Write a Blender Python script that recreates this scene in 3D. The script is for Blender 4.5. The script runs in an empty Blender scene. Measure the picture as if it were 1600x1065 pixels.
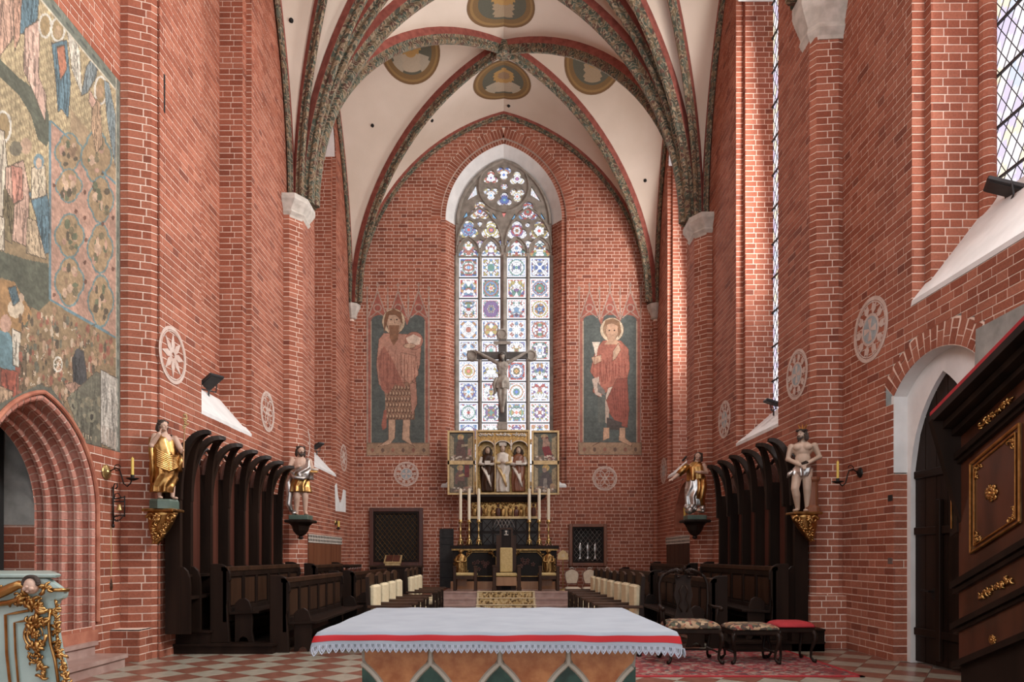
import bpy, bmesh, math, random
import numpy as np
from mathutils import Vector, Matrix
from mathutils.geometry import tessellate_polygon
from mathutils.bvhtree import BVHTree

random.seed(11)
RNG = np.random.default_rng(7)
sc = bpy.context.scene
COL = sc.collection
PI = math.pi

# ------------------------------------------------------------------ camera
F, CX, CY, H = 1067.0, 787.0, 868.0, 1.40       # focal length (px), vanishing point, eye height
cam_d = bpy.data.cameras.new('camera')
cam_d.sensor_fit = 'HORIZONTAL'
cam_d.sensor_width = 36.0
cam_d.lens = 36.0 * F / 1600.0
cam_d.shift_x = (800.0 - CX) / 1600.0
cam_d.shift_y = (CY - 532.5) / 1600.0
cam_d.clip_end = 200
cam = bpy.data.objects.new('camera', cam_d)
cam.location = (0, 0, H)
cam.rotation_euler = (PI / 2, 0, 0)
COL.objects.link(cam)
sc.camera = cam

# ------------------------------------------------------------------ world, exposure, daylight
world = bpy.data.worlds.new('overcast_sky')
sc.world = world
world.use_nodes = True
bg = world.node_tree.nodes['Background']
bg.inputs[0].default_value = (0.86, 0.93, 1.0, 1)
bg.inputs[1].default_value = 1.45
sc.view_settings.view_transform = 'Standard'
sc.view_settings.look = 'None'
sc.view_settings.gamma = 1
sc.view_settings.use_curve_mapping = False
sc.view_settings.exposure = 0.3

def daylight(name, loc, rot, sx, sy, power, col=(1, .97, .94), spread=180.):
    l = bpy.data.lights.new(name, 'AREA')
    l.shape = 'RECTANGLE'; l.size = sx; l.size_y = sy
    l.energy = power; l.color = col; l.spread = math.radians(spread)
    o = bpy.data.objects.new(name, l)
    o.location = loc; o.rotation_euler = rot
    COL.objects.link(o)
    return o
# sky light falling in, slanting down, through the right-hand windows and the end window, plus two added fill lamps behind the camera
def slant(a): return (0, PI / 2 - math.radians(a), 0)          # towards -X and down by a degrees
def slantL(a): return (0, -PI / 2 + math.radians(a), 0)        # towards +X and down
daylight('window_and_fill_light', (5.30, 12.48, 8.2), slant(4), 7.6, 1.0, 500, (1, .97, .95), 180)
daylight('window_and_fill_light', (5.30, 18.3, 8.0), slant(5), 7.4, 1.0, 460, (1, .97, .95), 180)
daylight('window_and_fill_light', (5.95, 5.6, 8.0), slant(8), 6.0, 2.2, 1500, (1, .97, .95), 160)
daylight('window_and_fill_light', (5.0, -1.5, 8.0), slant(10), 7.5, 2.4, 420, (.92, .96, 1), 150)  # added fill lamp, right side behind the camera; no window is built here
daylight('window_and_fill_light', (-5.0, -1.5, 8.0), slantL(6), 7.5, 2.4, 820, (.92, .96, 1), 150)  # matching fill lamp added on the left, out of view, without a window
daylight('window_and_fill_light', (0, 21.30, 8.6), (-PI / 2 + math.radians(8), 0, 0), 2.4, 7.5, 200, (.95, .97, 1), 170)

# ------------------------------------------------------------------ helpers
def P(px, py, d):
    "point seen at pixel (px, py) at depth d"
    return Vector(((px - CX) * d / F, d, H - (py - CY) * d / F))
def dX(px, X):
    "depth at which a vertical line on the plane x = +-X is seen at column px"
    return X * F / abs(px - CX)
def smooth01(t): return t * t * (3 - 2 * t)

MAT = {}
def nd(nt, typ, **kw):
    n = nt.nodes.new(typ)
    for k, v in kw.items(): setattr(n, k, v)
    return n
def material(name, col, rough=.6, metal=0., col2=None, scale=6., detail=4., bump=0., bscale=None, stretch=None, spec=None, emit=None, lo=.35, hi=.65, coat=0.):
    m = bpy.data.materials.new(name); m.use_nodes = True
    nt = m.node_tree; b = nt.nodes['Principled BSDF']
    b.inputs['Roughness'].default_value = rough
    b.inputs['Metallic'].default_value = metal
    if spec is not None: b.inputs['Specular IOR Level'].default_value = spec
    if coat: b.inputs['Coat Weight'].default_value = coat; b.inputs['Coat Roughness'].default_value = .15
    b.inputs['Base Color'].default_value = (*col, 1)
    if col2 is not None or bump:
        tc = nd(nt, 'ShaderNodeTexCoord'); mp = nd(nt, 'ShaderNodeMapping')
        nt.links.new(tc.outputs['Object'], mp.inputs[0])
        if stretch: mp.inputs['Scale'].default_value = stretch
        nz = nd(nt, 'ShaderNodeTexNoise'); nz.inputs['Scale'].default_value = scale; nz.inputs['Detail'].default_value = detail
        nt.links.new(mp.outputs[0], nz.inputs['Vector'])
        if col2 is not None:
            r = nd(nt, 'ShaderNodeValToRGB')
            r.color_ramp.elements[0].position = lo; r.color_ramp.elements[0].color = (*col, 1)
            r.color_ramp.elements[1].position = hi; r.color_ramp.elements[1].color = (*col2, 1)
            nt.links.new(nz.outputs['Fac'], r.inputs[0]); nt.links.new(r.outputs[0], b.inputs['Base Color'])
        if bump:
            bp = nd(nt, 'ShaderNodeBump'); bp.inputs['Strength'].default_value = bump; bp.inputs['Distance'].default_value = .02
            if bscale:
                n2 = nd(nt, 'ShaderNodeTexNoise'); n2.inputs['Scale'].default_value = bscale
                nt.links.new(mp.outputs[0], n2.inputs['Vector']); nt.links.new(n2.outputs['Fac'], bp.inputs['Height'])
            else: nt.links.new(nz.outputs['Fac'], bp.inputs['Height'])
            nt.links.new(bp.outputs[0], b.inputs['Normal'])
    if emit: b.inputs['Emission Color'].default_value = (*emit[:3], 1); b.inputs['Emission Strength'].default_value = emit[3]
    MAT[name] = m
    return m

def ramp_set(r, stops):
    cr = r.color_ramp
    while len(cr.elements) < len(stops): cr.elements.new(.5)
    for e, (p, c) in zip(cr.elements, stops): e.position = p; e.color = (*c, 1)

def brick_material(name, per_object, stops):
    m = bpy.data.materials.new(name); m.use_nodes = True
    nt = m.node_tree; b = nt.nodes['Principled BSDF']; b.inputs['Roughness'].default_value = .85
    b.inputs['Specular IOR Level'].default_value = .25
    if per_object: src = nd(nt, 'ShaderNodeObjectInfo').outputs['Random']
    else: src = nd(nt, 'ShaderNodeNewGeometry').outputs['Random Per Island']
    r = nd(nt, 'ShaderNodeValToRGB'); ramp_set(r, stops)
    nt.links.new(src, r.inputs[0])
    geo = nd(nt, 'ShaderNodeNewGeometry')
    nz = nd(nt, 'ShaderNodeTexNoise'); nz.inputs['Scale'].default_value = 1.3; nz.inputs['Detail'].default_value = 5
    nt.links.new(geo.outputs['Position'], nz.inputs['Vector'])
    n2 = nd(nt, 'ShaderNodeTexNoise'); n2.inputs['Scale'].default_value = 38.; n2.inputs['Detail'].default_value = 3
    nt.links.new(geo.outputs['Position'], n2.inputs['Vector'])
    ad = nd(nt, 'ShaderNodeMath', operation='ADD'); nt.links.new(nz.outputs['Fac'], ad.inputs[0]); nt.links.new(n2.outputs['Fac'], ad.inputs[1])
    mr = nd(nt, 'ShaderNodeMapRange'); mr.inputs['From Min'].default_value = .6; mr.inputs['From Max'].default_value = 1.4
    mr.inputs['To Min'].default_value = .72; mr.inputs['To Max'].default_value = 1.28
    nt.links.new(ad.outputs[0], mr.inputs['Value'])
    mx = nd(nt, 'ShaderNodeVectorMath', operation='SCALE')
    nt.links.new(r.outputs[0], mx.inputs[0]); nt.links.new(mr.outputs[0], mx.inputs['Scale'])
    nt.links.new(mx.outputs[0], b.inputs['Base Color'])
    bp = nd(nt, 'ShaderNodeBump'); bp.inputs['Strength'].default_value = .35; bp.inputs['Distance'].default_value = .006
    nt.links.new(n2.outputs['Fac'], bp.inputs['Height']); nt.links.new(bp.outputs[0], b.inputs['Normal'])
    MAT[name] = m
BRICK_STOPS = [(0, (.235, .070, .040)), (.2, (.27, .085, .049)), (.5, (.31, .105, .062)), (.82, (.36, .134, .083)), (.95, (.28, .090, .052)), (1, (.175, .054, .034))]
brick_material('brick_mix', False, BRICK_STOPS)
brick_material('brick_one', True, BRICK_STOPS)
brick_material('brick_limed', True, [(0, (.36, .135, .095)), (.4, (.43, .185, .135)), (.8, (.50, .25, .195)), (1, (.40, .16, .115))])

def paint_material(name, rough=.8, emit=0., bump=0., metal=0.):
    m = bpy.data.materials.new(name); m.use_nodes = True
    nt = m.node_tree; b = nt.nodes['Principled BSDF']; b.inputs['Roughness'].default_value = rough
    b.inputs['Metallic'].default_value = metal
    a = nd(nt, 'ShaderNodeAttribute'); a.attribute_name = 'Col'
    if emit:
        b.inputs['Base Color'].default_value = (.05, .05, .05, 1)
        nt.links.new(a.outputs['Color'], b.inputs['Emission Color']); b.inputs['Emission Strength'].default_value = emit
    else:
        nz = nd(nt, 'ShaderNodeTexNoise'); nz.inputs['Scale'].default_value = 60
        geo = nd(nt, 'ShaderNodeNewGeometry'); nt.links.new(geo.outputs['Position'], nz.inputs['Vector'])
        mr = nd(nt, 'ShaderNodeMapRange'); mr.inputs['To Min'].default_value = .8; mr.inputs['To Max'].default_value = 1.2
        nt.links.new(nz.outputs['Fac'], mr.inputs['Value'])
        mx = nd(nt, 'ShaderNodeVectorMath', operation='SCALE'); nt.links.new(a.outputs['Color'], mx.inputs[0]); nt.links.new(mr.outputs[0], mx.inputs['Scale'])
        nt.links.new(mx.outputs[0], b.inputs['Base Color'])
    MAT[name] = m
paint_material('fresco', .9)
paint_material('panel_paint', .55)
paint_material('stained_glass', .2, emit=1.15)

material('mortar', (.70, .53, .43), .95, col2=(.82, .65, .54), scale=9)
material('plaster', (.62, .55, .49), .95, col2=(.70, .63, .57), scale=1.2, detail=6, bump=.1, bscale=30)
material('vault_plaster', (.57, .47, .375), .95, col2=(.67, .57, .475), scale=.5, detail=7, bump=.08, bscale=25)
material('whitewash', (.66, .65, .63), .9, col2=(.76, .75, .73), scale=3, bump=.08, bscale=20)
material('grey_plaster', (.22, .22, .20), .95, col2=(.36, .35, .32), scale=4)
material('stone', (.40, .36, .31), .85, col2=(.55, .50, .44), scale=7, bump=.15)
material('tracery_stone', (.20, .175, .145), .9, col2=(.30, .265, .225), scale=6)
material('rough_brick', (.30, .10, .06), .9, col2=(.45, .18, .11), scale=5, bump=.3)
material('step_stone', (.30, .19, .16), .35, col2=(.40, .28, .24), scale=5)
material('tile_red', (.17, .068, .045), .28, col2=(.25, .11, .078), scale=9)
material('tile_cream', (.28, .26, .205), .28, col2=(.38, .355, .285), scale=9)
material('grout', (.22, .18, .15), .8)
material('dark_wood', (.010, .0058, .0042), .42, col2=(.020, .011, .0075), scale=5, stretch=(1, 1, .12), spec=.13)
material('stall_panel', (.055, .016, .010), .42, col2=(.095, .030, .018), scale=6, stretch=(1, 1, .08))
material('mid_wood', (.028, .013, .007), .42, col2=(.055, .026, .014), scale=6, stretch=(1, 1, .12), spec=.2)
material('red_wood', (.14, .045, .020), .38, col2=(.20, .075, .035), scale=5, stretch=(1, 1, .1))
material('light_wood', (.26, .13, .06), .4, col2=(.34, .18, .085), scale=5, stretch=(1, 1, .12))
material('pulpit_wood', (.034, .0105, .005), .3, col2=(.075, .022, .010), scale=5, stretch=(1, 1, .25), coat=.3)
material('gold', (.34, .175, .055), .34, 1., col2=(.52, .30, .11), scale=14, bump=.25)
material('dull_gold', (.22, .12, .04), .42, .85, col2=(.42, .26, .095), scale=18, bump=.35)
material('gilt_paint', (.42, .29, .13), .5, .3, col2=(.56, .41, .21), scale=10)
material('silver', (.62, .60, .57), .32, .9, col2=(.42, .40, .38), scale=14, bump=.2)
material('brass', (.55, .40, .17), .32, .9)
material('iron', (.018, .016, .015), .5, .6)
material('iron_plate', (.022, .020, .019), .55, .4, col2=(.035, .032, .03), scale=8)
material('candle_wax', (.72, .66, .50), .5)
material('candle_yellow', (.66, .47, .10), .5)
material('flesh', (.46, .30, .22), .6, col2=(.55, .37, .28), scale=6)
material('pale_flesh', (.36, .26, .19), .6, col2=(.45, .33, .25), scale=6)
material('hair_dark', (.035, .022, .015), .7, bump=.6, bscale=40)
material('carved_grey', (.20, .175, .145), .65, col2=(.32, .285, .24), scale=8)
material('carved_white', (.50, .45, .38), .6, col2=(.62, .57, .50), scale=10)
material('cross_wood', (.045, .040, .036), .7, col2=(.085, .075, .066), scale=6)
material('verde', (.055, .085, .065), .45, col2=(.10, .14, .11), scale=5)
material('cushion_cream', (.56, .47, .30), .85, col2=(.64, .55, .37), scale=20)
material('cushion_gold', (.46, .34, .14), .8, col2=(.56, .43, .20), scale=25)
material('upholstery', (.60, .50, .37), .8, col2=(.68, .58, .45), scale=12)
material('red_velvet', (.30, .012, .018), .8, col2=(.38, .02, .026), scale=10)
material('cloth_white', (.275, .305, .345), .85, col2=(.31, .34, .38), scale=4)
material('cloth_red', (.44, .008, .012), .7)
material('lace_white', (.40, .43, .49), .9)
material('green_marble', (.008, .030, .022), .18, col2=(.030, .085, .062), scale=9, detail=8)
material('orange_marble', (.33, .10, .028), .25, col2=(.52, .21, .075), scale=13, detail=8)
material('cream_stone', (.46, .41, .33), .5)
material('aqua_marble', (.27, .36, .33), .3, col2=(.40, .49, .45), scale=3, detail=8)
material('rose_paint', (.58, .47, .41), .95, col2=(.50, .36, .30), scale=9)
material('rose_blue', (.26, .30, .31), .95, col2=(.36, .39, .39), scale=12)
material('rib_red', (.20, .048, .034), .85, col2=(.30, .085, .06), scale=8)
material('black_lamp', (.012, .012, .013), .5)
material('window_lead', (.03, .03, .03), .6)
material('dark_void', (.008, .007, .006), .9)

def tag(o, label=None, cat=None, group=None, kind=None):
    if label: o['label'] = label
    if cat: o['category'] = cat
    if group: o['group'] = group
    if kind: o['kind'] = kind
    return o

def root_off(p):
    while p is not None:
        if p.get('_w'): return p.matrix_basis.translation.copy()
        p = p.parent
    return Vector((0, 0, 0))

class MB:
    "collects geometry of one mesh"
    def __init__(s): s.v = []; s.f = []; s.col = None
    def add(s, verts, faces):
        n = len(s.v); s.v += [Vector(p) for p in verts]; s.f += [tuple(i + n for i in f) for f in faces]
        return s
    def hexa(s, p):
        "8 corners: bottom loop 0-3, top loop 4-7"
        return s.add(p, [(3, 2, 1, 0), (4, 5, 6, 7), (0, 1, 5, 4), (1, 2, 6, 5), (2, 3, 7, 6), (3, 0, 4, 7)])
    def box(s, a, b):
        x0, y0, z0 = a; x1, y1, z1 = b
        return s.hexa([(x0, y0, z0), (x1, y0, z0), (x1, y1, z0), (x0, y1, z0), (x0, y0, z1), (x1, y0, z1), (x1, y1, z1), (x0, y1, z1)])
    def cbox(s, c, size, bev=0.):
        "centred box, optional chamfered edges"
        hx, hy, hz = size[0] / 2, size[1] / 2, size[2] / 2
        if bev <= 0: return s.box((c[0] - hx, c[1] - hy, c[2] - hz), (c[0] + hx, c[1] + hy, c[2] + hz))
        b = bev; loops = []
        for z, e in ((-hz, b), (-hz + b, 0), (hz - b, 0), (hz, b)):
            x, y = hx - e, hy - e; k = b - e if e < b else 0
            k = b
            loops.append([(c[0] + px, c[1] + py, c[2] + z) for px, py in ((-x + k, -y), (x - k, -y), (x, -y + k), (x, y - k), (x - k, y), (-x + k, y), (-x, y - k), (-x, -y + k))])
        return s.loft(loops, cap=True)
    def loft(s, rings, cap=True, close=True):
        n = len(rings[0]); base = len(s.v)
        for r in rings: s.v += [Vector(p) for p in r]
        for i in range(len(rings) - 1):
            for j in range(n if close else n - 1):
                a = base + i * n + j; b = base + i * n + (j + 1) % n
                s.f.append((a, b, b + n, a + n))
        if cap:
            s.f.append(tuple(base + j for j in reversed(range(n))))
            s.f.append(tuple(base + (len(rings) - 1) * n + j for j in range(n)))
        return s
    def lathe(s, c, prof, n=16, ax='z', sy=1.):
        rings = []
        for r, h in prof:
            ring = []
            for k in range(n):
                a = 2 * PI * k / n; u, v = r * math.cos(a), r * math.sin(a) * sy
                if ax == 'z': ring.append((c[0] + u, c[1] + v, c[2] + h))
                elif ax == 'y': ring.append((c[0] + u, c[1] + h, c[2] - v))
                else: ring.append((c[0] + h, c[1] + u, c[2] + v))
            rings.append(ring)
        return s.loft(rings)
    def tube(s, path, rad, n=8, cap=True, flat=1., up=None):
        path = [Vector(p) for p in path]; m = len(path)
        if not hasattr(rad, '__len__'): rad = [rad] * m
        rings = []; prev = None
        for i, p in enumerate(path):
            t = (path[min(i + 1, m - 1)] - path[max(i - 1, 0)])
            if t.length < 1e-9: t = Vector((0, 0, 1))
            t.normalize()
            if prev is None:
                r = Vector(up) if up is not None else (Vector((0, 0, 1)) if abs(t.z) < .9 else Vector((1, 0, 0)))
            else: r = prev
            x = r - t * r.dot(t)
            if x.length < 1e-6: x = t.orthogonal()
            x.normalize(); y = t.cross(x); prev = x
            rings.append([p + x * (rad[i] * math.cos(2 * PI * k / n)) + y * (rad[i] * flat * math.sin(2 * PI * k / n)) for k in range(n)])
        return s.loft(rings, cap)
    def ell(s, c, r, n=12, m=8, rot=None):
        rings = []
        for i in range(1, m):
            th = PI * i / m
            ring = []
            for k in range(n):
                a = 2 * PI * k / n
                p = Vector((r[0] * math.sin(th) * math.cos(a), r[1] * math.sin(th) * math.sin(a), -r[2] * math.cos(th)))
                if rot is not None: p = rot @ p
                ring.append(p + Vector(c))
            rings.append(ring)
        return s.loft(rings)
    def plate(s, loops, fn, t0=0., t1=1.):
        "filled 2-d outline with holes; fn(u, v, t) gives the 3-d point, t runs over the thickness"
        flat = [[Vector((p[0], p[1], 0)) for p in l] for l in loops]
        tris = tessellate_polygon(flat)
        pts = [p for l in loops for p in l]; n = len(pts)
        vs = [fn(p[0], p[1], t0) for p in pts] + [fn(p[0], p[1], t1) for p in pts]
        fs = [tuple(t) for t in tris] + [tuple(i + n for i in reversed(t)) for t in tris]
        o = 0
        for l in loops:
            k = len(l)
            fs += [(o + i, o + (i + 1) % k, o + (i + 1) % k + n, o + i + n) for i in range(k)]
            o += k
        return s.add(vs, fs)
    def build(s, name, mat, parent=None, smooth=False, loc=None, fix=True, mods=None, bevel=0.):
        me = bpy.data.meshes.new(name)
        off = root_off(parent)
        if loc is not None: off = Vector(loc)
        me.from_pydata([tuple(p - off) for p in s.v], [], s.f)
        me.materials.append(MAT[mat] if isinstance(mat, str) else mat)
        if fix:
            bm = bmesh.new(); bm.from_mesh(me)
            bmesh.ops.recalc_face_normals(bm, faces=bm.faces); bm.to_mesh(me); bm.free()
        if smooth: me.polygons.foreach_set('use_smooth', [True] * len(me.polygons))
        o = bpy.data.objects.new(name, me); COL.objects.link(o)
        if parent is not None: o.parent = parent
        elif loc is not None: o.location = loc
        if bevel:
            b = o.modifiers.new('bevel', 'BEVEL'); b.width = bevel; b.segments = 2; b.limit_method = 'ANGLE'
        return o

def thing(name, loc, label=None, cat=None, group=None, rz=0., world=True):
    "an Empty at the base of a thing; parts given in world coordinates unless world=False"
    o = bpy.data.objects.new(name, None); COL.objects.link(o)
    o.empty_display_size = .1
    o.location = loc; o.rotation_euler = (0, 0, rz)
    if world: o['_w'] = 1
    tag(o, label, cat, group)
    return o
def copy_tree(o, parent=None):
    c = o.copy(); COL.objects.link(c); c.parent = parent
    for ch in [x for x in o.children]: copy_tree(ch, c)
    return c
def arc2(c, r, a0, a1, n):
    return [(c[0] + r * math.cos(a0 + (a1 - a0) * i / n), c[1] + r * math.sin(a0 + (a1 - a0) * i / n)) for i in range(n + 1)]
def pointed(hw, rise, n=12):
    "left spring -> apex -> right spring of a pointed arch, (u, v) with spring at v = 0"
    if rise >= hw:
        r = (hw * hw + rise * rise) / (2 * hw); a = math.asin(min(1, rise / r))
        L = [(-hw + r * (1 - math.cos(a * i / n)), r * math.sin(a * i / n)) for i in range(n + 1)]
    else:
        L = [(-hw * math.cos(PI / 2 * i / n), rise * math.sin(PI / 2 * i / n)) for i in range(n + 1)]
    return L + [(-u, v) for u, v in reversed(L[:-1])]
def pointed_hw(hw, rise, v):
    "half width of a pointed arch at height v above the spring"
    if v <= 0: return hw
    if v >= rise: return 0
    if rise >= hw:
        r = (hw * hw + rise * rise) / (2 * hw)
        return max(0, hw - r + math.sqrt(max(0, r * r - v * v)))
    return hw * math.sqrt(max(0, 1 - (v / rise) ** 2))

# ------------------------------------------------------------------ brick masonry
COURSE, JOINT = .1035, .0155
class Masonry:
    def __init__(s, name, kind='structure'):
        s.name = name; s.rec = []; s.m = MB()
    def panel(s, org, ud, nrm, spans, z0, z1, phase=0, course=COURSE, proud=.0, zoff=None):
        org = Vector(org); ud = Vector(ud).normalized(); nrm = Vector(nrm).normalized()
        k0 = math.floor(z0 / course); k1 = math.ceil(z1 / course)
        up = Vector((0, 0, 1))
        for k in range(k0, k1):
            za, zb = max(k * course, z0), min((k + 1) * course, z1)
            if zb - za < .02: continue
            zm = (za + zb) / 2
            for (u0, u1) in spans(zm):
                if u1 - u0 < .012: continue
                b = org + ud * u0 + up * za - nrm * .006; c = org + ud * u1 + up * za - nrm * .006
                dz = up * (zb - za)
                s.m.add([b, c, c + dz, b + dz], [(0, 1, 2, 3)])
                # alternating stretchers and headers
                u = -(.07 if (k + phase) % 2 else .285) + math.floor(u0 / .452) * .452 + RNG.uniform(-.02, .02) - .452
                odd = True
                while u < u1:
                    L = .295 if odd else .157
                    if (k * 7 + int(u * 10)) % 11 == 0: L += RNG.uniform(-.015, .015)
                    a, e = max(u, u0), min(u + L, u1)
                    if u1 - e < .05 and e < u1: e = u1
                    if a - u0 < .05: a = u0
                    if e - a > .05:
                        ja = 0 if a <= u0 else JOINT / 2; je = 0 if e >= u1 else JOINT / 2
                        c0 = (a + ja + e - je) / 2
                        jit = RNG.uniform(-.0012, .0016)
                        s.rec.append((org + ud * c0 + up * zm - nrm * (.012 - proud - jit), ud, nrm, up, e - a - ja - je, .024, zb - za - JOINT))
                    if e >= u1: break
                    u += L; odd = not odd
        return s
    def brick(s, c, ax, n, up, lx, ly, lz): s.rec.append((Vector(c), Vector(ax), Vector(n), Vector(up), lx, ly, lz))
    def backing(s, verts, faces): s.m.add(verts, faces); return s
    def finish(s, single=300, parent=None, kind='structure', mat='mortar'):
        root = s.m.build(s.name, mat, parent, fix=False)
        if parent is None: root['kind'] = kind
        def score(r):
            c = r[0]
            if c.y < 1: return 0
            x = CX + c.x * F / c.y; y = CY - (c.z - H) * F / c.y
            if not (2 < x < 1598 and 2 < y < 1063): return 0
            view = (Vector((0, 0, H)) - c).normalized()
            f = view.dot(r[2])
            if f <= 0.02: return 0
            return f * r[4] * r[6] / (c.y * c.y)
        sco = [score(r) for r in s.rec]
        order = sorted(range(len(s.rec)), key=lambda i: -sco[i])
        picked = [i for i in order[:single] if sco[i] > 0]
        ps = set(picked)
        for i in picked:
            c, ax, n, up, lx, ly, lz = s.rec[i]
            o = bpy.data.objects.new('brick', BRICK_MESH); COL.objects.link(o)
            m = Matrix((ax * lx, n * ly, up * lz)).transposed().to_4x4(); m.translation = c
            m.translation -= root_off(parent)
            o.parent = root; o.matrix_basis = m
        rest = [r for i, r in enumerate(s.rec) if i not in ps]
        if rest:
            C = np.array([r[0] for r in rest]); A = np.array([r[1] * r[4] * .5 for r in rest]); N = np.array([r[2] * r[5] * .5 for r in rest]); U = np.array([r[3] * r[6] * .5 for r in rest])
            sg = [(-1, -1, -1), (1, -1, -1), (1, -1, 1), (-1, -1, 1), (-1, 1, -1), (1, 1, -1), (1, 1, 1), (-1, 1, 1)]
            V = np.stack([C + A * a + N * n + U * u for a, n, u in sg], 1).reshape(-1, 3) - np.array(root_off(parent))
            q = np.array([(4, 5, 6, 7), (0, 1, 5, 4), (1, 2, 6, 5), (2, 3, 7, 6), (3, 0, 4, 7)])
            Fc = (np.arange(len(rest))[:, None, None] * 8 + q[None]).reshape(-1, 4)
            me = bpy.data.meshes.new('brickwork'); me.from_pydata(V.tolist(), [], Fc.tolist())
            me.materials.append(MAT['brick_mix'])
            o = bpy.data.objects.new('brickwork', me); COL.objects.link(o); o.parent = root; o['kind'] = 'stuff'
        return root
bm_ = bmesh.new(); bmesh.ops.create_cube(bm_, size=1)
BRICK_MESH = bpy.data.meshes.new('brick'); bm_.to_mesh(BRICK_MESH); bm_.free(); BRICK_MESH.materials.append(MAT['brick_one'])

# ------------------------------------------------------------------ painted pictures (vertex colours on fine grids)
def lin(c):
    c = np.asarray(c, float) / 255.
    return np.where(c <= .04045, c / 12.92, ((c + .055) / 1.055) ** 2.4)
class Canvas:
    "u runs right 0..w, v runs up 0..h"
    def __init__(s, w, h, nx, ny, base):
        s.w, s.h, s.nx, s.ny = w, h, nx, ny
        s.U, s.V = np.meshgrid((np.arange(nx) + .5) / nx * w, (np.arange(ny) + .5) / ny * h)
        s.C = np.zeros((ny, nx, 3)); s.C[:] = base
    def mask_ell(s, c, r, rot=0.):
        du, dv = s.U - c[0], s.V - c[1]
        if rot: du, dv = du * math.cos(rot) + dv * math.sin(rot), -du * math.sin(rot) + dv * math.cos(rot)
        return (du / r[0]) ** 2 + (dv / r[1]) ** 2 < 1
    def mask_poly(s, pts):
        ins = np.zeros_like(s.U, bool); n = len(pts)
        for i in range(n):
            (x0, y0), (x1, y1) = pts[i], pts[(i + 1) % n]
            if y0 == y1: continue
            cr = ((y0 > s.V) != (y1 > s.V)) & (s.U < (x1 - x0) * (s.V - y0) / (y1 - y0) + x0)
            ins ^= cr
        return ins
    def mask_line(s, pts, w):
        m = np.zeros_like(s.U, bool)
        for (x0, y0), (x1, y1) in zip(pts[:-1], pts[1:]):
            dx, dy = x1 - x0, y1 - y0; L = dx * dx + dy * dy + 1e-12
            t = np.clip(((s.U - x0) * dx + (s.V - y0) * dy) / L, 0, 1)
            m |= (s.U - x0 - t * dx) ** 2 + (s.V - y0 - t * dy) ** 2 < (w / 2) ** 2
        return m
    def fill(s, m, col, a=1.): s.C[m] = s.C[m] * (1 - a) + np.asarray(col, float) * a
    def ell(s, c, r, col, rot=0., a=1., line=None, lw=.0):
        if line is not None: s.fill(s.mask_ell(c, (r[0] + lw, r[1] + lw), rot), line, a)
        s.fill(s.mask_ell(c, r, rot), col, a)
    def poly(s, pts, col, a=1., line=None, lw=.01):
        s.fill(s.mask_poly(pts), col, a)
        if line is not None: s.fill(s.mask_line(list(pts) + [pts[0]], lw), line, a)
    def line(s, pts, w, col, a=1.): s.fill(s.mask_line(pts, w), col, a)
    def noise(s, amp, cells=(40, 60), seed=0):
        r = np.random.default_rng(seed); g = r.random((cells[1] + 2, cells[0] + 2))
        x = s.U / s.w * cells[0]; y = s.V / s.h * cells[1]; xi = x.astype(int); yi = y.astype(int); fx = x - xi; fy = y - yi
        n = (g[yi, xi] * (1 - fx) * (1 - fy) + g[yi, xi + 1] * fx * (1 - fy) + g[yi + 1, xi] * (1 - fx) * fy + g[yi + 1, xi + 1] * fx * fy)
        s.C *= (1 + amp * (n - .5) * 2)[..., None]
    def build(s, name, fn, mat, parent=None, keep=None, dark=1.):
        "mesh of nx x ny quads; fn(u, v) -> point; keep = boolean grid of quads to keep"
        gu = np.arange(s.nx + 1) / s.nx * s.w; gv = np.arange(s.ny + 1) / s.ny * s.h
        vs = [tuple(fn(u, v)) for v in gv for u in gu]
        col = lin(np.clip(s.C, 0, 255)) * dark
        idx = np.arange(s.nx * s.ny).reshape(s.ny, s.nx)
        if keep is not None: idx = idx[keep]
        idx = idx.ravel(); r, c = idx // s.nx, idx % s.nx; b = r * (s.nx + 1) + c
        fs = np.stack([b, b + 1, b + s.nx + 2, b + s.nx + 1], 1)
        off = root_off(parent)
        vs = [(p[0] - off.x, p[1] - off.y, p[2] - off.z) for p in vs]
        me = bpy.data.meshes.new(name); me.from_pydata(vs, [], fs.tolist())
        at = me.color_attributes.new('Col', 'FLOAT_COLOR', 'CORNER')
        cc = np.ones((len(idx), 4)); cc[:, :3] = col.reshape(-1, 3)[idx]
        at.data.foreach_set('color', np.repeat(cc, 4, 0).astype(np.float32).ravel())
        me.materials.append(MAT[mat])
        o = bpy.data.objects.new(name, me); COL.objects.link(o)
        if parent is not None: o.parent = parent
        return o

# ================================================================== STRUCTURE
WX, NX, YE = 4.70, 5.16, 21.0        # half width of choir and of nave wall, end wall
ZCAP = 9.10                          # top of the vault capitals
def sub(spans, a, b):
    out = []
    for (s, e) in spans:
        if b <= s or a >= e: out.append((s, e)); continue
        if a > s: out.append((s, a))
        if b < e: out.append((b, e))
    return out
class PArch:
    def __init__(s, hw, rise):
        s.hw, s.rise = hw, rise
        s.r = (hw * hw + rise * rise) / (2 * hw); s.c = s.r - hw
    def apex(s, w=0): return math.sqrt((s.r + w) ** 2 - s.c ** 2)
    def at(s, v, w=0):
        if v <= 0: return s.hw + w
        q = (s.r + w) ** 2 - v * v
        return max(0, math.sqrt(q) - s.c) if q > 0 else 0
    def amax(s, w=0): return math.acos(s.c / (s.r + w))
    def left(s, w=0, n=14):
        a = s.amax(w)
        return [(s.c - (s.r + w) * math.cos(a * i / n), (s.r + w) * math.sin(a * i / n)) for i in range(n + 1)]
    def full(s, w=0, n=14):
        L = s.left(w, n); return L + [(-u, v) for u, v in reversed(L[:-1])]
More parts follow.
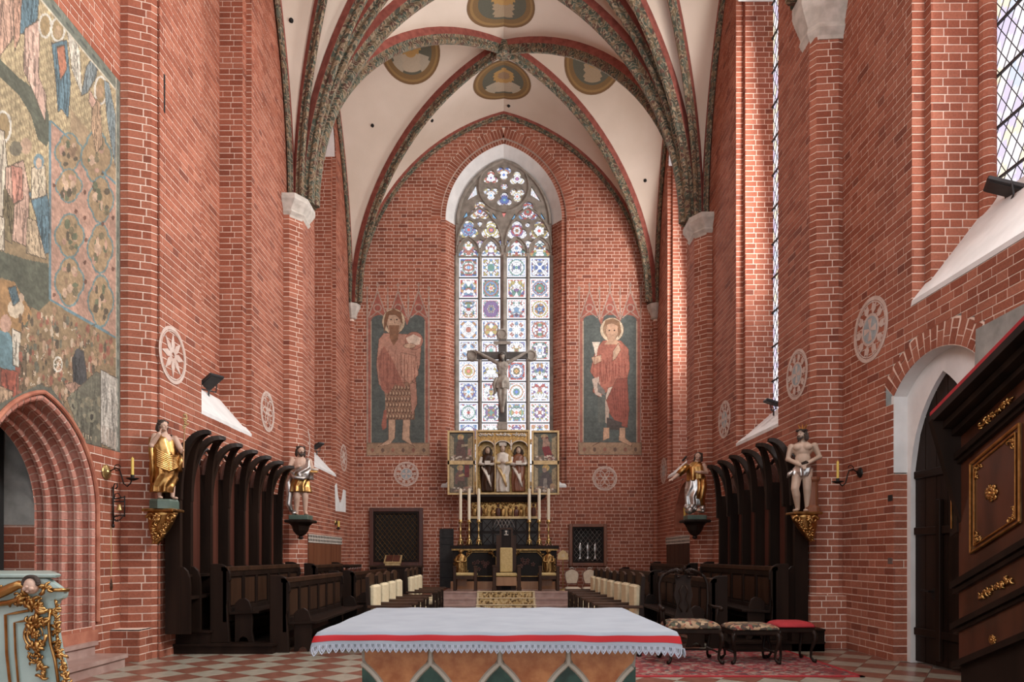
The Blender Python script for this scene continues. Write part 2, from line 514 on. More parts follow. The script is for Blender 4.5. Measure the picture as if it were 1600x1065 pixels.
def voussoirs(mas, arch, w0, w1, fn, ex, ey, nrm, step=.1, split=1, off=0.):
    "bricks laid round a pointed arch between offsets w0..w1; fn(u, v) -> point, ex/ey plane axes"
    ex, ey, nrm = Vector(ex), Vector(ey), Vector(nrm)
    rm = arch.r + (w0 + w1) / 2; a1 = arch.amax((w0 + w1) / 2); n = max(2, int(rm * a1 / step))
    for sgn in (-1, 1):
        for i in range(n):
            a = a1 * (i + .5) / n
            rad = Vector((-math.cos(a), math.sin(a)))
            for j in range(split):
                ra = arch.r + w0 + (w1 - w0) * (j + .5) / split
                u = arch.c + ra * rad.x; v = ra * rad.y
                R = ex * (rad.x * -sgn) + ey * rad.y
                T = nrm.cross(R)
                mas.brick(fn(u * -sgn, v) - nrm * (.012 - off), R, nrm, T, (w1 - w0) / split - JOINT, .024, rm * a1 / n - JOINT)

def niche(mas, side, yo0, yo1, yi0, yi1, z0, zs, xr, xb, glass):
    "window recess in a choir wall. side -1 left, +1 right; returns nothing, adds brick panels"
    s = side; inn = (-s, 0, 0)
    for (ya, yb) in ((yo0, yi0), (yi1, yo1)):                    # rebate faces parallel to the wall
        mas.panel((s * xr, 0, 0), (0, 1, 0), inn, lambda z: [(ya, yb)], z0, zs + 1.0)
    mas.panel((s * WX, yo1, 0), (s, 0, 0), (0, -1, 0), lambda z: [(0, xr - WX)], z0, zs + .9)
    mas.panel((s * WX, yo0, 0), (s, 0, 0), (0, 1, 0), lambda z: [(0, xr - WX)], z0, zs + .9)
    mas.panel((s * xr, yi1, 0), (s, 0, 0), (0, -1, 0), lambda z: [(0, xb - xr)], z0, zs)
    mas.panel((s * xr, yi0, 0), (s, 0, 0), (0, 1, 0), lambda z: [(0, xb - xr)], z0, zs)
    if not glass: mas.panel((s * xb, 0, 0), (0, 1, 0), inn, lambda z: [(yi0, yi1)], z0, 14.6)
def niche_plaster(root, side, yi0, yi1, z0, zs, xr, xb, rise, yo0, yo1, dz=.68):
    s = side; yc, hw = (yi0 + yi1) / 2, (yi1 - yi0) / 2
    A = PArch(hw, rise); pts = A.full(0, 10)
    m = MB()
    m.loft([[(s * x, yc + u, zs + v) for u, v in pts] for x in (WX + .0, xb)], cap=False, close=False)
    m.build('arch_soffit', 'whitewash', root)
    m = MB()                                                      # sloping sill
    m.hexa([(s * WX, yo0, z0 - .04), (s * WX, yo1, z0 - .04), (s * (xb + .05), yo1, z0 - .04), (s * (xb + .05), yo0, z0 - .04),
            (s * (WX - .004), yo0 + .0, z0 + .02), (s * (WX - .004), yo1, z0 + .02), (s * (xb + .05), yo1, z0 + dz), (s * (xb + .05), yo0, z0 + dz)])
    m.build('sloping_sill', 'whitewash', root)

# --- pilaster shafts of the choir walls (half octagons)
def shaft(mas, side, y0):
    s = side
    pl = [(WX, y0), (4.58, y0), (4.36, y0 + .24), (4.36, y0 + .62), (4.58, y0 + .86), (WX, y0 + .86)]
    for i in range(5):
        a = Vector((s * pl[i][0], pl[i][1], 0)); b = Vector((s * pl[i + 1][0], pl[i + 1][1], 0))
        d = b - a; L = d.length; n = Vector((d.y, -d.x, 0)).normalized() * (-s)
        if n.x * s > 0.01: n = -n
        if i == 0: n = Vector((0, -1, 0))
        if i == 4: n = Vector((0, 1, 0))
        mas.panel(a, d, n, lambda z, L=L: [(0, L)], 0, ZCAP - .3, phase=i)
def capital(parent, side, y0, z=ZCAP, xs=0.):
    s = side; m = MB(); rings = []
    for (e, zz) in ((-.01, -.46), (.0, -.42), (.05, -.36), (.03, -.31), (.10, -.20), (.14, -.13), (.14, -.02), (.10, 0.)):
        pl = [(WX, y0 - e), (4.56 - e, y0 - e), (4.36 - e, y0 + .22 - e * .5), (4.36 - e, y0 + .64 + e * .5), (4.56 - e, y0 + .86 + e), (WX, y0 + .86 + e)]
        rings.append([(s * (x + xs), y, z + zz) for x, y in pl])
    m.loft(rings); return m.build('capital', 'stone', parent)

Y_SHL, Y_SHR = 14.58, 15.38          # near edges of the shafts
NL1 = (10.62, 12.73, 10.80, 12.55); NL2 = (16.94, 19.14, 17.1, 19.0)
NR1 = (11.69, 13.81, 11.87, 13.68); NR2 = (17.53, 19.59, 17.7, 19.45)
ZS, ZSILL = 12.5, 3.65
def niche_hw(n, z):
    hw = (n[1] - n[0]) / 2; yc = (n[0] + n[1]) / 2
    if z < ZSILL: return None
    h = pointed_hw(hw, 1.55, z - ZS)
    return (yc - h, yc + h) if h > 0 else None

# --- left choir wall
def spans_left(z):
    sp = [(9.34, YE)]
    for n in (NL1, NL2):
        q = niche_hw(n, z)
        if q: sp = sub(sp, *q)
    if z < ZCAP: sp = sub(sp, Y_SHL, Y_SHL + .86)
    return sp
ml = Masonry('wall_left')
ml.panel((-WX, 0, 0), (0, 1, 0), (1, 0, 0), spans_left, 0, 15.3)
niche(ml, -1, NL1[0], NL1[1], NL1[2], NL1[3], ZSILL, ZS, 4.80, 5.22, False)
niche(ml, -1, NL2[0], NL2[1], NL2[2], NL2[3], ZSILL, ZS, 4.80, 5.25, False)
shaft(ml, -1, Y_SHL)
wall_left = ml.finish()
for n, xb in ((NL1, 5.22), (NL2, 5.25)):
    niche_plaster(wall_left, -1, n[2], n[3], ZSILL, ZS, 4.80, xb, 1.4, n[0], n[1])
capital(wall_left, -1, Y_SHL)

# --- right choir wall, with a low arched recess in its far bay
REC = (16.55, 18.75)
RA = PArch(1.1, 1.15)
def spans_right(z):
    sp = [(10.5, YE)]
    for n in (NR1, NR2):
        q = niche_hw(n, z)
        if q: sp = sub(sp, *q)
    if z < ZCAP: sp = sub(sp, Y_SHR, Y_SHR + .86)
    if 1.0 < z:
        h = RA.at(z - 2.15, .13)
        if z < 2.15 + RA.apex(.13) and h > 0: sp = sub(sp, 17.65 - (h if z > 2.15 else 1.1), 17.65 + (h if z > 2.15 else 1.1))
    return sp
mr_ = Masonry('wall_right')
mr_.panel((WX, 0, 0), (0, 1, 0), (-1, 0, 0), spans_right, 0, 15.3)
niche(mr_, 1, NR1[0], NR1[1], NR1[2], NR1[3], ZSILL, ZS, 4.84, 5.40, True)
niche(mr_, 1, NR2[0], NR2[1], NR2[2], NR2[3], ZSILL, ZS, 4.82, 5.40, True)
shaft(mr_, 1, Y_SHR)
voussoirs(mr_, RA, 0, .13, lambda u, v: Vector((WX, 17.65 + u, 2.15 + v)), (0, 1, 0), (0, 0, 1), (-1, 0, 0), step=.09)
mr_.panel((WX, 18.75, 0), (1, 0, 0), (0, -1, 0), lambda z: [(0, .42)], 1, 3.0)
mr_.panel((WX, 16.55, 0), (1, 0, 0), (0, 1, 0), lambda z: [(0, .42)], 1, 3.0)
mr_.panel((WX + .42, 0, 0), (0, 1, 0), (-1, 0, 0), lambda z: [(16.5, 18.8)], 1, 3.5)
wall_right = mr_.finish()
MB().loft([[(x, 17.65 + u, 2.15 + v) for u, v in RA.full(0, 10)] for x in (WX, WX + .45)], cap=False, close=False).build('recess_soffit', 'rough_brick', wall_right)
for n in (NR1, NR2): niche_plaster(wall_right, 1, n[2], n[3], ZSILL, ZS, 4.84, 5.40, 1.4, n[0], n[1])
capital(wall_right, 1, Y_SHR)

# --- end wall with the great window opening
EA = PArch(1.79, 2.34); EZ = 11.76; ESILL = 3.55
def spans_back(z):
    sp = [(-WX, WX)]
    if z > ESILL:
        if z < EZ: sp = sub(sp, -1.93, 1.93)
        elif z < EZ + EA.apex(.44):
            h = EA.at(z - EZ, .44); sp = sub(sp, -h, h)
    return sp
mb = Masonry('wall_back')
mb.panel((0, YE, 0), (1, 0, 0), (0, -1, 0), spans_back, 0, 15.3)
for s in (-1, 1):
    mb.panel((s * 1.93, YE + .06, 0), (-s, 0, 0), (0, -1, 0), lambda z: [(0, .14)], ESILL, EZ)
    mb.panel((s * 1.93, YE, 0), (0, 1, 0), (-s, 0, 0), lambda z: [(0, .06)], ESILL, EZ)
    mb.panel((s * 1.79, YE + .06, 0), (-s * .29, .36, 0), (-s * .36, -.29, 0), lambda z: [(0, .462)], ESILL, EZ)
efn = lambda u, v: Vector((u, YE, EZ + v))
voussoirs(mb, EA, .14, .44, efn, (1, 0, 0), (0, 0, 1), (0, -1, 0), step=.098, split=1)
voussoirs(mb, EA, .0, .14, lambda u, v: Vector((u, YE + .06, EZ + v)), (1, 0, 0), (0, 0, 1), (0, -1, 0), step=.085)
for (w0, w1, y) in ((.14, .46, YE + .008), (.0, .16, YE + .068)):
    A_, B_ = EA.full(w0, 20), EA.full(w1, 20)
    mb.m.loft([[(u, y, EZ + v) for u, v in A_], [(u, y, EZ + v) for u, v in B_]], cap=False, close=False)
wall_back = mb.finish()
GA = PArch(1.50, 2.05); GY = 21.42
MB().loft([[(u, YE + .06, EZ + v) for u, v in EA.full(0, 18)], [(u, GY, EZ + v) for u, v in GA.full(0, 18)]], cap=False, close=False).build('arch_soffit', 'whitewash', wall_back)
MB().hexa([(-1.93, YE - .004, ESILL - .05), (1.93, YE - .004, ESILL - .05), (1.6, GY + .05, ESILL - .05), (-1.6, GY + .05, ESILL - .05),
           (-1.93, YE - .004, ESILL + .02), (1.93, YE - .004, ESILL + .02), (1.6, GY + .05, ESILL + .5), (-1.6, GY + .05, ESILL + .5)]).build('sloping_sill', 'whitewash', wall_back)
# corner colonnettes
for s in (-1, 1):
    m = MB()
    for k in range(0, int((ZCAP - .45) / COURSE)): m.lathe((s * (WX - .03), YE - .03, k * COURSE + .007), [(.085, 0), (.085, COURSE - .014)], 10)
    o = MB().lathe((s * (WX - .03), YE - .03, 0), [(.079, 0), (.079, ZCAP - .4)], 10).build('corner_colonnette', 'mortar', wall_back)
    o = m.build('shaft_bricks', 'brick_mix', o); o['kind'] = 'stuff'
    m = MB(); m.lathe((s * (WX - .06), YE - .06, ZCAP - .45), [(.11, 0), (.14, .03), (.12, .07), (.17, .19), (.23, .30), (.25, .34), (.25, .43), (.20, .45)], 8)
    m.build('capital', 'stone', wall_back)

# --- corner piers between nave and choir
def pier(mas, pts, nrms, z1):
    for (a, b), n, ph in zip(zip(pts[:-1], pts[1:]), nrms, range(9)):
        a, b = Vector((*a, 0)), Vector((*b, 0)); L = (b - a).length
        mas.panel(a, b - a, n, lambda z, L=L: [(0, L)], 0, z1, phase=ph)
mp = Masonry('wall_pier_left')
pier(mp, [(-NX, 9.19), (-5.056, 9.19), (-4.79, 9.28), (-WX, 9.40)], [(0, -1, 0), (.32, -.95, 0), (.8, -.6, 0)], 15)
mp.panel((-5.16, 8.96, 0), (1, 0, 0), (0, -1, 0), lambda z: [(0, .38)], 0, .43)       # plinth
mp.panel((-4.78, 8.96, 0), (0, 1, 0), (1, 0, 0), lambda z: [(0, .5)], 0, .43)
mp.m.add([(-5.16, 8.96, .43), (-4.78, 8.96, .43), (-4.78, 9.45, .43), (-5.16, 9.45, .43)], [(0, 1, 2, 3)])
wall_pier_left = mp.finish()
mp = Masonry('wall_pier_right')
pier(mp, [(WX, 10.52), (4.77, 10.41), (5.09, 10.38), (NX, 10.40)], [(-.84, -.54, 0), (-.09, -1, 0), (0, -1, 0)], 15)
mp.panel((4.62, 10.28, 0), (1, 0, 0), (0, -1, 0), lambda z: [(0, .54)], 0, .80)
mp.panel((4.62, 10.28, 0), (0, 1, 0), (-1, 0, 0), lambda z: [(0, .3)], 0, .80)
mp.m.add([(4.62, 10.28, .8), (5.16, 10.28, .8), (5.16, 10.6, .8), (4.62, 10.6, .8)], [(0, 1, 2, 3)])
wall_pier_right = mp.finish()
m = MB(); rings = []
for (e, zz) in ((-.01, -.5), (.0, -.46), (.05, -.40), (.03, -.34), (.12, -.2), (.16, -.12), (.16, .0)):
    rings.append([(WX - e, 10.75, 9.98 + zz * 1.45), (WX - e, 10.5 - e * .6, 9.98 + zz * 1.45), (4.80 - e * .4, 10.38 - e, 9.98 + zz * 1.45), (5.12, 10.36 - e, 9.98 + zz * 1.45), (5.2, 10.36 - e, 9.98 + zz * 1.45), (5.2, 10.75, 9.98 + zz * 1.45)])
m.loft(rings).build('capital', 'stone', wall_pier_right)

# --- nave wall on the left: portal below, great mural above
PA = PArch(.98, 1.25); PYC, PZS, PZ0 = 7.64, 1.95, .47
MUR = (2.2, 9.17, 27 * COURSE, 75 * COURSE)
def spans_nl(z):
    sp = [(-4., 9.19)]
    if MUR[2] < z < MUR[3]: sp = sub(sp, MUR[0], MUR[1])
    if PZ0 < z < PZS: sp = sub(sp, PYC - PA.hw, PYC + PA.hw)
    elif z >= PZS and z < PZS + PA.apex():
        h = PA.at(z - PZS); sp = sub(sp, PYC - h, PYC + h)
    return sp
mn = Masonry('wall_nave_left')
mn.panel((-NX, 0, 0), (0, 1, 0), (1, 0, 0), spans_nl, 0, 14)
wall_nave_left = mn.finish()
# --- nave wall on the right: high window, arched door recess
WN = (4.6, 8.63, 4.78, 8.50); WNZ = 4.60
DYC, DHW, DZS, DRISE = 8.2, .84, 3.5, .38
DR = (DHW ** 2 + DRISE ** 2) / (2 * DRISE)
def seg_hw(z, w=0.):
    v = z - (DZS + DRISE - DR); q = (DR + w) ** 2 - v * v
    return math.sqrt(q) if q > 0 else 0
def spans_nr(z):
    sp = [(-4., 10.42)]
    if z > WNZ: sp = sub(sp, WN[0], WN[1])
    if z < DZS: sp = sub(sp, DYC - DHW, DYC + DHW)
    h = seg_hw(z, .30)
    if z > DZS - .05 and h > 0: sp = sub(sp, DYC - min(h, DHW + .22), DYC + min(h, DHW + .22))
    return sp
mn = Masonry('wall_nave_right')
mn.panel((NX, 0, 0), (0, 1, 0), (-1, 0, 0), spans_nr, 0, 14)
a1 = math.asin((DHW) / DR); nb = 17
for i in range(nb):
    a = -a1 + 2 * a1 * (i + .5) / nb
    for (w0, w1) in ((0., .19), (.19, .30)) if i % 2 else ((0., .11), (.11, .30)):
        ra = DR + (w0 + w1) / 2
        R = Vector((0, math.sin(a), math.cos(a))); c = Vector((NX, DYC + ra * math.sin(a), DZS + DRISE - DR + ra * math.cos(a)))
        mn.brick(c + Vector((.012, 0, 0)), R, (-1, 0, 0), Vector((-1, 0, 0)).cross(R), w1 - w0 - JOINT, .024, 2 * a1 * DR / nb - JOINT)
th = [(-a1 * 1.0 + 2.0 * a1 * i / 16) for i in range(17)]
mn.m.loft([[(NX + .008, DYC + (DR + w) * math.sin(t), DZS + DRISE - DR + (DR + w) * math.cos(t)) for t in th] for w in (-.0, .32)], cap=False, close=False)
mn.panel((NX, DYC + DHW, 0), (1, 0, 0), (0, -1, 0), lambda z: [(0, .19)], 0, 2.5)           # brick reveal below, plaster above
# window: outer strip, rebate, inner jamb
mn.panel((NX, WN[1], 0), (1, 0, 0), (0, -1, 0), lambda z: [(0, .16)], WNZ, 13)
mn.panel((5.32, 0, 0), (0, 1, 0), (-1, 0, 0), lambda z: [(8.50, 8.63)], WNZ, 13)
mn.panel((5.32, 8.50, 0), (1, 0, 0), (0, -1, 0), lambda z: [(0, .62)], WNZ, 13)
mn.panel((NX, WN[0], 0), (1, 0, 0), (0, 1, 0), lambda z: [(0, .9)], WNZ, 13)
wall_nave_right = mn.finish()
m = MB()
for k in range(int(WNZ / COURSE), 125): m.lathe((5.99, 8.46, k * COURSE), [(.10, .007), (.10, COURSE - .007)], 12)      # moulded roll beside the glass
o = MB().lathe((5.99, 8.46, WNZ), [(.094, 0), (.094, 8.4)], 12).build('jamb_roll', 'mortar', wall_nave_right)
o = m.build('roll_bricks', 'brick_mix', o); o['kind'] = 'stuff'
MB().hexa([(NX, 4.5, WNZ - .04), (NX, 8.66, WNZ - .04), (6.2, 8.66, WNZ - .04), (6.2, 4.5, WNZ - .04),
           (NX - .004, 4.5, WNZ + .02), (NX - .004, 8.63, WNZ + .02), (6.12, 8.52, WNZ + 1.28), (6.12, 4.5, WNZ + 1.28)]).build('sloping_sill', 'whitewash', wall_nave_right)
# plaster inside the door recess
m = MB()
m.box((NX + .001, DYC + DHW - .004, 2.5), (5.36, DYC + DHW + .05, DZS + .02))
m.loft([[(x, DYC + DR * math.sin(t * a1), DZS + DRISE - DR + DR * math.cos(t * a1)) for t in [i / 8 - 1 for i in range(17)]] for x in (NX + .002, 5.40)], cap=False, close=False)
DA = PArch(.66, 1.25); DDY, DDZ = 8.30, 2.40
hole = [(DDY - .66, 0), (DDY - .66, DDZ)] + [(DDY + u, DDZ + v) for u, v in DA.full(0, 10)][1:-1] + [(DDY + .66, DDZ), (DDY + .66, 0)]
outer = [(DYC + DHW + .02, 0), (DYC + DHW + .02, 4.), (DYC - DHW - .02, 4.), (DYC - DHW - .02, 0)]
m.plate([hole + outer], lambda u, v, t: Vector((5.34 + t, u, v)), 0, .3)
m.build('recess_plaster', 'whitewash', wall_nave_right)
MB().plate([[(6.3, 3.42), (7.44, 3.44), (7.42, 3.86), (6.3, 3.9)]], lambda u, v, t: Vector((NX - t, u, v)), 0, .03).build('grey_plaster_patch', 'grey_plaster', wall_nave_right)

# --- door in the right recess
door1 = thing('door_1', (5.5, DDY, 0)); door1['kind'] = 'structure'
dsh = [(DDY - .66, .02), (DDY + .66, .02)] + [(DDY + u, DDZ + v) for u, v in reversed(DA.full(0, 10))]
nP = 6
for i in range(nP):
    y0, y1 = DDY - .66 + 1.32 * i / nP + .006, DDY - .66 + 1.32 * (i + 1) / nP - .006
    top = lambda y: DDZ + (math.sqrt(max(0, DA.r ** 2 - (abs(y - DDY) + DA.c) ** 2)))
    MB().plate([[(y0, .03), (y1, .03), (y1, top(y1)), ((y0 + y1) / 2, top((y0 + y1) / 2)), (y0, top(y0))]], lambda u, v, t: Vector((5.40 + t, u, v)), 0, .05).build('plank', 'dark_wood', door1)
for z in (2.45, 1.72, .42):
    MB().cbox((5.385, DDY, z), (.04, 1.28, .10), .008).build('ledge', 'dark_wood', door1)
MB().cbox((5.37, DDY + .12, 1.1), (.05, .09, 2.0), .008).build('cover_strip', 'dark_wood', door1)
MB().lathe((5.36, DDY + .20, .93), [(.075, 0), (.075, .02)], 12, ax='x').tube([(5.35, DDY + .2, .95), (5.29, DDY + .2, .96), (5.29, DDY + .36, .97)], .012, 6).build('door_handle', 'iron', door1)

# --- floor: tiles laid on the slant
fl = MB().box((-7.2, -4.5, -.3), (7.2, 22.6, -.006)).build('floor', 'grout'); fl['kind'] = 'structure'
TS, TA = .375, math.radians(-36)
tmesh = {}
for c in ('tile_red', 'tile_cream'):
    t = MB().cbox((0, 0, -.008), (TS - .006, TS - .006, .02)).build('tile', c); tmesh[c] = t.data; bpy.data.objects.remove(t)
tiles = []; ca, sa = math.cos(TA), math.sin(TA)
for i in range(-75, 75):
    for j in range(-75, 75):
        x, y = (i * ca - j * sa) * TS - .08, (i * sa + j * ca) * TS + .1
        if abs(x) < 5.4 and -3.5 < y < 21.2:
            px, py = (CX + x * F / y, CY + H * F / y) if y > 1 else (0, 9999)
            vis = 5 < px < 1595 and py < 1075 and not (560 < px < 1000)
            tiles.append((0 if vis else 1, y, x, i, j))
tiles.sort()
rest = {'tile_red': MB(), 'tile_cream': MB()}
for k, (nv, y, x, i, j) in enumerate(tiles):
    c = 'tile_red' if (i + j) % 2 else 'tile_cream'
    if k < 300 and not nv:
        o = bpy.data.objects.new('tile', tmesh[c]); COL.objects.link(o); o.parent = fl; o.location = (x, y, 0); o.rotation_euler = (0, 0, TA)
    else:
        h = TS / 2 - .003; q = [(x + a * ca - b * sa, y + a * sa + b * ca) for a, b in ((-h, -h), (h, -h), (h, h), (-h, h))]
        rest[c].add([(p[0], p[1], .002) for p in q] + [(p[0], p[1], -.01) for p in q], [(0, 1, 2, 3), (0, 4, 5, 1), (1, 5, 6, 2), (2, 6, 7, 3), (3, 7, 4, 0)])
for c in rest:
    o = rest[c].build('tile_field', c, fl); o['kind'] = 'stuff'

# --- unseen shell, added round the walls to keep the daylight out except at the windows and the open nave behind the camera
sh = MB()
sh.box((-7.4, -4.4, -.3), (-7.1, 22.6, 16.5)); sh.box((7.1, -4.4, -.3), (7.4, 22.6, 16.5)); sh.box((-7.4, 22.3, -.3), (7.4, 22.6, 16.5)); sh.box((-7.4, -4.4, 16.2), (7.4, 22.6, 16.5))
o = sh.build('light_block_shell', 'grey_plaster'); o['kind'] = 'structure'

# ------------------------------------------------------------------ vault
ceil_ = thing('ceiling', (0, 0, 0), world=False); ceil_['kind'] = 'structure'
ZV = 14.97
def arc_rib(A, B, n=22):
    "vertical start at A, level-ish end at B"
    A, B = Vector(A), Vector(B); d = Vector((B.x - A.x, B.y - A.y, 0)); L = d.length; R = B.z - A.z; d.normalize()
    pts = []
    if R >= L:
        r = (L * L + R * R) / (2 * L); am = math.asin(R / r)
        for i in range(n + 1):
            a = am * i / n; pts.append(A + d * (r * (1 - math.cos(a))) + Vector((0, 0, r * math.sin(a))))
    else:
        for i in range(n + 1):
            a = PI / 2 * i / n; pts.append(A + d * (L * (1 - math.cos(a))) + Vector((0, 0, R * math.sin(a))))
    return pts
def lerp_curve(a, b, s): return [p.lerp(q, s) for p, q in zip(a, b)]

def rib_material():
    m = bpy.data.materials.new('rib_paint'); m.use_nodes = True; nt = m.node_tree; b = nt.nodes['Principled BSDF']; b.inputs['Roughness'].default_value = .85
    geo = nd(nt, 'ShaderNodeNewGeometry')
    v = nd(nt, 'ShaderNodeTexVoronoi'); v.inputs['Scale'].default_value = 13.; nt.links.new(geo.outputs['Position'], v.inputs['Vector'])
    r = nd(nt, 'ShaderNodeValToRGB'); r.color_ramp.interpolation = 'CONSTANT'
    ramp_set(r, [(0, (.05, .046, .030)), (.2, (.12, .085, .045)), (.36, (.05, .062, .042)), (.52, (.17, .11, .06)), (.66, (.085, .038, .024)), (.82, (.09, .095, .068))])
    sp = nd(nt, 'ShaderNodeSeparateColor'); nt.links.new(v.outputs['Color'], sp.inputs[0]); nt.links.new(sp.outputs[0], r.inputs[0])
    w = nd(nt, 'ShaderNodeTexWave', wave_type='RINGS'); w.inputs['Scale'].default_value = 6.; w.inputs['Distortion'].default_value = 14.; w.inputs['Detail'].default_value = 2.
    nt.links.new(geo.outputs['Position'], w.inputs['Vector'])
    r2 = nd(nt, 'ShaderNodeValToRGB'); ramp_set(r2, [(.78, (0, 0, 0)), (.9, (1, 1, 1))]); nt.links.new(w.outputs['Fac'], r2.inputs[0])
    mx = nd(nt, 'ShaderNodeMix', data_type='RGBA'); nt.links.new(r2.outputs[0], mx.inputs[0]); nt.links.new(r.outputs[0], mx.inputs[6]); mx.inputs[7].default_value = (.27, .20, .13, 1)
    nt.links.new(mx.outputs[2], b.inputs['Base Color']); MAT['rib_paint'] = m
rib_material()
def sweep_profile(path, prof, out):
    "profile (side, down) swept along path; 'out' is the plane normal used as side axis start"
    rings = []; m = len(path)
    for i, p in enumerate(path):
        t = (path[min(i + 1, m - 1)] - path[max(i - 1, 0)]).normalized()
        side = out - t * out.dot(t); side.normalize(); down = side.cross(t)
        rings.append([p + side * a + down * b for a, b in prof])
    return rings
def rib(path, w=.20, dep=.30, name='rib', flip=False):
    A, B = path[0], path[-1]
    hd = Vector((B.x - A.x, B.y - A.y, 0)).normalized(); out = Vector((-hd.y, hd.x, 0))
    # make "down" point towards the room
    t = (path[1] - path[0]).normalized(); down = out.cross(t)
    if down.dot(hd) < 0: out = -out
    k = w / 2
    prof = [(-k, -.06), (-k, dep * .42), (-k * .55, dep * .55), (-k * .62, dep * .8), (-k * .3, dep), (k * .3, dep), (k * .62, dep * .8), (k * .55, dep * .55), (k, dep * .42), (k, -.06)]
    o = MB().loft(sweep_profile(path, prof, out), cap=True).build(name, 'rib_paint', ceil_)
    e = MB()
    for sgn in (-1, 1):
        e.loft(sweep_profile(path, [(sgn * (k + .004), -.07), (sgn * (k + .004), dep * .40), (sgn * (k - .02), dep * .44), (sgn * (k - .02), -.07)], out))
    e.build('red_edge', 'rib_red', o)
    return o
SL = Vector((-4.42, Y_SHL + .45, ZCAP)); SR = Vector((4.42, Y_SHR + .45, ZCAP))
EL = Vector((-4.56, 20.84, ZCAP)); ER = Vector((4.56, 20.84, ZCAP))
PL = Vector((-4.62, 9.55, ZCAP + .6)); PR = Vector((4.78, 10.62, 10.0))
BOSS2 = Vector((0, 18.1, ZV)); BOSS1 = Vector((0, 12.6, ZV))
def wall_arch(A, B, apex_z, n=22):
    M = (A + B) / 2; M.z = apex_z
    return arc_rib(A, M, n), arc_rib(B, M, n)
cells = []
def cell(c1, c2, name='vault_cell', bulge=.12):
    n = len(c1); K = 10
    m = MB(); rings = []
    for j in range(K + 1):
        s = j / K; rings.append([p.lerp(q, s) + Vector((0, 0, bulge * 4 * s * (1 - s) * (i / (n - 1)))) for i, (p, q) in enumerate(zip(c1, c2))])
    m.loft(rings, cap=False, close=False)
    o = m.build(name, 'vault_plaster', ceil_, smooth=True); cells.append(m); return o
up_ = Vector((0, 0, 0))
# far bay
dSL, dSR, dEL, dER = [arc_rib(c, BOSS2) for c in (SL, SR, EL, ER)]
tL, tR = wall_arch(SL, SR, ZV + .02)
eL, eR = wall_arch(EL + Vector((0, .12, 0)), ER + Vector((0, .12, 0)), ZV + .02)
wl1, wl2 = wall_arch(SL + Vector((-.22, .1, 0)), EL + Vector((-.1, 0, 0)), ZV + .1)
wr1, wr2 = wall_arch(SR + Vector((.22, .1, 0)), ER + Vector((.1, 0, 0)), ZV + .1)
for a, b in ((dSL, tL), (dSR, tR), (dEL, eL), (dER, eR), (dSL, wl1), (dEL, wl2), (dSR, wr1), (dER, wr2)): cell(a, b)
for c in (dSL, dSR, dEL, dER): rib(c)
rib(tL, .26, .36, 'transverse_rib'); rib(tR, .26, .36, 'transverse_rib')
for c in (eL, eR, wl1, wl2, wr1, wr2): rib(c, .13, .16, 'wall_rib')
# near bay
dPL, dPR = arc_rib(PL, BOSS1), arc_rib(PR, BOSS1); dS1, dS2 = arc_rib(SL, BOSS1), arc_rib(SR, BOSS1)
pL, pR = wall_arch(PL, PR, ZV)
ul1, ul2 = wall_arch(SL + Vector((-.22, -.1, 0)), PL, ZV + .1); ur1, ur2 = wall_arch(SR + Vector((.22, -.1, 0)), PR, ZV + .1)
for a, b in ((dS1, tL), (dS2, tR), (dPL, pL), (dPR, pR), (dS1, ul1), (dPL, ul2), (dS2, ur1), (dPR, ur2)): cell(a, b)
for c in (dPL, dPR, dS1, dS2): rib(c)
for a, b in ((dS1, tL), (dS2, tR), (dS1, ul1), (dS2, ur1)): rib(lerp_curve(a, b, .5), .18, .28, 'tierceron_rib')
rib(pL, .3, .4, 'transverse_rib'); rib(pR, .3, .4, 'transverse_rib')
for c in (ul1, ul2, ur1, ur2): rib(c, .13, .16, 'wall_rib')
MB().lathe((BOSS2.x, BOSS2.y, BOSS2.z - .36), [(.05, 0), (.20, .03), (.22, .12), (.18, .34)], 12).build('boss', 'rib_paint', ceil_)
# nave ceiling towards and behind the camera
MB().box((-5.3, -4.4, 14.6), (5.3, 10.0, 14.8)).build('nave_vault', 'vault_plaster', ceil_)

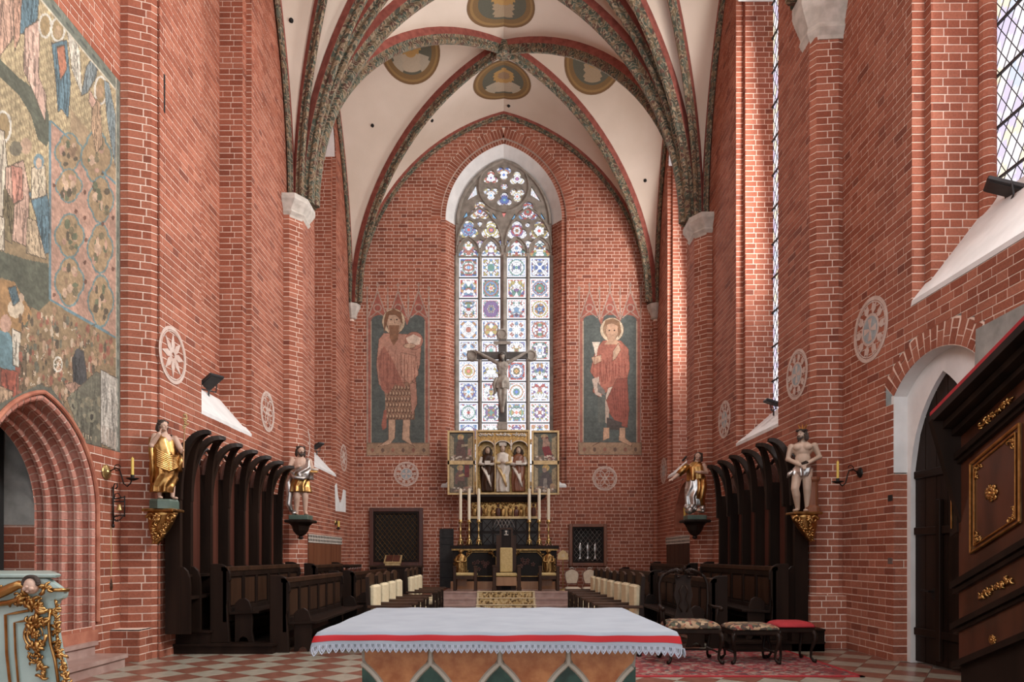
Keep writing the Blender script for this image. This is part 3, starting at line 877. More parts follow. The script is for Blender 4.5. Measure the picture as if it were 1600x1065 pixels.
# ================================================================== WINDOWS, PORTAL, PAINTINGS ON THE WALLS
SGC = np.array([(196, 62, 52), (70, 104, 190), (222, 148, 84), (96, 158, 140), (130, 90, 160), (214, 190, 96), (120, 170, 220), (206, 110, 90)], float)
def glass_colors(nx, ny, seed, white=.64, tint=None, fold='quad', border=True):
    r = np.random.default_rng(seed)
    u, v = np.meshgrid((np.arange(nx) + .5) / nx * 2 - 1, (np.arange(ny) + .5) / ny * 2 - 1)
    rad = np.hypot(u, v)
    if fold == 'quad': fu, fv = np.abs(u), np.abs(v)
    elif fold == 'diag': fu, fv = np.maximum(np.abs(u), np.abs(v)), np.minimum(np.abs(u), np.abs(v))
    elif fold == 'mirror': fu, fv = np.abs(u), v
    else:
        a = np.arctan2(v, u); k = int(r.integers(5, 9)); a = np.abs((a + PI) % (2 * PI / k) - PI / k); fu, fv = rad * np.cos(a), rad * np.sin(a)
    n = 30 if fold != 'mirror' else 44
    pts = r.random((n, 2)) * (1.05, 1.05 if fold != 'mirror' else 2.1) - (0, 0 if fold != 'mirror' else 1.05)
    d = (fu[..., None] - pts[:, 0]) ** 2 + (fv[..., None] - pts[:, 1]) ** 2
    o = np.argsort(d, -1); f1 = np.take_along_axis(d, o[..., :1], -1)[..., 0]; f2 = np.take_along_axis(d, o[..., 1:2], -1)[..., 0]
    pc = SGC[r.integers(0, len(SGC), n)]; wh = r.random(n) < white
    pc[wh] = np.array((226, 226, 232)) - r.random((wh.sum(), 1)) * 18
    C = pc[o[..., 0]] * .72 + 255 * .28 * (pc[o[..., 0]].mean(-1, keepdims=True) > 200)
    C[wh[o[..., 0]]] = pc[o[..., 0]][wh[o[..., 0]]]
    ring = r.uniform(.55, .8)
    if fold in ('quad', 'rad'):
        m = np.abs(rad - ring) < .055; C[m] = SGC[r.integers(0, len(SGC))] * .8
        C[rad < .16] = SGC[r.integers(0, len(SGC))]
    C[(np.sqrt(f2) - np.sqrt(f1)) < .022] *= .55
    if border:
        e = np.maximum(np.abs(u), np.abs(v)); C[(e > .84)] = (222, 222, 230)
        bm = (e > .76) & (e < .84); dots = ((np.floor(u * 8) + np.floor(v * 8)) % 2) == 0
        C[bm & dots] = SGC[r.integers(0, 2)]; C[e > .955] = (40, 40, 44)
    C = C * .80 + np.array((228, 228, 236)) * .20
    if tint is not None: C = C * .25 + np.asarray(tint, float) * .75
    return np.clip(C, 0, 255)
def glass_pane(parent, x0, x1, z0, z1, y, seed, nx=34, ny=34, **kw):
    c = Canvas(x1 - x0, z1 - z0, nx, ny, (0, 0, 0)); c.C = glass_colors(nx, ny, seed, **kw)
    return c.build('pane', lambda u, v: (x0 + u, y, z0 + v), 'stained_glass', parent)

# --- window_1: the great stained-glass window
win1 = thing('window_1', (0, GY, ESILL), world=True); win1['kind'] = 'structure'
KS = GY / F
def gu(px): return (px - CX) * KS
def gz(py): return H - (py - CY) * KS
def cr(x, y): return (690 + x * .1784, 210 + y * .1784)          # close-up of the tracery -> photo pixel
def G(x, y): p = cr(x, y); return (gu(p[0]), gz(p[1]))
K2 = .1784 * KS
def trefoil(cx, cy, off, r, rot=0., n=36, grow=0.):
    c = G(cx, cy); out = []
    for i in range(n):
        a = 2 * PI * i / n; best = .2 * off * K2
        for k in range(3):
            t = rot + PI / 2 + k * 2 * PI / 3; ox, oy = off * K2 * math.cos(t), off * K2 * math.sin(t)
            b = ox * math.cos(a) + oy * math.sin(a); q = b * b - (ox * ox + oy * oy) + (r * K2) ** 2
            if q > 0: best = max(best, b + math.sqrt(q))
        out.append((c[0] + best * math.cos(a), c[1] + best * math.sin(a)))
    return out
def bbox(l, e=.02):
    xs = [p[0] for p in l]; ys = [p[1] for p in l]; return min(xs) - e, max(xs) + e, min(ys) - e, max(ys) + e
lancx = [(717, 747), (752.6, 782), (792, 822), (828, 859)]
holes = []                                                       # (outline, kind)
for (x, y, rt) in ((545, 340, PI), (432, 385, 0), (662, 393, 0), (432, 520, PI), (662, 530, PI), (550, 578, 0)): holes.append((trefoil(x, y, 36, 33, rt), 'tre'))
holes.append(([(G(548, 460)[0] + 34 * K2 * math.cos(a * PI / 3), G(548, 460)[1] + 34 * K2 * math.sin(a * PI / 3)) for a in range(6)], 'tre'))
for x, y in ((335, 680), (755, 685)): holes.append((trefoil(x, y, 47, 46, 0), 'tre'))
for x, y in ((237, 842), (435, 845), (660, 850), (856, 852)): holes.append((trefoil(x, y, 47, 45, 0), 'tre'))
for t in ([(300, 450), (312, 535), (216, 588)], [(788, 462), (875, 600), (780, 540)]): holes.append(([G(*p) for p in t], 'pale'))
for t in ([(220, 680), (228, 725), (185, 740)], [(445, 690), (492, 752), (450, 735)], [(642, 700), (648, 748), (608, 752)], [(868, 688), (908, 752), (872, 742)],
          [(497, 940), (522, 925), (522, 985), (508, 990)], [(576, 930), (600, 945), (590, 985), (576, 990)]): holes.append(([G(*p) for p in t], 'blue'))
for t in ([(525, 685), (568, 685), (545, 735)], [(155, 935), (172, 935), (160, 968)], [(918, 950), (934, 950), (928, 980)]): holes.append(([G(*p) for p in t], 'red'))
for x, y, k in ((335, 790, 1), (752, 800, 1), (335, 962, 1.5), (755, 968, 1.5)):
    holes.append(([G(x + dx * k, y + dy * k) for dx, dy in ((-22, -18), (0, -26), (22, -18), (18, 8), (0, 26), (-18, 8))], 'shield'))
ztop = gz(401)
for (a, b) in lancx:
    xa, xb = gu(a), gu(b); w = xb - xa; z = ztop
    hd = [(0, 0), (1, 0), (1, .16), (.93, .30), (.78, .37), (.80, .52), (.70, .68), (.5, .84), (.30, .68), (.20, .52), (.22, .37), (.07, .30), (0, .16)]
    holes.append(([(xa + u * w, z + v * w * 1.02) for u, v in hd], 'lancet'))
outl = [(-1.5, ztop - .02), (1.5, ztop - .02)] + [(u, EZ + v) for u, v in reversed(GA.full(0, 20))]
MB().plate([outl] + [h for h, _ in holes], lambda u, v, t: Vector((u, GY - .06 + t * .12, v))).build('tracery', 'tracery_stone', win1)
m = MB()
rc = G(545, 462)
m.tube([(rc[0] + 218 * K2 * math.cos(a * PI / 20), GY - .07, rc[1] + 218 * K2 * math.sin(a * PI / 20)) for a in range(41)], .035, 6)
for (cx, hw, zb, rise) in ((gu(749.5), (gu(782) - gu(717)) / 2 + .05, gz(385), 1.18), (gu(825.5), (gu(859) - gu(792)) / 2 + .05, gz(385), 1.18)):
    m.tube([(cx + u, GY - .07, zb + v) for u, v in pointed(hw, rise, 12)], .032, 6)
for (a, b) in lancx:
    m.tube([((gu(a) + gu(b)) / 2 + u, GY - .07, gz(396) + v) for u, v in pointed((gu(b) - gu(a)) / 2 + .04, .50, 8)], .024, 6)
m.tube([(u, GY - .07, EZ + v) for u, v in GA.full(-.05, 20)], .05, 6)
m.build('tracery_moulding', 'tracery_stone', win1)
for i, (h, kd) in enumerate(holes):
    x0, x1, z0, z1 = bbox(h)
    kw = dict(border=False)
    n = 30 if x1 - x0 > .4 else 12
    if kd == 'tre': kw.update(fold='rad', white=.55)
    elif kd == 'pale': kw.update(tint=(214, 214, 222))
    elif kd == 'blue': kw.update(tint=(96, 158, 205))
    elif kd == 'red': kw.update(tint=(206, 92, 84))
    elif kd == 'shield': kw.update(white=.7, fold='mirror')
    else: kw.update(fold='mirror', white=.45)
    glass_pane(win1, x0, x1, z0, z1, GY + .03, 100 + i, n, n, **kw)
rows = [401 + 32.4 * k for k in range(12)]
for k in range(11):
    for j, (a, b) in enumerate(lancx):
        za, zb = gz(rows[k + 1]), gz(rows[k])
        glass_pane(win1, gu(a) - .01, gu(b) + .01, max(za, ESILL), zb, GY + .03, k * 4 + j, fold=('quad', 'rad', 'diag', 'mirror')[(k * 3 + j * 2 + k // 2) % 4])
for (a, b, t) in ((708, 717, .05), (747, 752.6, .04), (782, 792, .09), (822, 828, .04), (859, 866, .05)):
    MB().hexa([(gu(a), GY - .02, ESILL - .1), (gu((a + b) / 2) - .01, GY - t - .03, ESILL - .1), (gu((a + b) / 2) + .01, GY - t - .03, ESILL - .1), (gu(b), GY - .02, ESILL - .1),
               (gu(a), GY - .02, ztop + .02), (gu((a + b) / 2) - .01, GY - t - .03, ztop + .02), (gu((a + b) / 2) + .01, GY - t - .03, ztop + .02), (gu(b), GY - .02, ztop + .02)]).box((gu(a), GY - .02, ESILL - .1), (gu(b), GY + .06, ztop + .02)).build('mullion', 'tracery_stone', win1)
for r in rows:
    MB().box((-1.5, GY - .0, gz(r) - .013), (1.5, GY + .028, gz(r) + .013)).build('saddle_bar', 'window_lead', win1)

# --- windows in the right wall
def lattice_window(name, X, y0, y1, z0, z1, seed, nbar, dia=.17):
    w = thing(name, (X, (y0 + y1) / 2, z0)); w['kind'] = 'structure'
    ny, nz = max(8, int((y1 - y0) / .05)), int((z1 - z0) / .05)
    c = Canvas(y1 - y0, z1 - z0, ny, nz, (222, 216, 222)); r = np.random.default_rng(seed)
    a = np.floor((c.U + c.V * .62) / dia).astype(int); b = np.floor((c.U - c.V * .62) / dia).astype(int)
    h = (np.sin(a * 12.99 + b * 78.23 + seed) * 43758.5) % 1.
    c.C[h < .25] = (206, 196, 220); c.C[h > .82] = (228, 216, 196); c.C[(h > .5) & (h < .6)] = (198, 206, 224)
    c.build('pane', lambda u, v: (X, y0 + u, z0 + v), 'stained_glass', w)
    m = MB(); W, Hh = y1 - y0, z1 - z0; sl = 1 / .62
    for sg in (1, -1):
        k = -Hh / sl if sg > 0 else 0
        while k < W + (Hh / sl if sg < 0 else 0):
            # y = k + sg * v / sl
            pts = []
            va, vb = 0, Hh
            ya, yb = k, k + sg * Hh / sl
            lo, hi = 0., 1.
            if ya != yb:
                t0, t1 = (0 - ya) / (yb - ya), (W - ya) / (yb - ya)
                lo, hi = max(0, min(t0, t1)), min(1, max(t0, t1))
            if hi > lo: m.tube([(X - .006, y0 + ya + (yb - ya) * t, z0 + Hh * t) for t in (lo, hi)], .006, 4, cap=False)
            k += dia
    m.build('lead_lattice', 'window_lead', w)
    for i in range(nbar):
        z = z0 + (z1 - z0) * (i + 1) / (nbar + 1)
        MB().box((X - .035, y0, z - .014), (X - .008, y1, z + .014)).build('saddle_bar', 'window_lead', w)
    return w
lattice_window('window_2', 6.10, 4.6, 8.48, 5.4, 13, 3, 11)
lattice_window('window_3', 5.40, NR1[2], NR1[3], 4.2, 13.8, 4, 13)
lattice_window('window_4', 5.40, NR2[2], NR2[3], 4.2, 13.8, 5, 13)

# --- portal in the left nave wall: stepped orders of moulded brick
portal = thing('door_2', (-NX, PYC, PZ0)); portal['kind'] = 'structure'
NO = 4
def order_profile(j):
    "(inset from the outer arch line, depth behind the wall face) for one order"
    a0, x0 = j * .0625, j * .148; a1, x1 = a0 + .0625, x0 + .148
    # face, roll, hollow, step back
    return [(a0, x0 + .0), (a0 + .012, x0 - .012), (a0 + .035, x0 - .012), (a0 + .055, x0 + .006), (a0 + .058, x0 + .034), (a0 + .030, x0 + .050), (a0 + .004, x0 + .075), (a0 - .004, x0 + .108), (a0 + .020, x0 + .136), (a1, x1)]
def arch_path(w, zb):
    "list of (y, z) for one side, from base to apex, offset w inwards; piece boundaries"
    pts = []
    n = int((PZS - zb) / COURSE)
    for k in range(n + 1): pts.append((PA.hw - w, zb + (PZS - zb) * k / n))
    am = PA.amax(-w); na = 15
    for k in range(1, na + 1):
        a = am * k / na; pts.append(((PA.r - w) * math.cos(a) - PA.c, PZS + (PA.r - w) * math.sin(a)))
    return pts
for j in range(NO):
    pr = order_profile(j); paths = [arch_path(a, PZ0) for a, _ in pr]
    bk = MB()
    for sg in (1, -1):
        bk.loft([[(-NX - x - .007, PYC + sg * (y + .004), z) for y, z in pth] for (a, x), pth in zip(pr, paths)], cap=False, close=False)
        N = len(paths[0])
        for k in range(N - 1):
            rows_ = []
            for (a, x), pth in zip(pr, paths):
                (ya, za), (yb, zb) = pth[k], pth[k + 1]; L = math.hypot(yb - ya, zb - za) + 1e-6; e = min(.35, .007 / L)
                rows_.append([(-NX - x, PYC + sg * (ya + (yb - ya) * t), za + (zb - za) * t) for t in (e, 1 - e)])
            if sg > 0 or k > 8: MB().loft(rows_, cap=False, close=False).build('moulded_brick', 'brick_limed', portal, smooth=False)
    bk.build('joint_bed', 'mortar', portal)
# raised label moulding round the arch
pa = arch_path(-.03, PZ0 + .1)
for sg in (1, -1):
    MB().tube([(-NX + .02, PYC + sg * y, z) for y, z in pa], .028, 8, flat=.9).build('label_mould', 'rough_brick', portal)
# passage behind: plastered jamb above, brick below
xi = NX + NO * .148; hwi = PA.hw - NO * .0625
mj = Masonry('passage_brick')
mj.panel((-xi, PYC + hwi, 0), (-1, 0, 0), (0, -1, 0), lambda z: [(0, .42)], PZ0, 1.78)
mj.finish(60, parent=portal)
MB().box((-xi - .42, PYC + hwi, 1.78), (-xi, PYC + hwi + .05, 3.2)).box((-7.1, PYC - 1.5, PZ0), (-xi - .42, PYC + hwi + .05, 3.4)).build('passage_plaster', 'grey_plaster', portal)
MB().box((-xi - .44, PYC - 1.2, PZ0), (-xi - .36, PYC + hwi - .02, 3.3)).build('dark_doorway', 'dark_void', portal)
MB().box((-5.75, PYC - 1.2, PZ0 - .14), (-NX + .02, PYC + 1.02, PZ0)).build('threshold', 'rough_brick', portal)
for (x1, y1, za, zb) in ((-4.74, 8.62, 0, .17), (-5.08, 8.56, .17, .335)):
    st = MB().box((-5.8, 4.5, za), (x1 - .03, y1 - .02, zb - .05)).box((-5.8, 4.5, zb - .05), (x1, y1, zb)).build('trim_step', 'step_stone'); st['kind'] = 'structure'; st.name = 'trim_1'

# --- great mural on the left nave wall
MY0 = 6.3
c = Canvas(MUR[1] - MY0, MUR[3] - MUR[2], 215, 380, (172, 150, 112))
def M(px, py):
    Y = NX * F / (CX - px); return (Y - MY0, H - (py - CY) * Y / F - MUR[2])
MRND = random.Random(21)
def mpoly(pts, col, folds=None, **k):
    q = [M(*p) for p in pts]; mk = c.mask_poly(q); c.fill(mk, col, k.get('a', 1.))
    w, h = max(p[0] for p in pts) - min(p[0] for p in pts), max(p[1] for p in pts) - min(p[1] for p in pts)
    if folds is None: folds = int(w * h / 90) if w < 60 and h > 24 else 0
    dk = np.array(col) * .62; lt = np.minimum(np.array(col) * 1.18, 235)
    x0, y0 = min(p[0] for p in pts), min(p[1] for p in pts)
    for i in range(min(folds, 26)):
        a, b = x0 + MRND.random() * w, y0 + MRND.random() * h * .6; s = [M(a, b)]
        for j in range(4): a += MRND.uniform(-3, 3); b += h * .12; s.append(M(a, b))
        m_ = c.mask_line(s, .012 + .01 * MRND.random()) & mk; c.fill(m_, dk if i % 2 else lt, .75)
    if w < 60: c.fill(c.mask_line(q + [q[0]], .011), (84, 72, 60), .8)
def mell(cx, cy, rx, ry, col, a=1., n=20, **k): c.poly([M(cx + rx * math.cos(2 * PI * i / n), cy + ry * math.sin(2 * PI * i / n)) for i in range(n)], col, a=a, **k)
def mring(cx, cy, rx, ry, w, col):
    mell(cx, cy, rx, ry, col); mell(cx, cy, rx - w, ry - w * 1.2, (168, 140, 96))
# diaper ground
cells_ = (np.floor(c.U / .035) + np.floor((c.V + c.U * .35) / .05)) % 2 == 0
c.C[cells_] = (203, 180, 134)
c.C[((c.U / .07) % 1 < .12)] *= .86
c.C[c.V < 2.1] = (150, 126, 92)
# lower crowd ground
mpoly([(-40, 500), (75, 470), (185, 530), (185, 720), (-40, 720)], (150, 124, 90))
mpoly([(-40, 560), (30, 575), (42, 640), (-40, 690)], (160, 84, 66))
# dark green band, hill
GRN = (92, 96, 80)
mpoly([(-40, 70), (0, 92), (30, 122), (52, 138), (66, 150), (76, 180), (78, 215), (72, 230), (58, 216), (48, 180), (30, 150), (0, 120), (-40, 90)], GRN)
mpoly([(-40, 380), (0, 392), (40, 405), (75, 412), (77, 470), (60, 486), (44, 478), (20, 440), (-40, 420)], GRN)
mpoly([(20, 470), (48, 480), (42, 510), (22, 512)], (98, 106, 84))
# framed panel with medallions
mpoly([(78, 192), (108, 215), (180, 282), (180, 527), (78, 468)], (192, 146, 124))
mpoly([(110, 170), (180, 255), (180, 290), (110, 215)], (176, 148, 112))
for (x, y, rx, ry) in ((107, 238, 22, 30), (107, 290, 21, 26), (108, 368, 23, 34), (108, 440, 23, 38), (150, 245, 24, 40), (157, 312, 20, 36), (156, 388, 20, 38), (157, 470, 20, 40)):
    for dx, dy in ((-.35, 0), (.35, 0), (0, -.42), (0, .42)):
        mell(x + dx * rx, y + dy * ry, rx * .72, ry * .64, (110, 138, 138), n=12)
    for dx, dy in ((-.35, 0), (.35, 0), (0, -.42), (0, .42)):
        mell(x + dx * rx, y + dy * ry, rx * .60, ry * .55, (170, 140, 102), n=12)
    rr = random.Random(int(x * y))
    for k in range(14):
        mell(x + rr.uniform(-.5, .5) * rx, y + rr.uniform(-.65, .65) * ry, rr.uniform(2, 5), rr.uniform(3, 9), rr.choice([(196, 150, 126), (122, 110, 82), (106, 112, 84), (150, 118, 90), (206, 170, 140), (92, 82, 66)]), n=8)
for x, y in ((84, 290), (132, 300), (132, 340), (134, 375), (132, 410), (84, 460), (133, 440), (176, 340), (176, 420), (118, 330), (160, 350)): mell(x, y, 2.6, 3.6, (116, 76, 62), n=8)
for pts, w in (([(78, 190), (78, 468), (180, 527)], .035), ([(80, 190), (108, 216)], .03), ([(160, 268), (182, 288)], .03)):
    c.line([M(*p) for p in pts], w, (104, 138, 148))
# upper figures
PINK, BLUE, PALE = (206, 166, 146), (92, 124, 138), (208, 192, 168)
mpoly([(-10, -40), (25, -40), (20, 60), (-10, 100)], (196, 152, 128)); mpoly([(34, -30), (62, -30), (58, 30), (42, 52), (28, 54)], BLUE)
mpoly([(38, 45), (62, 30), (60, 120), (72, 150), (70, 190), (50, 140), (36, 110)], PINK); mpoly([(20, 0), (34, -10), (30, 60), (22, 80)], (200, 150, 124))
mpoly([(104, 45), (112, 40), (124, 80), (128, 150), (112, 110)], (206, 196, 178)); mring(70, 40, 11, 20, 3.2, (222, 214, 196)); mring(90, 46, 12, 20, 3.2, (226, 220, 204))
mpoly([(80, 68), (104, 62), (110, 130), (106, 185), (96, 170), (90, 175), (86, 120)], BLUE); mpoly([(88, 74), (100, 70), (104, 108), (94, 125)], (190, 116, 86)); mell(90, 50, 6, 10, (190, 158, 120))
c.line([M(89, 70), M(89, 165)], .012, (220, 206, 180))
mpoly([(126, 150), (134, 105), (146, 86), (154, 92), (150, 120), (136, 145)], (120, 132, 134)); mring(157, 141, 11, 23, 3, (226, 220, 204))
mpoly([(162, 125), (170, 130), (180, 180), (180, 262), (172, 220), (166, 180)], (128, 146, 150)); mpoly([(144, 150), (156, 160), (160, 225), (150, 240), (142, 200)], (186, 150, 116)); mell(155, 143, 6, 11, (186, 150, 112)); mpoly([(140, 140), (150, 158), (144, 170), (138, 158)], (206, 160, 138))
# middle-left saints
mring(4, 198, 14, 26, 3.5, (222, 216, 200)); mpoly([(-30, 190), (6, 205), (14, 290), (26, 345), (-30, 330)], PALE)
mpoly([(8, 262), (36, 250), (46, 300), (42, 385), (10, 372)], (200, 160, 138)); mpoly([(16, 258), (34, 262), (36, 310), (20, 320)], (196, 132, 112)); mell(40, 228, 9, 13, (196, 160, 130)); mell(24, 232, 10, 12, (120, 112, 92))
mpoly([(44, 300), (72, 296), (78, 330), (76, 395), (66, 398), (56, 340)], BLUE); mpoly([(48, 262), (70, 258), (72, 305), (48, 312)], (206, 186, 156)); mell(60, 252, 8, 12, (110, 140, 150)); mell(60, 255, 5, 8, (204, 170, 140))
mpoly([(42, 340), (56, 345), (72, 405), (40, 395)], (194, 168, 134)); mpoly([(6, 290), (22, 320), (18, 380), (2, 370)], (124, 110, 80))
mpoly([(-30, 330), (6, 340), (6, 392), (-30, 385)], (206, 190, 166))
# lower-left figures
mpoly([(-30, 430), (22, 440), (50, 490), (30, 520), (-30, 500)], (176, 132, 84)); mell(24, 482, 13, 15, (214, 192, 162)); mell(32, 465, 5, 7, (206, 176, 146)); mpoly([(12, 450), (24, 446), (30, 470), (20, 478)], (86, 112, 122))
mpoly([(-30, 505), (14, 520), (30, 545), (22, 580), (-30, 565)], (104, 140, 150)); mpoly([(18, 512), (32, 520), (30, 575), (20, 570)], (218, 206, 184)); mell(8, 505, 9, 14, (206, 160, 136))
mpoly([(30, 540), (40, 545), (40, 640), (28, 640)], (112, 92, 70)); mpoly([(0, 575), (26, 580), (24, 640), (0, 660)], (164, 80, 62)); mpoly([(-5, 600), (20, 612), (10, 650), (-5, 655)], (186, 152, 120))
# crowd of little bodies
rr = random.Random(5)
for k in range(330):
    x = rr.uniform(30, 180); y = rr.uniform(482 + (x - 78) * .5 if x > 78 else 490, 645)
    if x > 150 and y > 570: continue
    col = rr.choice([(196, 158, 126), (182, 140, 106), (120, 96, 72), (96, 84, 68), (206, 180, 150), (150, 106, 82), (112, 110, 92), (160, 96, 76)])
    mell(x, y, rr.uniform(1.5, 3.4), rr.uniform(3, 9), col, n=8)
for k in range(60):
    x = rr.uniform(30, 150); y = rr.uniform(500, 640); dx = rr.uniform(-8, 8); c.line([M(x, y), M(x + dx, y + rr.uniform(-12, 12))], .008, rr.choice([(96, 78, 60), (214, 196, 168)]))
mpoly([(112, 560), (120, 545), (130, 548), (134, 575), (136, 600), (128, 608), (114, 596)], (70, 70, 72)); mell(121, 552, 5, 8, (84, 84, 86)); mpoly([(100, 600), (116, 596), (132, 606), (138, 590), (144, 610), (130, 626), (108, 612)], (172, 132, 110))
for a in range(6): c.line([M(90, 569), M(90 + 7 * math.cos(a * PI / 3), 569 + 12 * math.sin(a * PI / 3))], .008, (226, 218, 200))
c.fill(c.mask_poly([M(90 + 7.5 * math.cos(i * PI / 10), 569 + 12.5 * math.sin(i * PI / 10)) for i in range(20)]) & ~c.mask_poly([M(90 + 5.6 * math.cos(i * PI / 10), 569 + 9.6 * math.sin(i * PI / 10)) for i in range(20)]), (226, 218, 200))
# grey-green monster and surround of the arch
mpoly([(-40, 650), (40, 610), (60, 600), (80, 606), (112, 650), (140, 700), (160, 730), (-40, 730)], (104, 106, 92))
mpoly([(104, 622), (150, 580), (158, 585), (158, 702), (140, 695), (118, 660)], (108, 106, 90))
for (x, y) in ((115, 634), (143, 651)): mell(x, y, 6, 9, (140, 136, 112)); mell(x, y, 3, 5, (64, 62, 56))
for k in range(40): mell(rr.uniform(108, 156), rr.uniform(615, 695), rr.uniform(1.5, 4), rr.uniform(2, 6), rr.choice([(92, 92, 78), (128, 124, 102), (148, 138, 112)]), n=8)
for k in range(5): mpoly([(124 + k * 4, 672 + k * 2), (127 + k * 4, 674 + k * 2), (126 + k * 4, 684 + k * 2)], (196, 184, 152))
# plaque with lines of lettering
mpoly([(157, 577), (184, 592), (184, 706), (157, 692)], (190, 184, 172))
for k in range(15): c.line([M(160.5, 588 + k * 5.0), M(181, 599 + k * 5.1)], .009, (152, 144, 134))
mpoly([(158, 662), (183, 676), (183, 704), (158, 690)], (186, 156, 136), a=.8)
for k in range(4): c.line([M(160.5, 666 + k * 6.0), M(181, 679 + k * 6.1)], .007, (150, 120, 104))
# painted frame along top and far edge
W_, H_ = c.w, c.h
c.fill(c.V > H_ - .16, (118, 124, 110)); c.fill((c.V > H_ - .18) & (c.V < H_ - .155), (206, 196, 172)); c.fill((c.V > H_ - .10) & (c.V < H_ - .06) & ((c.U / .25) % 1 < .6), (88, 96, 88))
c.fill(c.U > W_ - .085, (124, 130, 116)); c.fill((c.U > W_ - .10) & (c.U < W_ - .085), (206, 196, 172)); c.fill((c.U > W_ - .05) & (c.U < W_ - .03) & ((c.V / .22) % 1 < .6), (92, 100, 92))
mpoly([(157, 577), (184, 592), (184, 706), (157, 692)], (190, 184, 172), a=.55)
c.noise(.10, (60, 110), 3); c.noise(.13, (130, 240), 4); c.noise(.08, (12, 20), 5)
gl = c.C.mean(-1, keepdims=True); c.C = (c.C * .86 + gl * .14) * .86 + np.array((170, 156, 132)) * .12
kz = c.V + MUR[2]; ky = c.U + MY0
hw_ = np.array([[0.]]); vv = kz - PZS
inside = (kz < PZS + PA.apex(.0)) & (np.abs(ky - PYC) < np.sqrt(np.maximum(0, (PA.r) ** 2 - vv ** 2)) - PA.c)
o = c.build('mural', lambda u, v: (-NX + .004, MY0 + u, MUR[2] + v), 'fresco', wall_nave_left, keep=~inside, dark=.70)
tag(o, 'large faded last-judgement mural with saints, medallions and a crowd of small figures')
c2 = Canvas(MY0 - MUR[0], MUR[3] - MUR[2], 215, 190, (166, 146, 112)); c2.C = c.C[::2, ::-1].copy()
c2.build('mural_left_part', lambda u, v: (-NX + .004, MUR[0] + u, MUR[2] + v), 'fresco', wall_nave_left, dark=.7)

# --- painted saints on the end wall
def WB(px, py): return ((px - CX) * YE / F, H - (py - CY) * YE / F)
class WallPaint(Canvas):
    def __init__(s, px0, px1, py0, py1, nx, ny, base):
        a, b = WB(px0, py1), WB(px1, py0); s.o = a
        super().__init__(b[0] - a[0], b[1] - a[1], nx, ny, base); s.alpha = np.zeros((ny, nx), bool)
    def m(s, px, py): p = WB(px, py); return (p[0] - s.o[0], p[1] - s.o[1])
    def P(s, pts, col, a=1., line=None, lw=.012):
        q = [s.m(*p) for p in pts]; k = s.mask_poly(q); s.fill(k, col, a); s.alpha |= k
        if line is not None: s.L(pts + [pts[0]], lw, line)
    def E(s, cx, cy, rx, ry, col, a=1., n=24, **k): s.P([(cx + rx * math.cos(2 * PI * i / n), cy + ry * math.sin(2 * PI * i / n)) for i in range(n)], col, a, **k)
    def L(s, pts, w, col, a=1.):
        k = s.mask_line([s.m(*p) for p in pts], w); s.fill(k, col, a); s.alpha |= k
    def done(s, parent, label):
        ox, oz = s.o
        o = s.build('mural', lambda u, v: (ox + u, YE - .0035, oz + v), 'fresco', parent, keep=s.alpha, dark=1.0); return tag(o, label)
def canopy(w, xl, xr, yb, yt, ytop):
    "painted frame: columns, foil-headed field and gables with finials; w in photo pixels"
    LIN, RED, TEAL = (160, 136, 122), (138, 78, 66), (84, 90, 86)
    n = 3; W = xr - xl
    w.P([(xl, yb), (xr, yb), (xr, yt - 5), (xl, yt - 5)], (150, 96, 82))
    w.P([(xl + 6, yb - 18), (xr - 6, yb - 18), (xr - 6, yt + 6), (xl + 6, yt + 6)], TEAL)
    for k in range(n): w.E(xl + 6 + (W - 12) * (k + .5) / n, yt + 6, (W - 12) / 6 - .5, 9 if k == 1 else 8, TEAL)
    for k in range(1, n): w.P([(xl + 6 + (W - 12) * k / n - 6, yt - 2), (xl + 6 + (W - 12) * k / n + 6, yt - 2), (xl + 6 + (W - 12) * k / n, yt + 14)], (150, 96, 82))
    for x in (xl, xr): w.L([(x, yb), (x, yt - 30)], .05, LIN); w.L([(x, yt - 30), (x, ytop + 8)], .035, LIN); w.E(x, ytop + 8, 2.2, 3, LIN)
    for x in (xl + 6, xr - 6): w.L([(x, yb - 18), (x, yt + 8)], .03, (168, 148, 128))
    for k in range(n):
        x0, x1 = xl + W * k / n, xl + W * (k + 1) / n; xm = (x0 + x1) / 2
        w.P([(x0 + 3, yt - 2), (xm, ytop + 16), (x1 - 3, yt - 2)], (150, 88, 74))
        w.L([(x0 + 2, yt), (xm, ytop + 12), (x1 - 2, yt)], .04, LIN); w.L([(xm, ytop + 14), (xm, ytop)], .035, LIN); w.E(xm, ytop + 3, 2.6, 2, LIN)
        w.E(xm, yt - 13, 6.5, 6.5, LIN); w.E(xm, yt - 13, 4.6, 4.6, RED)
        w.L([(x0 + 4, yt + 2), (xm, yt - 8), (x1 - 4, yt + 2)], .03, LIN)
        if k: w.L([(x0, yt + 4), (x0, yt - 30)], .05, LIN); w.L([(x0, yt - 30), (x0, ytop + 6)], .035, LIN)
    w.P([(xl - 1, yb), (xr + 1, yb), (xr + 1, yb - 19), (xl - 1, yb - 19)], (152, 126, 102), line=(122, 100, 84), lw=.02)
    for k in range(6): w.E(xl + W * (k + .5) / 6, yb - 8, 2.4, 3.4, (106, 84, 72) if k % 2 else (140, 96, 80))
LINE = (92, 66, 54)
w = WallPaint(568, 678, 432, 714, 165, 423, (110, 60, 50))
canopy(w, 574, 670, 711, 494, 442)
ROBE, ROBE2, SK = (168, 126, 108), (148, 96, 82), (180, 150, 126)
w.E(615, 502, 18, 20, (190, 170, 142), line=LINE); w.E(615, 502, 13, 15, (150, 122, 98))
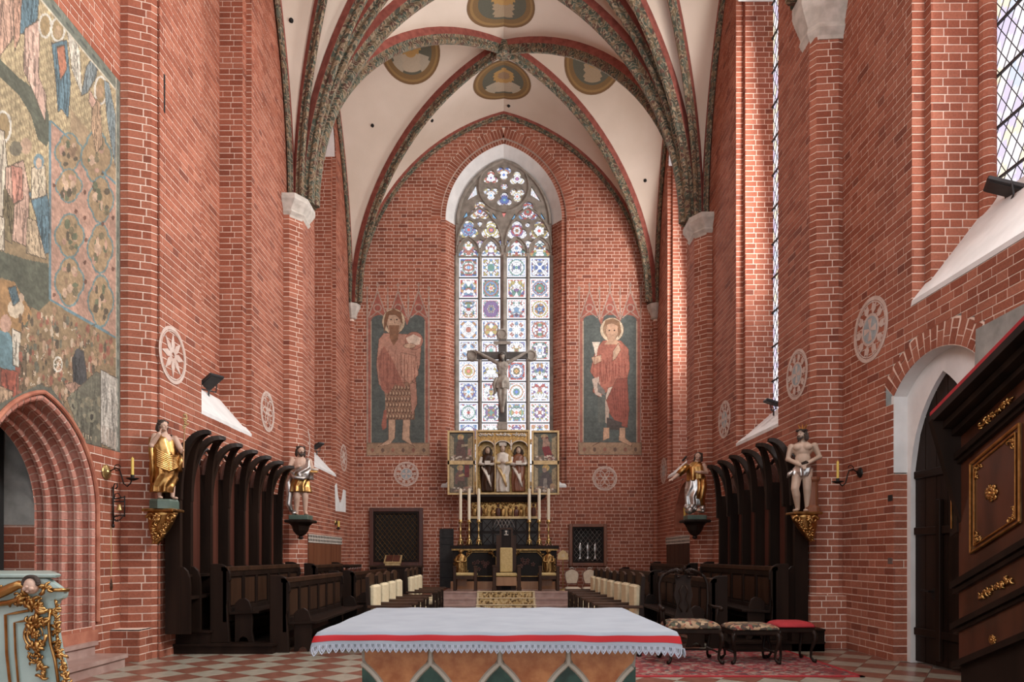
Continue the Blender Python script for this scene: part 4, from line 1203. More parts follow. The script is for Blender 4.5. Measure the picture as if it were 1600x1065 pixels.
w.P([(600, 520), (592, 530), (588, 570), (592, 600), (600, 608), (606, 640), (645, 640), (650, 590), (656, 570), (658, 540), (640, 522)], ROBE, line=LINE)
w.P([(602, 600), (646, 596), (648, 655), (602, 655)], (142, 112, 92), line=LINE)
for r in range(6):
    for k in range(9): w.E(604 + k * 5 + (r % 2) * 2, 606 + r * 9, 2.2, 4, (110, 84, 70)); w.E(604 + k * 5.0 + (r % 2) * 2 - 1, 605 + r * 9, 1.2, 2.4, (182, 156, 130))
w.P([(590, 560), (600, 540), (612, 560), (626, 590), (634, 606), (618, 600), (606, 616), (596, 608)], ROBE2, a=.8); w.P([(626, 550), (650, 556), (654, 585), (640, 600), (628, 588)], (178, 136, 116), line=LINE)
w.P([(640, 600), (650, 596), (652, 630), (644, 650)], ROBE, line=LINE)
w.E(647, 532, 14, 14, (158, 112, 96), line=LINE); w.P([(634, 528), (646, 522), (658, 528), (656, 538), (640, 540)], (196, 176, 158)); w.E(640, 540, 9, 4, SK, line=LINE)
w.P([(606, 492), (624, 492), (627, 505), (622, 525), (617, 534), (610, 525), (604, 505)], SK, line=LINE)
w.P([(603, 488), (615, 482), (627, 488), (630, 510), (626, 500), (618, 492), (608, 492), (603, 510), (600, 520), (600, 500)], (118, 84, 62)); w.P([(608, 508), (624, 508), (622, 530), (615, 540), (609, 528)], (126, 92, 70)); w.E(611, 499, 1.4, 1.2, (60, 44, 40)); w.E(620, 499, 1.4, 1.2, (60, 44, 40)); w.L([(616, 499), (617, 506)], .015, LINE)
for x0, xf in ((607, 596), (630, 642)): w.P([(x0, 655), (x0 + 11, 655), (x0 + 10, 684), (x0 + (2 if xf < 610 else 14), 694), (xf - (6 if xf < 610 else -6), 698), (x0 - 2 if xf > 610 else x0, 686)], SK, line=LINE)
w.P([(600, 640), (604, 640), (604, 668), (598, 672), (596, 664)], ROBE2)
for k in range(16): x = 596 + k * 3.6; w.L([(x, 545 + (k * 7) % 20), (x + (k % 3 - 1) * 3, 590 + (k * 5) % 20)], .014, (118, 74, 62), .8)
w.noise(.10, (60, 150), 8); w.noise(.08, (20, 40), 9)
br = ((w.V + .02) / COURSE) % 1 < .13; w.C[br] = w.C[br] * .9 + 14
w.done(wall_back, 'faded wall painting of a bearded standing saint in a robe holding a disc')
w = WallPaint(898, 1008, 432, 714, 165, 423, (110, 60, 50))
canopy(w, 905, 1001, 710, 494, 442)
RR, RD = (158, 100, 84), (134, 78, 66)
w.E(956, 515, 18.5, 19, (192, 174, 148), line=LINE); w.E(956, 515, 14, 14, (148, 120, 96))
w.P([(942, 532), (930, 548), (922, 580), (930, 592), (926, 612), (936, 620), (948, 612), (960, 640), (975, 668), (980, 640), (978, 600), (984, 575), (982, 545), (970, 532)], RR, line=LINE)
w.P([(925, 592), (936, 588), (940, 620), (930, 616)], (192, 172, 156)); w.P([(950, 606), (966, 600), (962, 624), (950, 634), (946, 620)], (190, 172, 156), line=LINE)
w.P([(963, 592), (980, 590), (983, 640), (980, 668), (966, 664), (948, 640), (946, 628)], RD, line=LINE); w.P([(945, 620), (952, 640), (950, 664), (946, 660)], (176, 156, 140))
w.P([(948, 652), (972, 660), (970, 672), (948, 670)], (78, 70, 66))
w.P([(933, 596), (945, 610), (946, 618), (934, 612)], (116, 110, 104)); w.P([(934, 620), (946, 620), (946, 660), (934, 660)], (100, 100, 92), a=.5)
w.P([(948, 506), (965, 506), (966, 520), (960, 532), (950, 530), (946, 518)], (180, 146, 120), line=LINE); w.P([(942, 512), (946, 500), (958, 497), (968, 502), (971, 518), (966, 528), (966, 510), (956, 504), (947, 508)], (128, 98, 74)); w.P([(951, 530), (962, 530), (970, 538), (944, 538)], (180, 146, 120))
w.E(952, 516, 1.3, 1.1, (60, 44, 40)); w.E(960, 516, 1.3, 1.1, (60, 44, 40))
w.P([(925, 534), (938, 534), (934, 544), (932, 556), (935, 562), (927, 562), (930, 556), (928, 544)], (204, 190, 172)); w.P([(924, 558), (940, 554), (940, 564), (928, 570)], SK, line=LINE); w.P([(958, 548), (966, 536), (970, 546), (962, 560), (957, 564)], SK, line=LINE)
for x0, sx in ((943, -1), (968, 1)): w.P([(x0, 668), (x0 + 9, 668), (x0 + 9, 684), (x0 + 4 + sx * 16, 693), (x0 + sx * 18, 697), (x0 - 1, 688)], (180, 146, 120), line=LINE)
for k in range(16): x = 930 + k * 3.2; w.L([(x, 552 + (k * 7) % 18), (x + (k % 3 - 1) * 4, 586 + (k * 5) % 16)], .014, (112, 52, 44), .8)
for k in range(6): w.L([(956 + k * 4, 606), (962 + k * 3, 652)], .012, (96, 44, 38), .8)
w.noise(.10, (60, 150), 18); w.noise(.08, (20, 40), 19)
br = ((w.V + .02) / COURSE) % 1 < .13; w.C[br] = w.C[br] * .9 + 14
w.done(wall_back, 'faded wall painting of a young saint in red robe holding a cup')

# --- painted rosettes (consecration crosses) on the walls
def rosette(parent, fn, r, kind):
    e = lambda t: t * .003
    m = MB(); n = 40
    def ring(ra, rb, nn=n): m.plate([[(ra * math.cos(2 * PI * i / nn), ra * math.sin(2 * PI * i / nn)) for i in range(nn)], [(rb * math.cos(2 * PI * i / nn), rb * math.sin(2 * PI * i / nn)) for i in range(nn)]], lambda u, v, t: fn(u, v, e(t)))
    ring(r, r * .88); ring(r * .86, r * .82)
    if kind == 'star':
        for k in range(8):
            a = k * PI / 4
            q = [(.10, -.05), (.40, -.13), (.80, 0), (.40, .13), (.10, .05)]
            m.plate([[(r * (x * math.cos(a) - y * math.sin(a)), r * (x * math.sin(a) + y * math.cos(a))) for x, y in q]], lambda u, v, t: fn(u, v, e(t) * 1.1))
        ring(r * .26, r * .2)
    elif kind == 'six':
        for k in range(6):
            a = k * PI / 3 + PI / 6; cx, cy = r * .45 * math.cos(a), r * .45 * math.sin(a)
            m.plate([[(cx + r * q * math.cos(2 * PI * i / 20), cy + r * q * math.sin(2 * PI * i / 20)) for i in range(20)] for q in (.40, .34)], lambda u, v, t: fn(u, v, e(t) * (1.1 + .05 * k)))
        ring(r * .2, r * .15, 20)
    else:
        for k in range(10):
            a = k * PI / 5
            q = [(.50, -.03), (.62, -.13), (.82, -.10), (.76, 0), (.82, .10), (.62, .13), (.50, .03)]
            m.plate([[(r * (x * math.cos(a) - y * math.sin(a)), r * (x * math.sin(a) + y * math.cos(a))) for x, y in q]], lambda u, v, t: fn(u, v, e(t) * 1.1))
        ring(r * .50, r * .42)
    o = m.build('painted_rosette', 'rose_paint', parent)
    if kind == 'cross':
        d = MB(); d.plate([[(r * .42 * math.cos(2 * PI * i / 24), r * .42 * math.sin(2 * PI * i / 24)) for i in range(24)]], lambda u, v, t: fn(u, v, e(t))); d.build('blue_disc', 'rose_blue', o)
        d = MB()
        for k in range(4):
            a = k * PI / 2; q = [(.03, -.03), (.34, -.11), (.34, .11), (.03, .03)]
            d.plate([[(r * (x * math.cos(a) - y * math.sin(a)), r * (x * math.sin(a) + y * math.cos(a))) for x, y in q]], lambda u, v, t: fn(u, v, .003 + e(t)))
        d.build('painted_cross', 'rose_paint', o)
    return o
def ros_side(parent, px, py, X, r, kind, s):
    Y = dX(px, X); Z = H - (py - CY) * Y / F
    rosette(parent, lambda u, v, t: Vector((s * (X - t - .003), Y + u, Z + v)), r, kind)
ros_side(wall_left, 270, 555, WX, .40, 'star', -1); ros_side(wall_left, 418, 643, WX, .40, 'six', -1)
ros_side(wall_left, 537, 715, WX, .40, 'star', -1)
ros_side(wall_nave_right, 1360, 515, NX, .45, 'cross', 1); ros_side(wall_right, 1245, 585, WX, .40, 'cross', 1)
ros_side(wall_right, 1132, 655, WX, .40, 'cross', 1); ros_side(wall_right, 1037, 735, WX, .38, 'cross', 1)
Yr = dX(475, WX); ros_side(wall_left, 477, 690, WX, .40, 'star', -1)
for px, py, kd in ((635, 740, 'cross'), (945, 747, 'six')):
    q = WB(px, py); rosette(wall_back, lambda u, v, t: Vector((q[0] + u, YE - t - .003, q[1] + v)), .38, kd)
# ragged patch of white plaster on the left wall
Yp = lambda px: dX(px, WX)
pts = [(523, 758), (526, 754), (528, 775), (531, 786), (534, 778), (536, 764), (540, 766), (540, 800), (524, 798)]
MB().plate([[(Yp(a), H - (b - CY) * Yp(a) / F) for a, b in pts]], lambda u, v, t: Vector((-WX + t, u, v)), 0, .006).build('plaster_remnant', 'whitewash', wall_left)

# --- round paintings on the vault
allv, allf = [], []
for mm in cells:
    n = len(allv); allv += mm.v; allf += [tuple(i + n for i in f) for f in mm.f]
bvh = BVHTree.FromPolygons(allv, allf)
def vault_medallion(px, py, R, seed, sq=1.):
    o0 = Vector((0, 0, H)); d0 = (P(px, py, 10) - o0).normalized()
    hit, nrm, _, _ = bvh.ray_cast(o0, d0)
    if hit is None: return
    if nrm.dot(d0) > 0: nrm = -nrm
    ex = Vector((1, 0, 0)); ex = (ex - nrm * ex.dot(nrm)).normalized(); ey = nrm.cross(ex)
    if ey.y < 0: ey = -ey
    NR, NA = 14, 40; vs, fs, cols = [], [], []
    r = random.Random(seed)
    for i in range(NR + 1):
        for k in range(NA):
            a = 2 * PI * k / NA; q = hit + ex * (R * i / NR * math.cos(a)) + ey * (R * sq * i / NR * math.sin(a)) + nrm * .6
            h2, n2, _, _ = bvh.ray_cast(q, -nrm)
            vs.append(tuple((h2 if h2 is not None else q - nrm * .6) + nrm * .015))
    for i in range(NR):
        for k in range(NA):
            fs.append((i * NA + k, i * NA + (k + 1) % NA, (i + 1) * NA + (k + 1) % NA, (i + 1) * NA + k))
            rr_ = (i + .5) / NR; a = 2 * PI * (k + .5) / NA; x, y = rr_ * math.cos(a), rr_ * math.sin(a)
            col = (86, 84, 70)
            if rr_ > .93: col = (112, 84, 52)
            elif rr_ > .86: col = (138, 108, 66)
            elif rr_ > .74: col = (116, 90, 56)
            else:
                if abs(x) < .30 and -.1 < y < .62: col = (168, 152, 130) if seed % 2 else (150, 130, 104)
                if math.hypot(x, y + .18) < .36: col = (164, 128, 76)
                if math.hypot(x, y + .18) < .20: col = (136, 110, 84)
                if abs(x) > .3 and y > .2 + .5 * abs(x) - .25 and seed % 2: col = (160, 148, 128)
            cols.append(col)
    me = bpy.data.meshes.new('vault_medallion'); me.from_pydata(vs, [], fs)
    at = me.color_attributes.new('Col', 'FLOAT_COLOR', 'CORNER'); cc = np.ones((len(fs), 4)); cc[:, :3] = lin(np.array(cols))
    at.data.foreach_set('color', np.repeat(cc, 4, 0).astype(np.float32).ravel()); me.materials.append(MAT['fresco'])
    o = bpy.data.objects.new('vault_medallion', me); COL.objects.link(o); o.parent = ceil_
    tag(o, 'round painted medallion with a small figure in a brown ring')
vault_medallion(641, 78, .80, 1); vault_medallion(928, 94, .80, 2); vault_medallion(788, 122, .80, 3); vault_medallion(788, -2, .80, 4)
# little holes in the vault plaster
m = MB()
for px, py in ((455, 32), (648, 10), (582, 196), (675, 188), (795, 165), (830, 70), (994, 78), (780, 88), (1008, 282)):
    d0 = (P(px, py, 10) - Vector((0, 0, H))).normalized(); hit, nrm, _, _ = bvh.ray_cast(Vector((0, 0, H)), d0)
    if hit is not None: m.ell(hit, (.05, .05, .05), 8, 5)
m.build('vent_hole', 'dark_void', ceil_)

# ================================================================== FURNITURE OF THE CHOIR
def rocaille(m, pts, size, seed, dens=1., nrm=Vector((0, -1, 0))):
    "cluster of carved leaves and scrolls along a path, proud of a surface with normal nrm"
    r = random.Random(seed); pts = [Vector(p) for p in pts]
    nrm = nrm.normalized(); ex = nrm.orthogonal().normalized(); ey = nrm.cross(ex)
    L = sum((b - a).length for a, b in zip(pts[:-1], pts[1:])); n = max(3, int(L / (size * .38) * dens))
    for i in range(n):
        t = i / max(1, n - 1) * (len(pts) - 1); k = min(int(t), len(pts) - 2); p = pts[k].lerp(pts[k + 1], t - k)
        for side in (-1, 1):
            a = r.uniform(0, 2 * PI); sz = size * r.uniform(.6, 1.15)
            q = p + (ex * math.cos(a) + ey * math.sin(a)) * size * .35
            # curled leaf: short tapering tube
            b = a + side * r.uniform(.6, 1.6); path = []
            for j in range(6):
                u = j / 5; ang = b + side * u * 2.6
                path.append(q + (ex * math.cos(ang) + ey * math.sin(ang)) * sz * .62 * (1 - .55 * u) + nrm * (sz * (.12 + .28 * math.sin(u * PI))))
            m.tube(path, [sz * .10, sz * .20, sz * .22, sz * .18, sz * .12, sz * .05], 6)
        m.ell(p + nrm * size * .12 + ex * r.uniform(-.2, .2) * size + ey * r.uniform(-.2, .2) * size, (size * .26,) * 3, 8, 6)
def rose(m, c, r, nrm, petals=6, layers=2):
    nrm = Vector(nrm).normalized(); ex = nrm.orthogonal().normalized(); ey = nrm.cross(ex); c = Vector(c)
    for l in range(layers):
        for k in range(petals):
            a = 2 * PI * (k + .5 * l) / petals; d = ex * math.cos(a) + ey * math.sin(a); rr = r * (.62 - .22 * l)
            rot = Matrix((d, nrm, nrm.cross(d))).transposed()
            m.ell(c + d * rr + nrm * r * (.10 + .14 * l), (r * .34, r * .12, r * .30), 8, 6, rot)
    m.ell(c + nrm * r * .28, (r * .22,) * 3, 8, 6)

# ------------------------------------------------------------------ front altar with its cloth
AX, AY0, AY1, AZ = -.04, 3.93, 5.64, .955
al = thing('altar_table', (AX, 4.85, 0), 'modern stone altar with orange panels and dark green lancets under the white cloth', 'altar')
MB().box((AX - .98, AY0, AZ - .10), (AX + .98, AY1, AZ)).build('table_slab', 'green_marble', al, bevel=.006)
bx0, bx1, by0, by1 = -.852, .795, 4.05, 5.45
MB().hexa([(bx0 + .07, by0 + .05, 0), (bx1 - .07, by0 + .05, 0), (bx1 - .07, by1, 0), (bx0 + .07, by1, 0), (bx0, by0 + .03, AZ - .1), (bx1, by0 + .03, AZ - .1), (bx1, by1, AZ - .1), (bx0, by1, AZ - .1)]).build('base_block', 'cream_stone', al)
def af(x): return (x - CX) * by0 / F
stems = [566, 673, 781, 888, 995]
LA = PArch(.168, .34); LZ = .41
def fy(z): return by0 + .045 * (1 - z / .86)
def clipx(x): return min(max(x, bx0 + .012), bx1 - .012)
for i in range(4):                                     # orange marble fields between the lancets
    xa, xb = af(stems[i]), af(stems[i + 1])
    L = [(xa + LA.at(z - LZ, .028), z) for z in [.02 + (.735 - .02) * k / 16 for k in range(17)]] + [(xa + .028, .765), (xa + .016, .79), (xa + .016, AZ - .105)]
    R = [(xb - LA.at(z - LZ, .028), z) for z in [.02 + (.735 - .02) * k / 16 for k in range(17)]] + [(xb - .028, .765), (xb - .016, .79), (xb - .016, AZ - .105)]
    MB().plate([[(clipx(x), z) for x, z in L] + [(clipx(x), z) for x, z in reversed(R)]], lambda u, v, t: Vector((u, fy(v) - t, v)), 0, .012).build('marble_field', 'orange_marble', al)
for i in range(5):
    x = af(stems[i]); lo = [(clipx(x + u), LZ + v) for u, v in LA.full(-.004, 10)]
    lo = [(clipx(x - LA.hw), .02)] + lo + [(clipx(x + LA.hw), .02)]
    MB().plate([lo], lambda u, v, t: Vector((u, fy(v) - t, v)), 0, .009).build('green_lancet', 'green_marble', al)
    # cream moulding: stem and outline
    m = MB(); pth = [(x + u, LZ + v) for u, v in LA.full(.012, 12)]
    pth = [p for p in pth if bx0 + .01 < p[0] < bx1 - .01]
    if len(pth) > 2: m.tube([(u, fy(v) - .010, v) for u, v in pth], .019, 6)
    if 0 < i < 4: m.tube([(x, fy(v) - .012, v) for v in (.755, AZ - .11)], [.02, .012], 6)
    if m.v: m.build('cream_moulding', 'cream_stone', al)
# cloth
cl = thing('altar_cloth', (AX, 4.85, AZ), 'white altar cloth with a red stripe and lace edge draped over the front altar', 'cloth')
CX0, CX1, CY0, CY1, CZ = -1.06, .985, 3.885, 5.69, .968
def droop(u):      # a little deeper towards the right
    return .062 + .012 * (u - CX0) / (CX1 - CX0)
m = MB(); nu, nv = 60, 34
def top_pt(u, v):
    z = CZ + .0022 * math.sin(u * 9 + v * 3) * math.sin(v * 7 - u * 2) + .0015 * math.sin(u * 23 + v * 11)
    return Vector((u, v, z))
g = [[top_pt(CX0 + (CX1 - CX0) * i / nu, CY0 + (CY1 - CY0) * j / nv) for i in range(nu + 1)] for j in range(nv + 1)]
m.loft(g, cap=False, close=False)
per = [Vector((CX0 + (CX1 - CX0) * i / nu, CY0, 0)) for i in range(nu)] + [Vector((CX1, CY0 + (CY1 - CY0) * j / nv, 0)) for j in range(nv)] + \
      [Vector((CX1 - (CX1 - CX0) * i / nu, CY1, 0)) for i in range(nu)] + [Vector((CX0, CY1 - (CY1 - CY0) * j / nv, 0)) for j in range(nv)]
cxm, cym = (CX0 + CX1) / 2, (CY0 + CY1) / 2
def skirt(p, t, extra=0.):
    "t = distance hung below the edge"
    ox = (1 if p.x >= CX1 - 1e-6 else -1 if p.x <= CX0 + 1e-6 else 0); oy = (1 if p.y >= CY1 - 1e-6 else -1 if p.y <= CY0 + 1e-6 else 0)
    ec = min(abs(p.x - CX0), abs(p.x - CX1)) + min(abs(p.y - CY0), abs(p.y - CY1)); cor = math.exp(-ec / .07)
    out = .012 * min(1, t / .02) + .10 * t * (1 + 3.2 * cor) + .004 * math.sin(p.x * 17 + p.y * 13) * t / .06
    n = Vector((ox, oy, 0))
    if cor > .05: n = n + Vector((1 if p.x > cxm else -1, 1 if p.y > cym else -1, 0)) * cor * .8
    if n.length > 0: n.normalize()
    z = top_pt(p.x, p.y).z - t * (1 + .22 * cor)
    return Vector((p.x, p.y, z)) + n * (out + extra)
levels = [0, .006, .02, .04, .055, .066]
m.loft([[skirt(p, t * (1 + .2 * (p.x - CX0) / 2)) for p in per] for t in levels], cap=False, close=True)
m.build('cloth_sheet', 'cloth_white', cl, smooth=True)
m = MB(); m.loft([[skirt(p, t * (1 + .2 * (p.x - CX0) / 2), .0025) for p in per] for t in (.016, .024, .034, .046)], cap=False, close=True)
m.build('red_stripe', 'cloth_red', cl, smooth=True)
m = MB()                                             # lace scallops, front and sides
dense = []
for a, b in zip(per, per[1:] + per[:1]):
    dense.append(a)
run = per[:nu + 1 + nv] ; left = per[nu * 2 + nv:] + [per[0]]
def lace(line):
    L = [0]
    for a, b in zip(line[:-1], line[1:]): L.append(L[-1] + (b - a).length)
    def at(s):
        for i in range(len(L) - 1):
            if s <= L[i + 1] + 1e-9: return line[i].lerp(line[i + 1], (s - L[i]) / max(1e-9, L[i + 1] - L[i]))
        return line[-1]
    w = .0335; n = int(L[-1] / w)
    for k in range(n):
        s0 = k * w
        for half, rad in ((.5, .0042), (.27, .0032)):
            pts = []
            for j in range(9):
                a = PI * j / 8; s = s0 + w * (.5 - half * .96 * math.cos(a)); p = at(min(max(0, s), L[-1])); f = (1 + .2 * (p.x - CX0) / 2)
                pts.append(skirt(p, .064 * f + (.046 if half > .4 else .034) * max(0., 1 - abs(2 * j / 8 - 1)) ** .7, .001))
            m.tube(pts, rad, 4)
        p = at(s0 + w / 2); f = (1 + .2 * (p.x - CX0) / 2)
        m.tube([skirt(p, .064 * f, .001), skirt(p, .064 * f + .03, .001)], .002, 4)
for ln in (run[:nu + 1], run[nu:], left):
    m = MB(); lace(ln); m.build('lace_edging', 'lace_white', cl)

# ------------------------------------------------------------------ green and gold rococo lectern on the left
AD = 3.5
am = thing('rococo_ambo', P(30, 868, AD) * 1 - Vector((0, -.3, H)), 'pale green marbled rococo ambo with gilded scrolls and a cherub head', 'ambo')
am.location = (-2.75, 3.9, 0)
def A3(px, py, out=0.): q = P(px, py, AD); return Vector((q.x, q.y - out, q.z))
prof = [(1400, 118), (1250, 112), (1130, 108), (1065, 103), (1040, 99), (1010, 91), (985, 87), (960, 85), (940, 87)]
def amb_ring(py, px, grow=0.):
    xr = (px - CX) * AD / F + grow; z = H - (py - CY) * AD / F; xl = -3.55 - grow
    z = max(z, 0)
    y0, y1 = AD + .0 - grow, AD + .8
    c = .04
    return [(xl + c, y0, z), (xr - c, y0, z), (xr - c * .2, y0 + c * .2, z), (xr - c * .1, y0 + c, z), (xr - .56, y1, z), (xl, y1, z), (xl, y0 + c, z), (xl + c * .3, y0 + c * .3, z)]
MB().loft([amb_ring(py, px) for py, px in ((1295, 118), (1250, 112), (1130, 108), (1065, 103), (1040, 99), (1010, 92), (985, 88), (960, 86), (945, 87), (938, 90))]).build('body', 'aqua_marble', am, smooth=False)
MB().loft([amb_ring(py, px) for py, px in ((938, 90), (934, 98), (930, 100), (924, 101), (920, 96), (914, 88), (904, 74))]).build('cornice', 'aqua_marble', am)
MB().loft([amb_ring(py, px, g_) for py, px, g_ in ((903, 80, 0), (901, 86, .01), (898, 88, .01), (896, 86, .005))]).build('book_rest', 'aqua_marble', am)
m = MB()
m.tube([A3(*p) for p in ((-60, 930, .05), (-20, 930, .05), (10, 926, .05), (28, 918, .055), (42, 912, .055), (52, 915, .05), (56, 921, .05))], [.024, .026, .026, .026, .022, .016, .008], 8)
m.tube([A3(*p) for p in ((-60, 945, .03), (0, 943, .03), (22, 940, .035), (40, 934, .04), (50, 932, .04))], [.012, .014, .014, .012, .006], 8)
m.tube([A3(84, 921, .03), A3(98, 921, .012), A3(101, 922, -.03)], .010, 6); m.tube([A3(-40, 917, .03), A3(10, 915, .03)], .006, 6)
m.build('scroll_band', 'gold', am, smooth=True)
for pts, rd in ((((14, 1100), (18, 1065), (13, 1020), (11, 960), (26, 957), (48, 953)), .007), (((34, 1100), (31, 1065), (27, 1020), (25, 972), (36, 970), (52, 967)), .0055)):
    MB().tube([A3(a, b, .012) for a, b in pts], rd, 6).build('panel_frame', 'gold', am)
m = MB()
rocaille(m, [A3(*p) for p in ((30, 940, .02), (48, 934, .03), (62, 938, .03))], .045, 1); rocaille(m, [A3(*p) for p in ((48, 945, .02), (70, 945, .02), (60, 962, .02))], .05, 2)
rocaille(m, [A3(*p) for p in ((50, 972, .01), (74, 968, .01), (46, 985, .01))], .04, 3); rocaille(m, [A3(*p) for p in ((48, 1005, .01), (60, 1012, .02), (72, 1008, .01))], .05, 4)
rocaille(m, [A3(*p) for p in ((60, 1012, .01), (66, 1030, .01), (70, 1045, .01), (69, 1058, .01))], .038, 5); rocaille(m, [A3(*p) for p in ((52, 1020, .01), (56, 1034, .01))], .03, 8)
for a0, r0 in ((0, 17), (.6, 12)):
    m.tube([A3(59 + r0 * math.cos(a0 + t * .42), 990 + r0 * 1.25 * math.sin(a0 + t * .42), .02) for t in range(15)], [.009 - .0004 * t for t in range(15)], 6)
rose(m, A3(59, 990, .015), .03, (0, -1, 0))
m.build('carved_drop', 'gold', am, smooth=True)
m = MB(); rocaille(m, [A3(*p) for p in ((87, 945, -.01), (87, 970, -.01), (88, 990, -.01), (93, 1015, -.01), (99, 1040, -.01), (103, 1065, -.01), (106, 1100, -.01))], .034, 6)
m.tube([A3(*p) for p in ((80, 950, .01), (78, 975, .01), (81, 1005, .01), (88, 1030, .01), (93, 1065, .01))], .008, 6); m.build('corner_garland', 'gold', am, smooth=True)
ch = MB(); c0 = A3(62, 914, .06)
ch.ell(c0, (.036, .034, .042), 14, 10); ch.ell(c0 + Vector((0, -.036, -.004)), (.007, .009, .008), 8, 6)
for s in (-1, 1): ch.ell(c0 + Vector((s * .016, -.026, -.014)), (.013, .012, .012), 8, 6)
ch.ell(c0 + Vector((0, -.03, -.027)), (.010, .008, .006), 8, 6)
o = ch.build('cherub_head', 'flesh', am, smooth=True)
hm = MB()
for k in range(16): a = PI * k / 15; hm.ell(c0 + Vector((.036 * math.cos(a), -.004, .010 + .036 * math.sin(a))), (.012, .016, .012), 7, 5)
hm.build('curls', 'hair_dark', o, smooth=True)
for s in (-1, 1): m = MB(); rocaille(m, [A3(62 + s * 10, 916, .04), A3(62 + s * 22, 922 - 4 * s, .035)], .042, 9 + s); m.build('cherub_wing', 'gold', o, smooth=True)

for ch in list(am.children):                        # the far half of the front carries the same carving, mirrored
    if ch.name.split('.')[0] in ('panel_frame', 'carved_drop', 'corner_garland'):
        k_ = ch.copy(); COL.objects.link(k_); k_.scale.x = -1; k_.location.x = 2 * (-2.92 - am.location.x)

# ------------------------------------------------------------------ pulpit stair on the right
PSX, PSY, PSL = 4.2, 6.3, .434
ps = thing('pulpit_stair', (4.6, 5.2, 0), 'dark polished wooden pulpit stair with gilded rosettes and red velvet handrail', 'pulpit')
def S3(s, h, out=0.): return Vector((PSX - out, PSY - s, h + PSL * s))
LEN = 3.2
def slab(s0, s1, h0, h1, o0, o1): return [S3(s0, h0, o1), S3(s1, h0, o1), S3(s1, h0, o0), S3(s0, h0, o0), S3(s0, h1, o1), S3(s1, h1, o1), S3(s1, h1, o0), S3(s0, h1, o0)]
MB().hexa(slab(0, LEN, .39, 2.69, -.32, 0)).build('side_wall', 'pulpit_wood', ps)
MB().hexa([S3(0, .39, -.02) - Vector((0, 0, .39)), S3(LEN, 0, -.02) - Vector((0, 0, S3(LEN, 0).z)), S3(LEN, 0, -.3) - Vector((0, 0, S3(LEN, 0).z)), S3(0, .39, -.3) - Vector((0, 0, .39)), S3(0, .39, -.02), S3(LEN, .39, -.02), S3(LEN, .39, -.3), S3(0, .39, -.3)]).build('base_wall', 'dark_wood', ps)
for h, t, o in ((2.66, .07, .26), (2.58, .06, .17), (2.51, .05, .09), (2.29, .05, .07), (2.245, .035, .04), (1.14, .06, .06), (1.08, .04, .035), (.76, .055, .06), (.71, .03, .03), (.40, .06, .05)):
    MB().hexa(slab(-.04 if o < .2 else -.02, LEN, h - t / 2, h + t / 2, -.02, o)).build('moulding', 'dark_wood', ps)
MB().hexa(slab(-.03, LEN, 2.695, 2.74, -.34, .25)).build('velvet_handrail', 'red_velvet', ps)
MB().plate([[(.27, 2.64), (.0, 1.7), (0, 2.64)]], lambda u, v, t: S3(-.02 + t, v, u), 0, .05).build('end_bracket', 'dark_wood', ps)
MB().hexa(slab(-.10, -.0, 1.62, 2.12, -.2, .02)).build('end_pilaster', 'dark_wood', ps)
for sa in (.186, .98, 1.77):
    sb = sa + .58
    pn = MB().hexa(slab(sa, sb, 1.345, 2.14, -.005, .012)).build('panel', 'pulpit_wood', ps)
    for e, r in ((0, .014), (.045, .009)):
        q = [S3(sa + e, 1.345 + e, .02), S3(sb - e, 1.345 + e, .02), S3(sb - e, 2.14 - e, .02), S3(sa + e, 2.14 - e, .02)]
        m = MB()
        for i in range(4): m.tube([q[i], q[(i + 1) % 4]], r, 6)
        m.build('gilt_frame', 'gold', pn)
    m = MB(); rose(m, S3((sa + sb) / 2 - .03, 1.745, .012), .085, (-1, 0, 0), 7, 2); m.build('gilt_rosette', 'gold', pn, smooth=True)
    for (u, v, du, dv) in ((sa + .09, 1.44, 1, 1), (sb - .09, 1.44, -1, 1), (sb - .09, 2.04, -1, -1), (sa + .09, 2.04, 1, -1)):
        m = MB(); rocaille(m, [S3(u - du * .02, v + dv * .06, .01), S3(u - du * .02, v - dv * .02, .01), S3(u + du * .03, v - dv * .025, .01)], .036, int(u * 99 + v * 7), nrm=Vector((-1, 0, 0)))
        m.build('gilt_corner', 'gold', pn, smooth=True)
    for h in (2.41, .92):
        m = MB(); rocaille(m, [S3(sa + .10, h, .0), S3(sa + .48, h, .0)], .052, int(sa * 10 + h * 7), 1.2, Vector((-1, 0, 0)))
        m.build('gilt_spray', 'gold', ps, smooth=True)
    m = MB(); rose(m, S3(sa + .25, .49, -.0), .05, (-1, 0, 0), 8, 2); m.build('gilt_boss', 'gold', ps, smooth=True)
MB().tube([S3(-.06, 1.68, .03), S3(-.06, 2.06, .03)], .008, 6).build('gilt_strip', 'gold', ps)

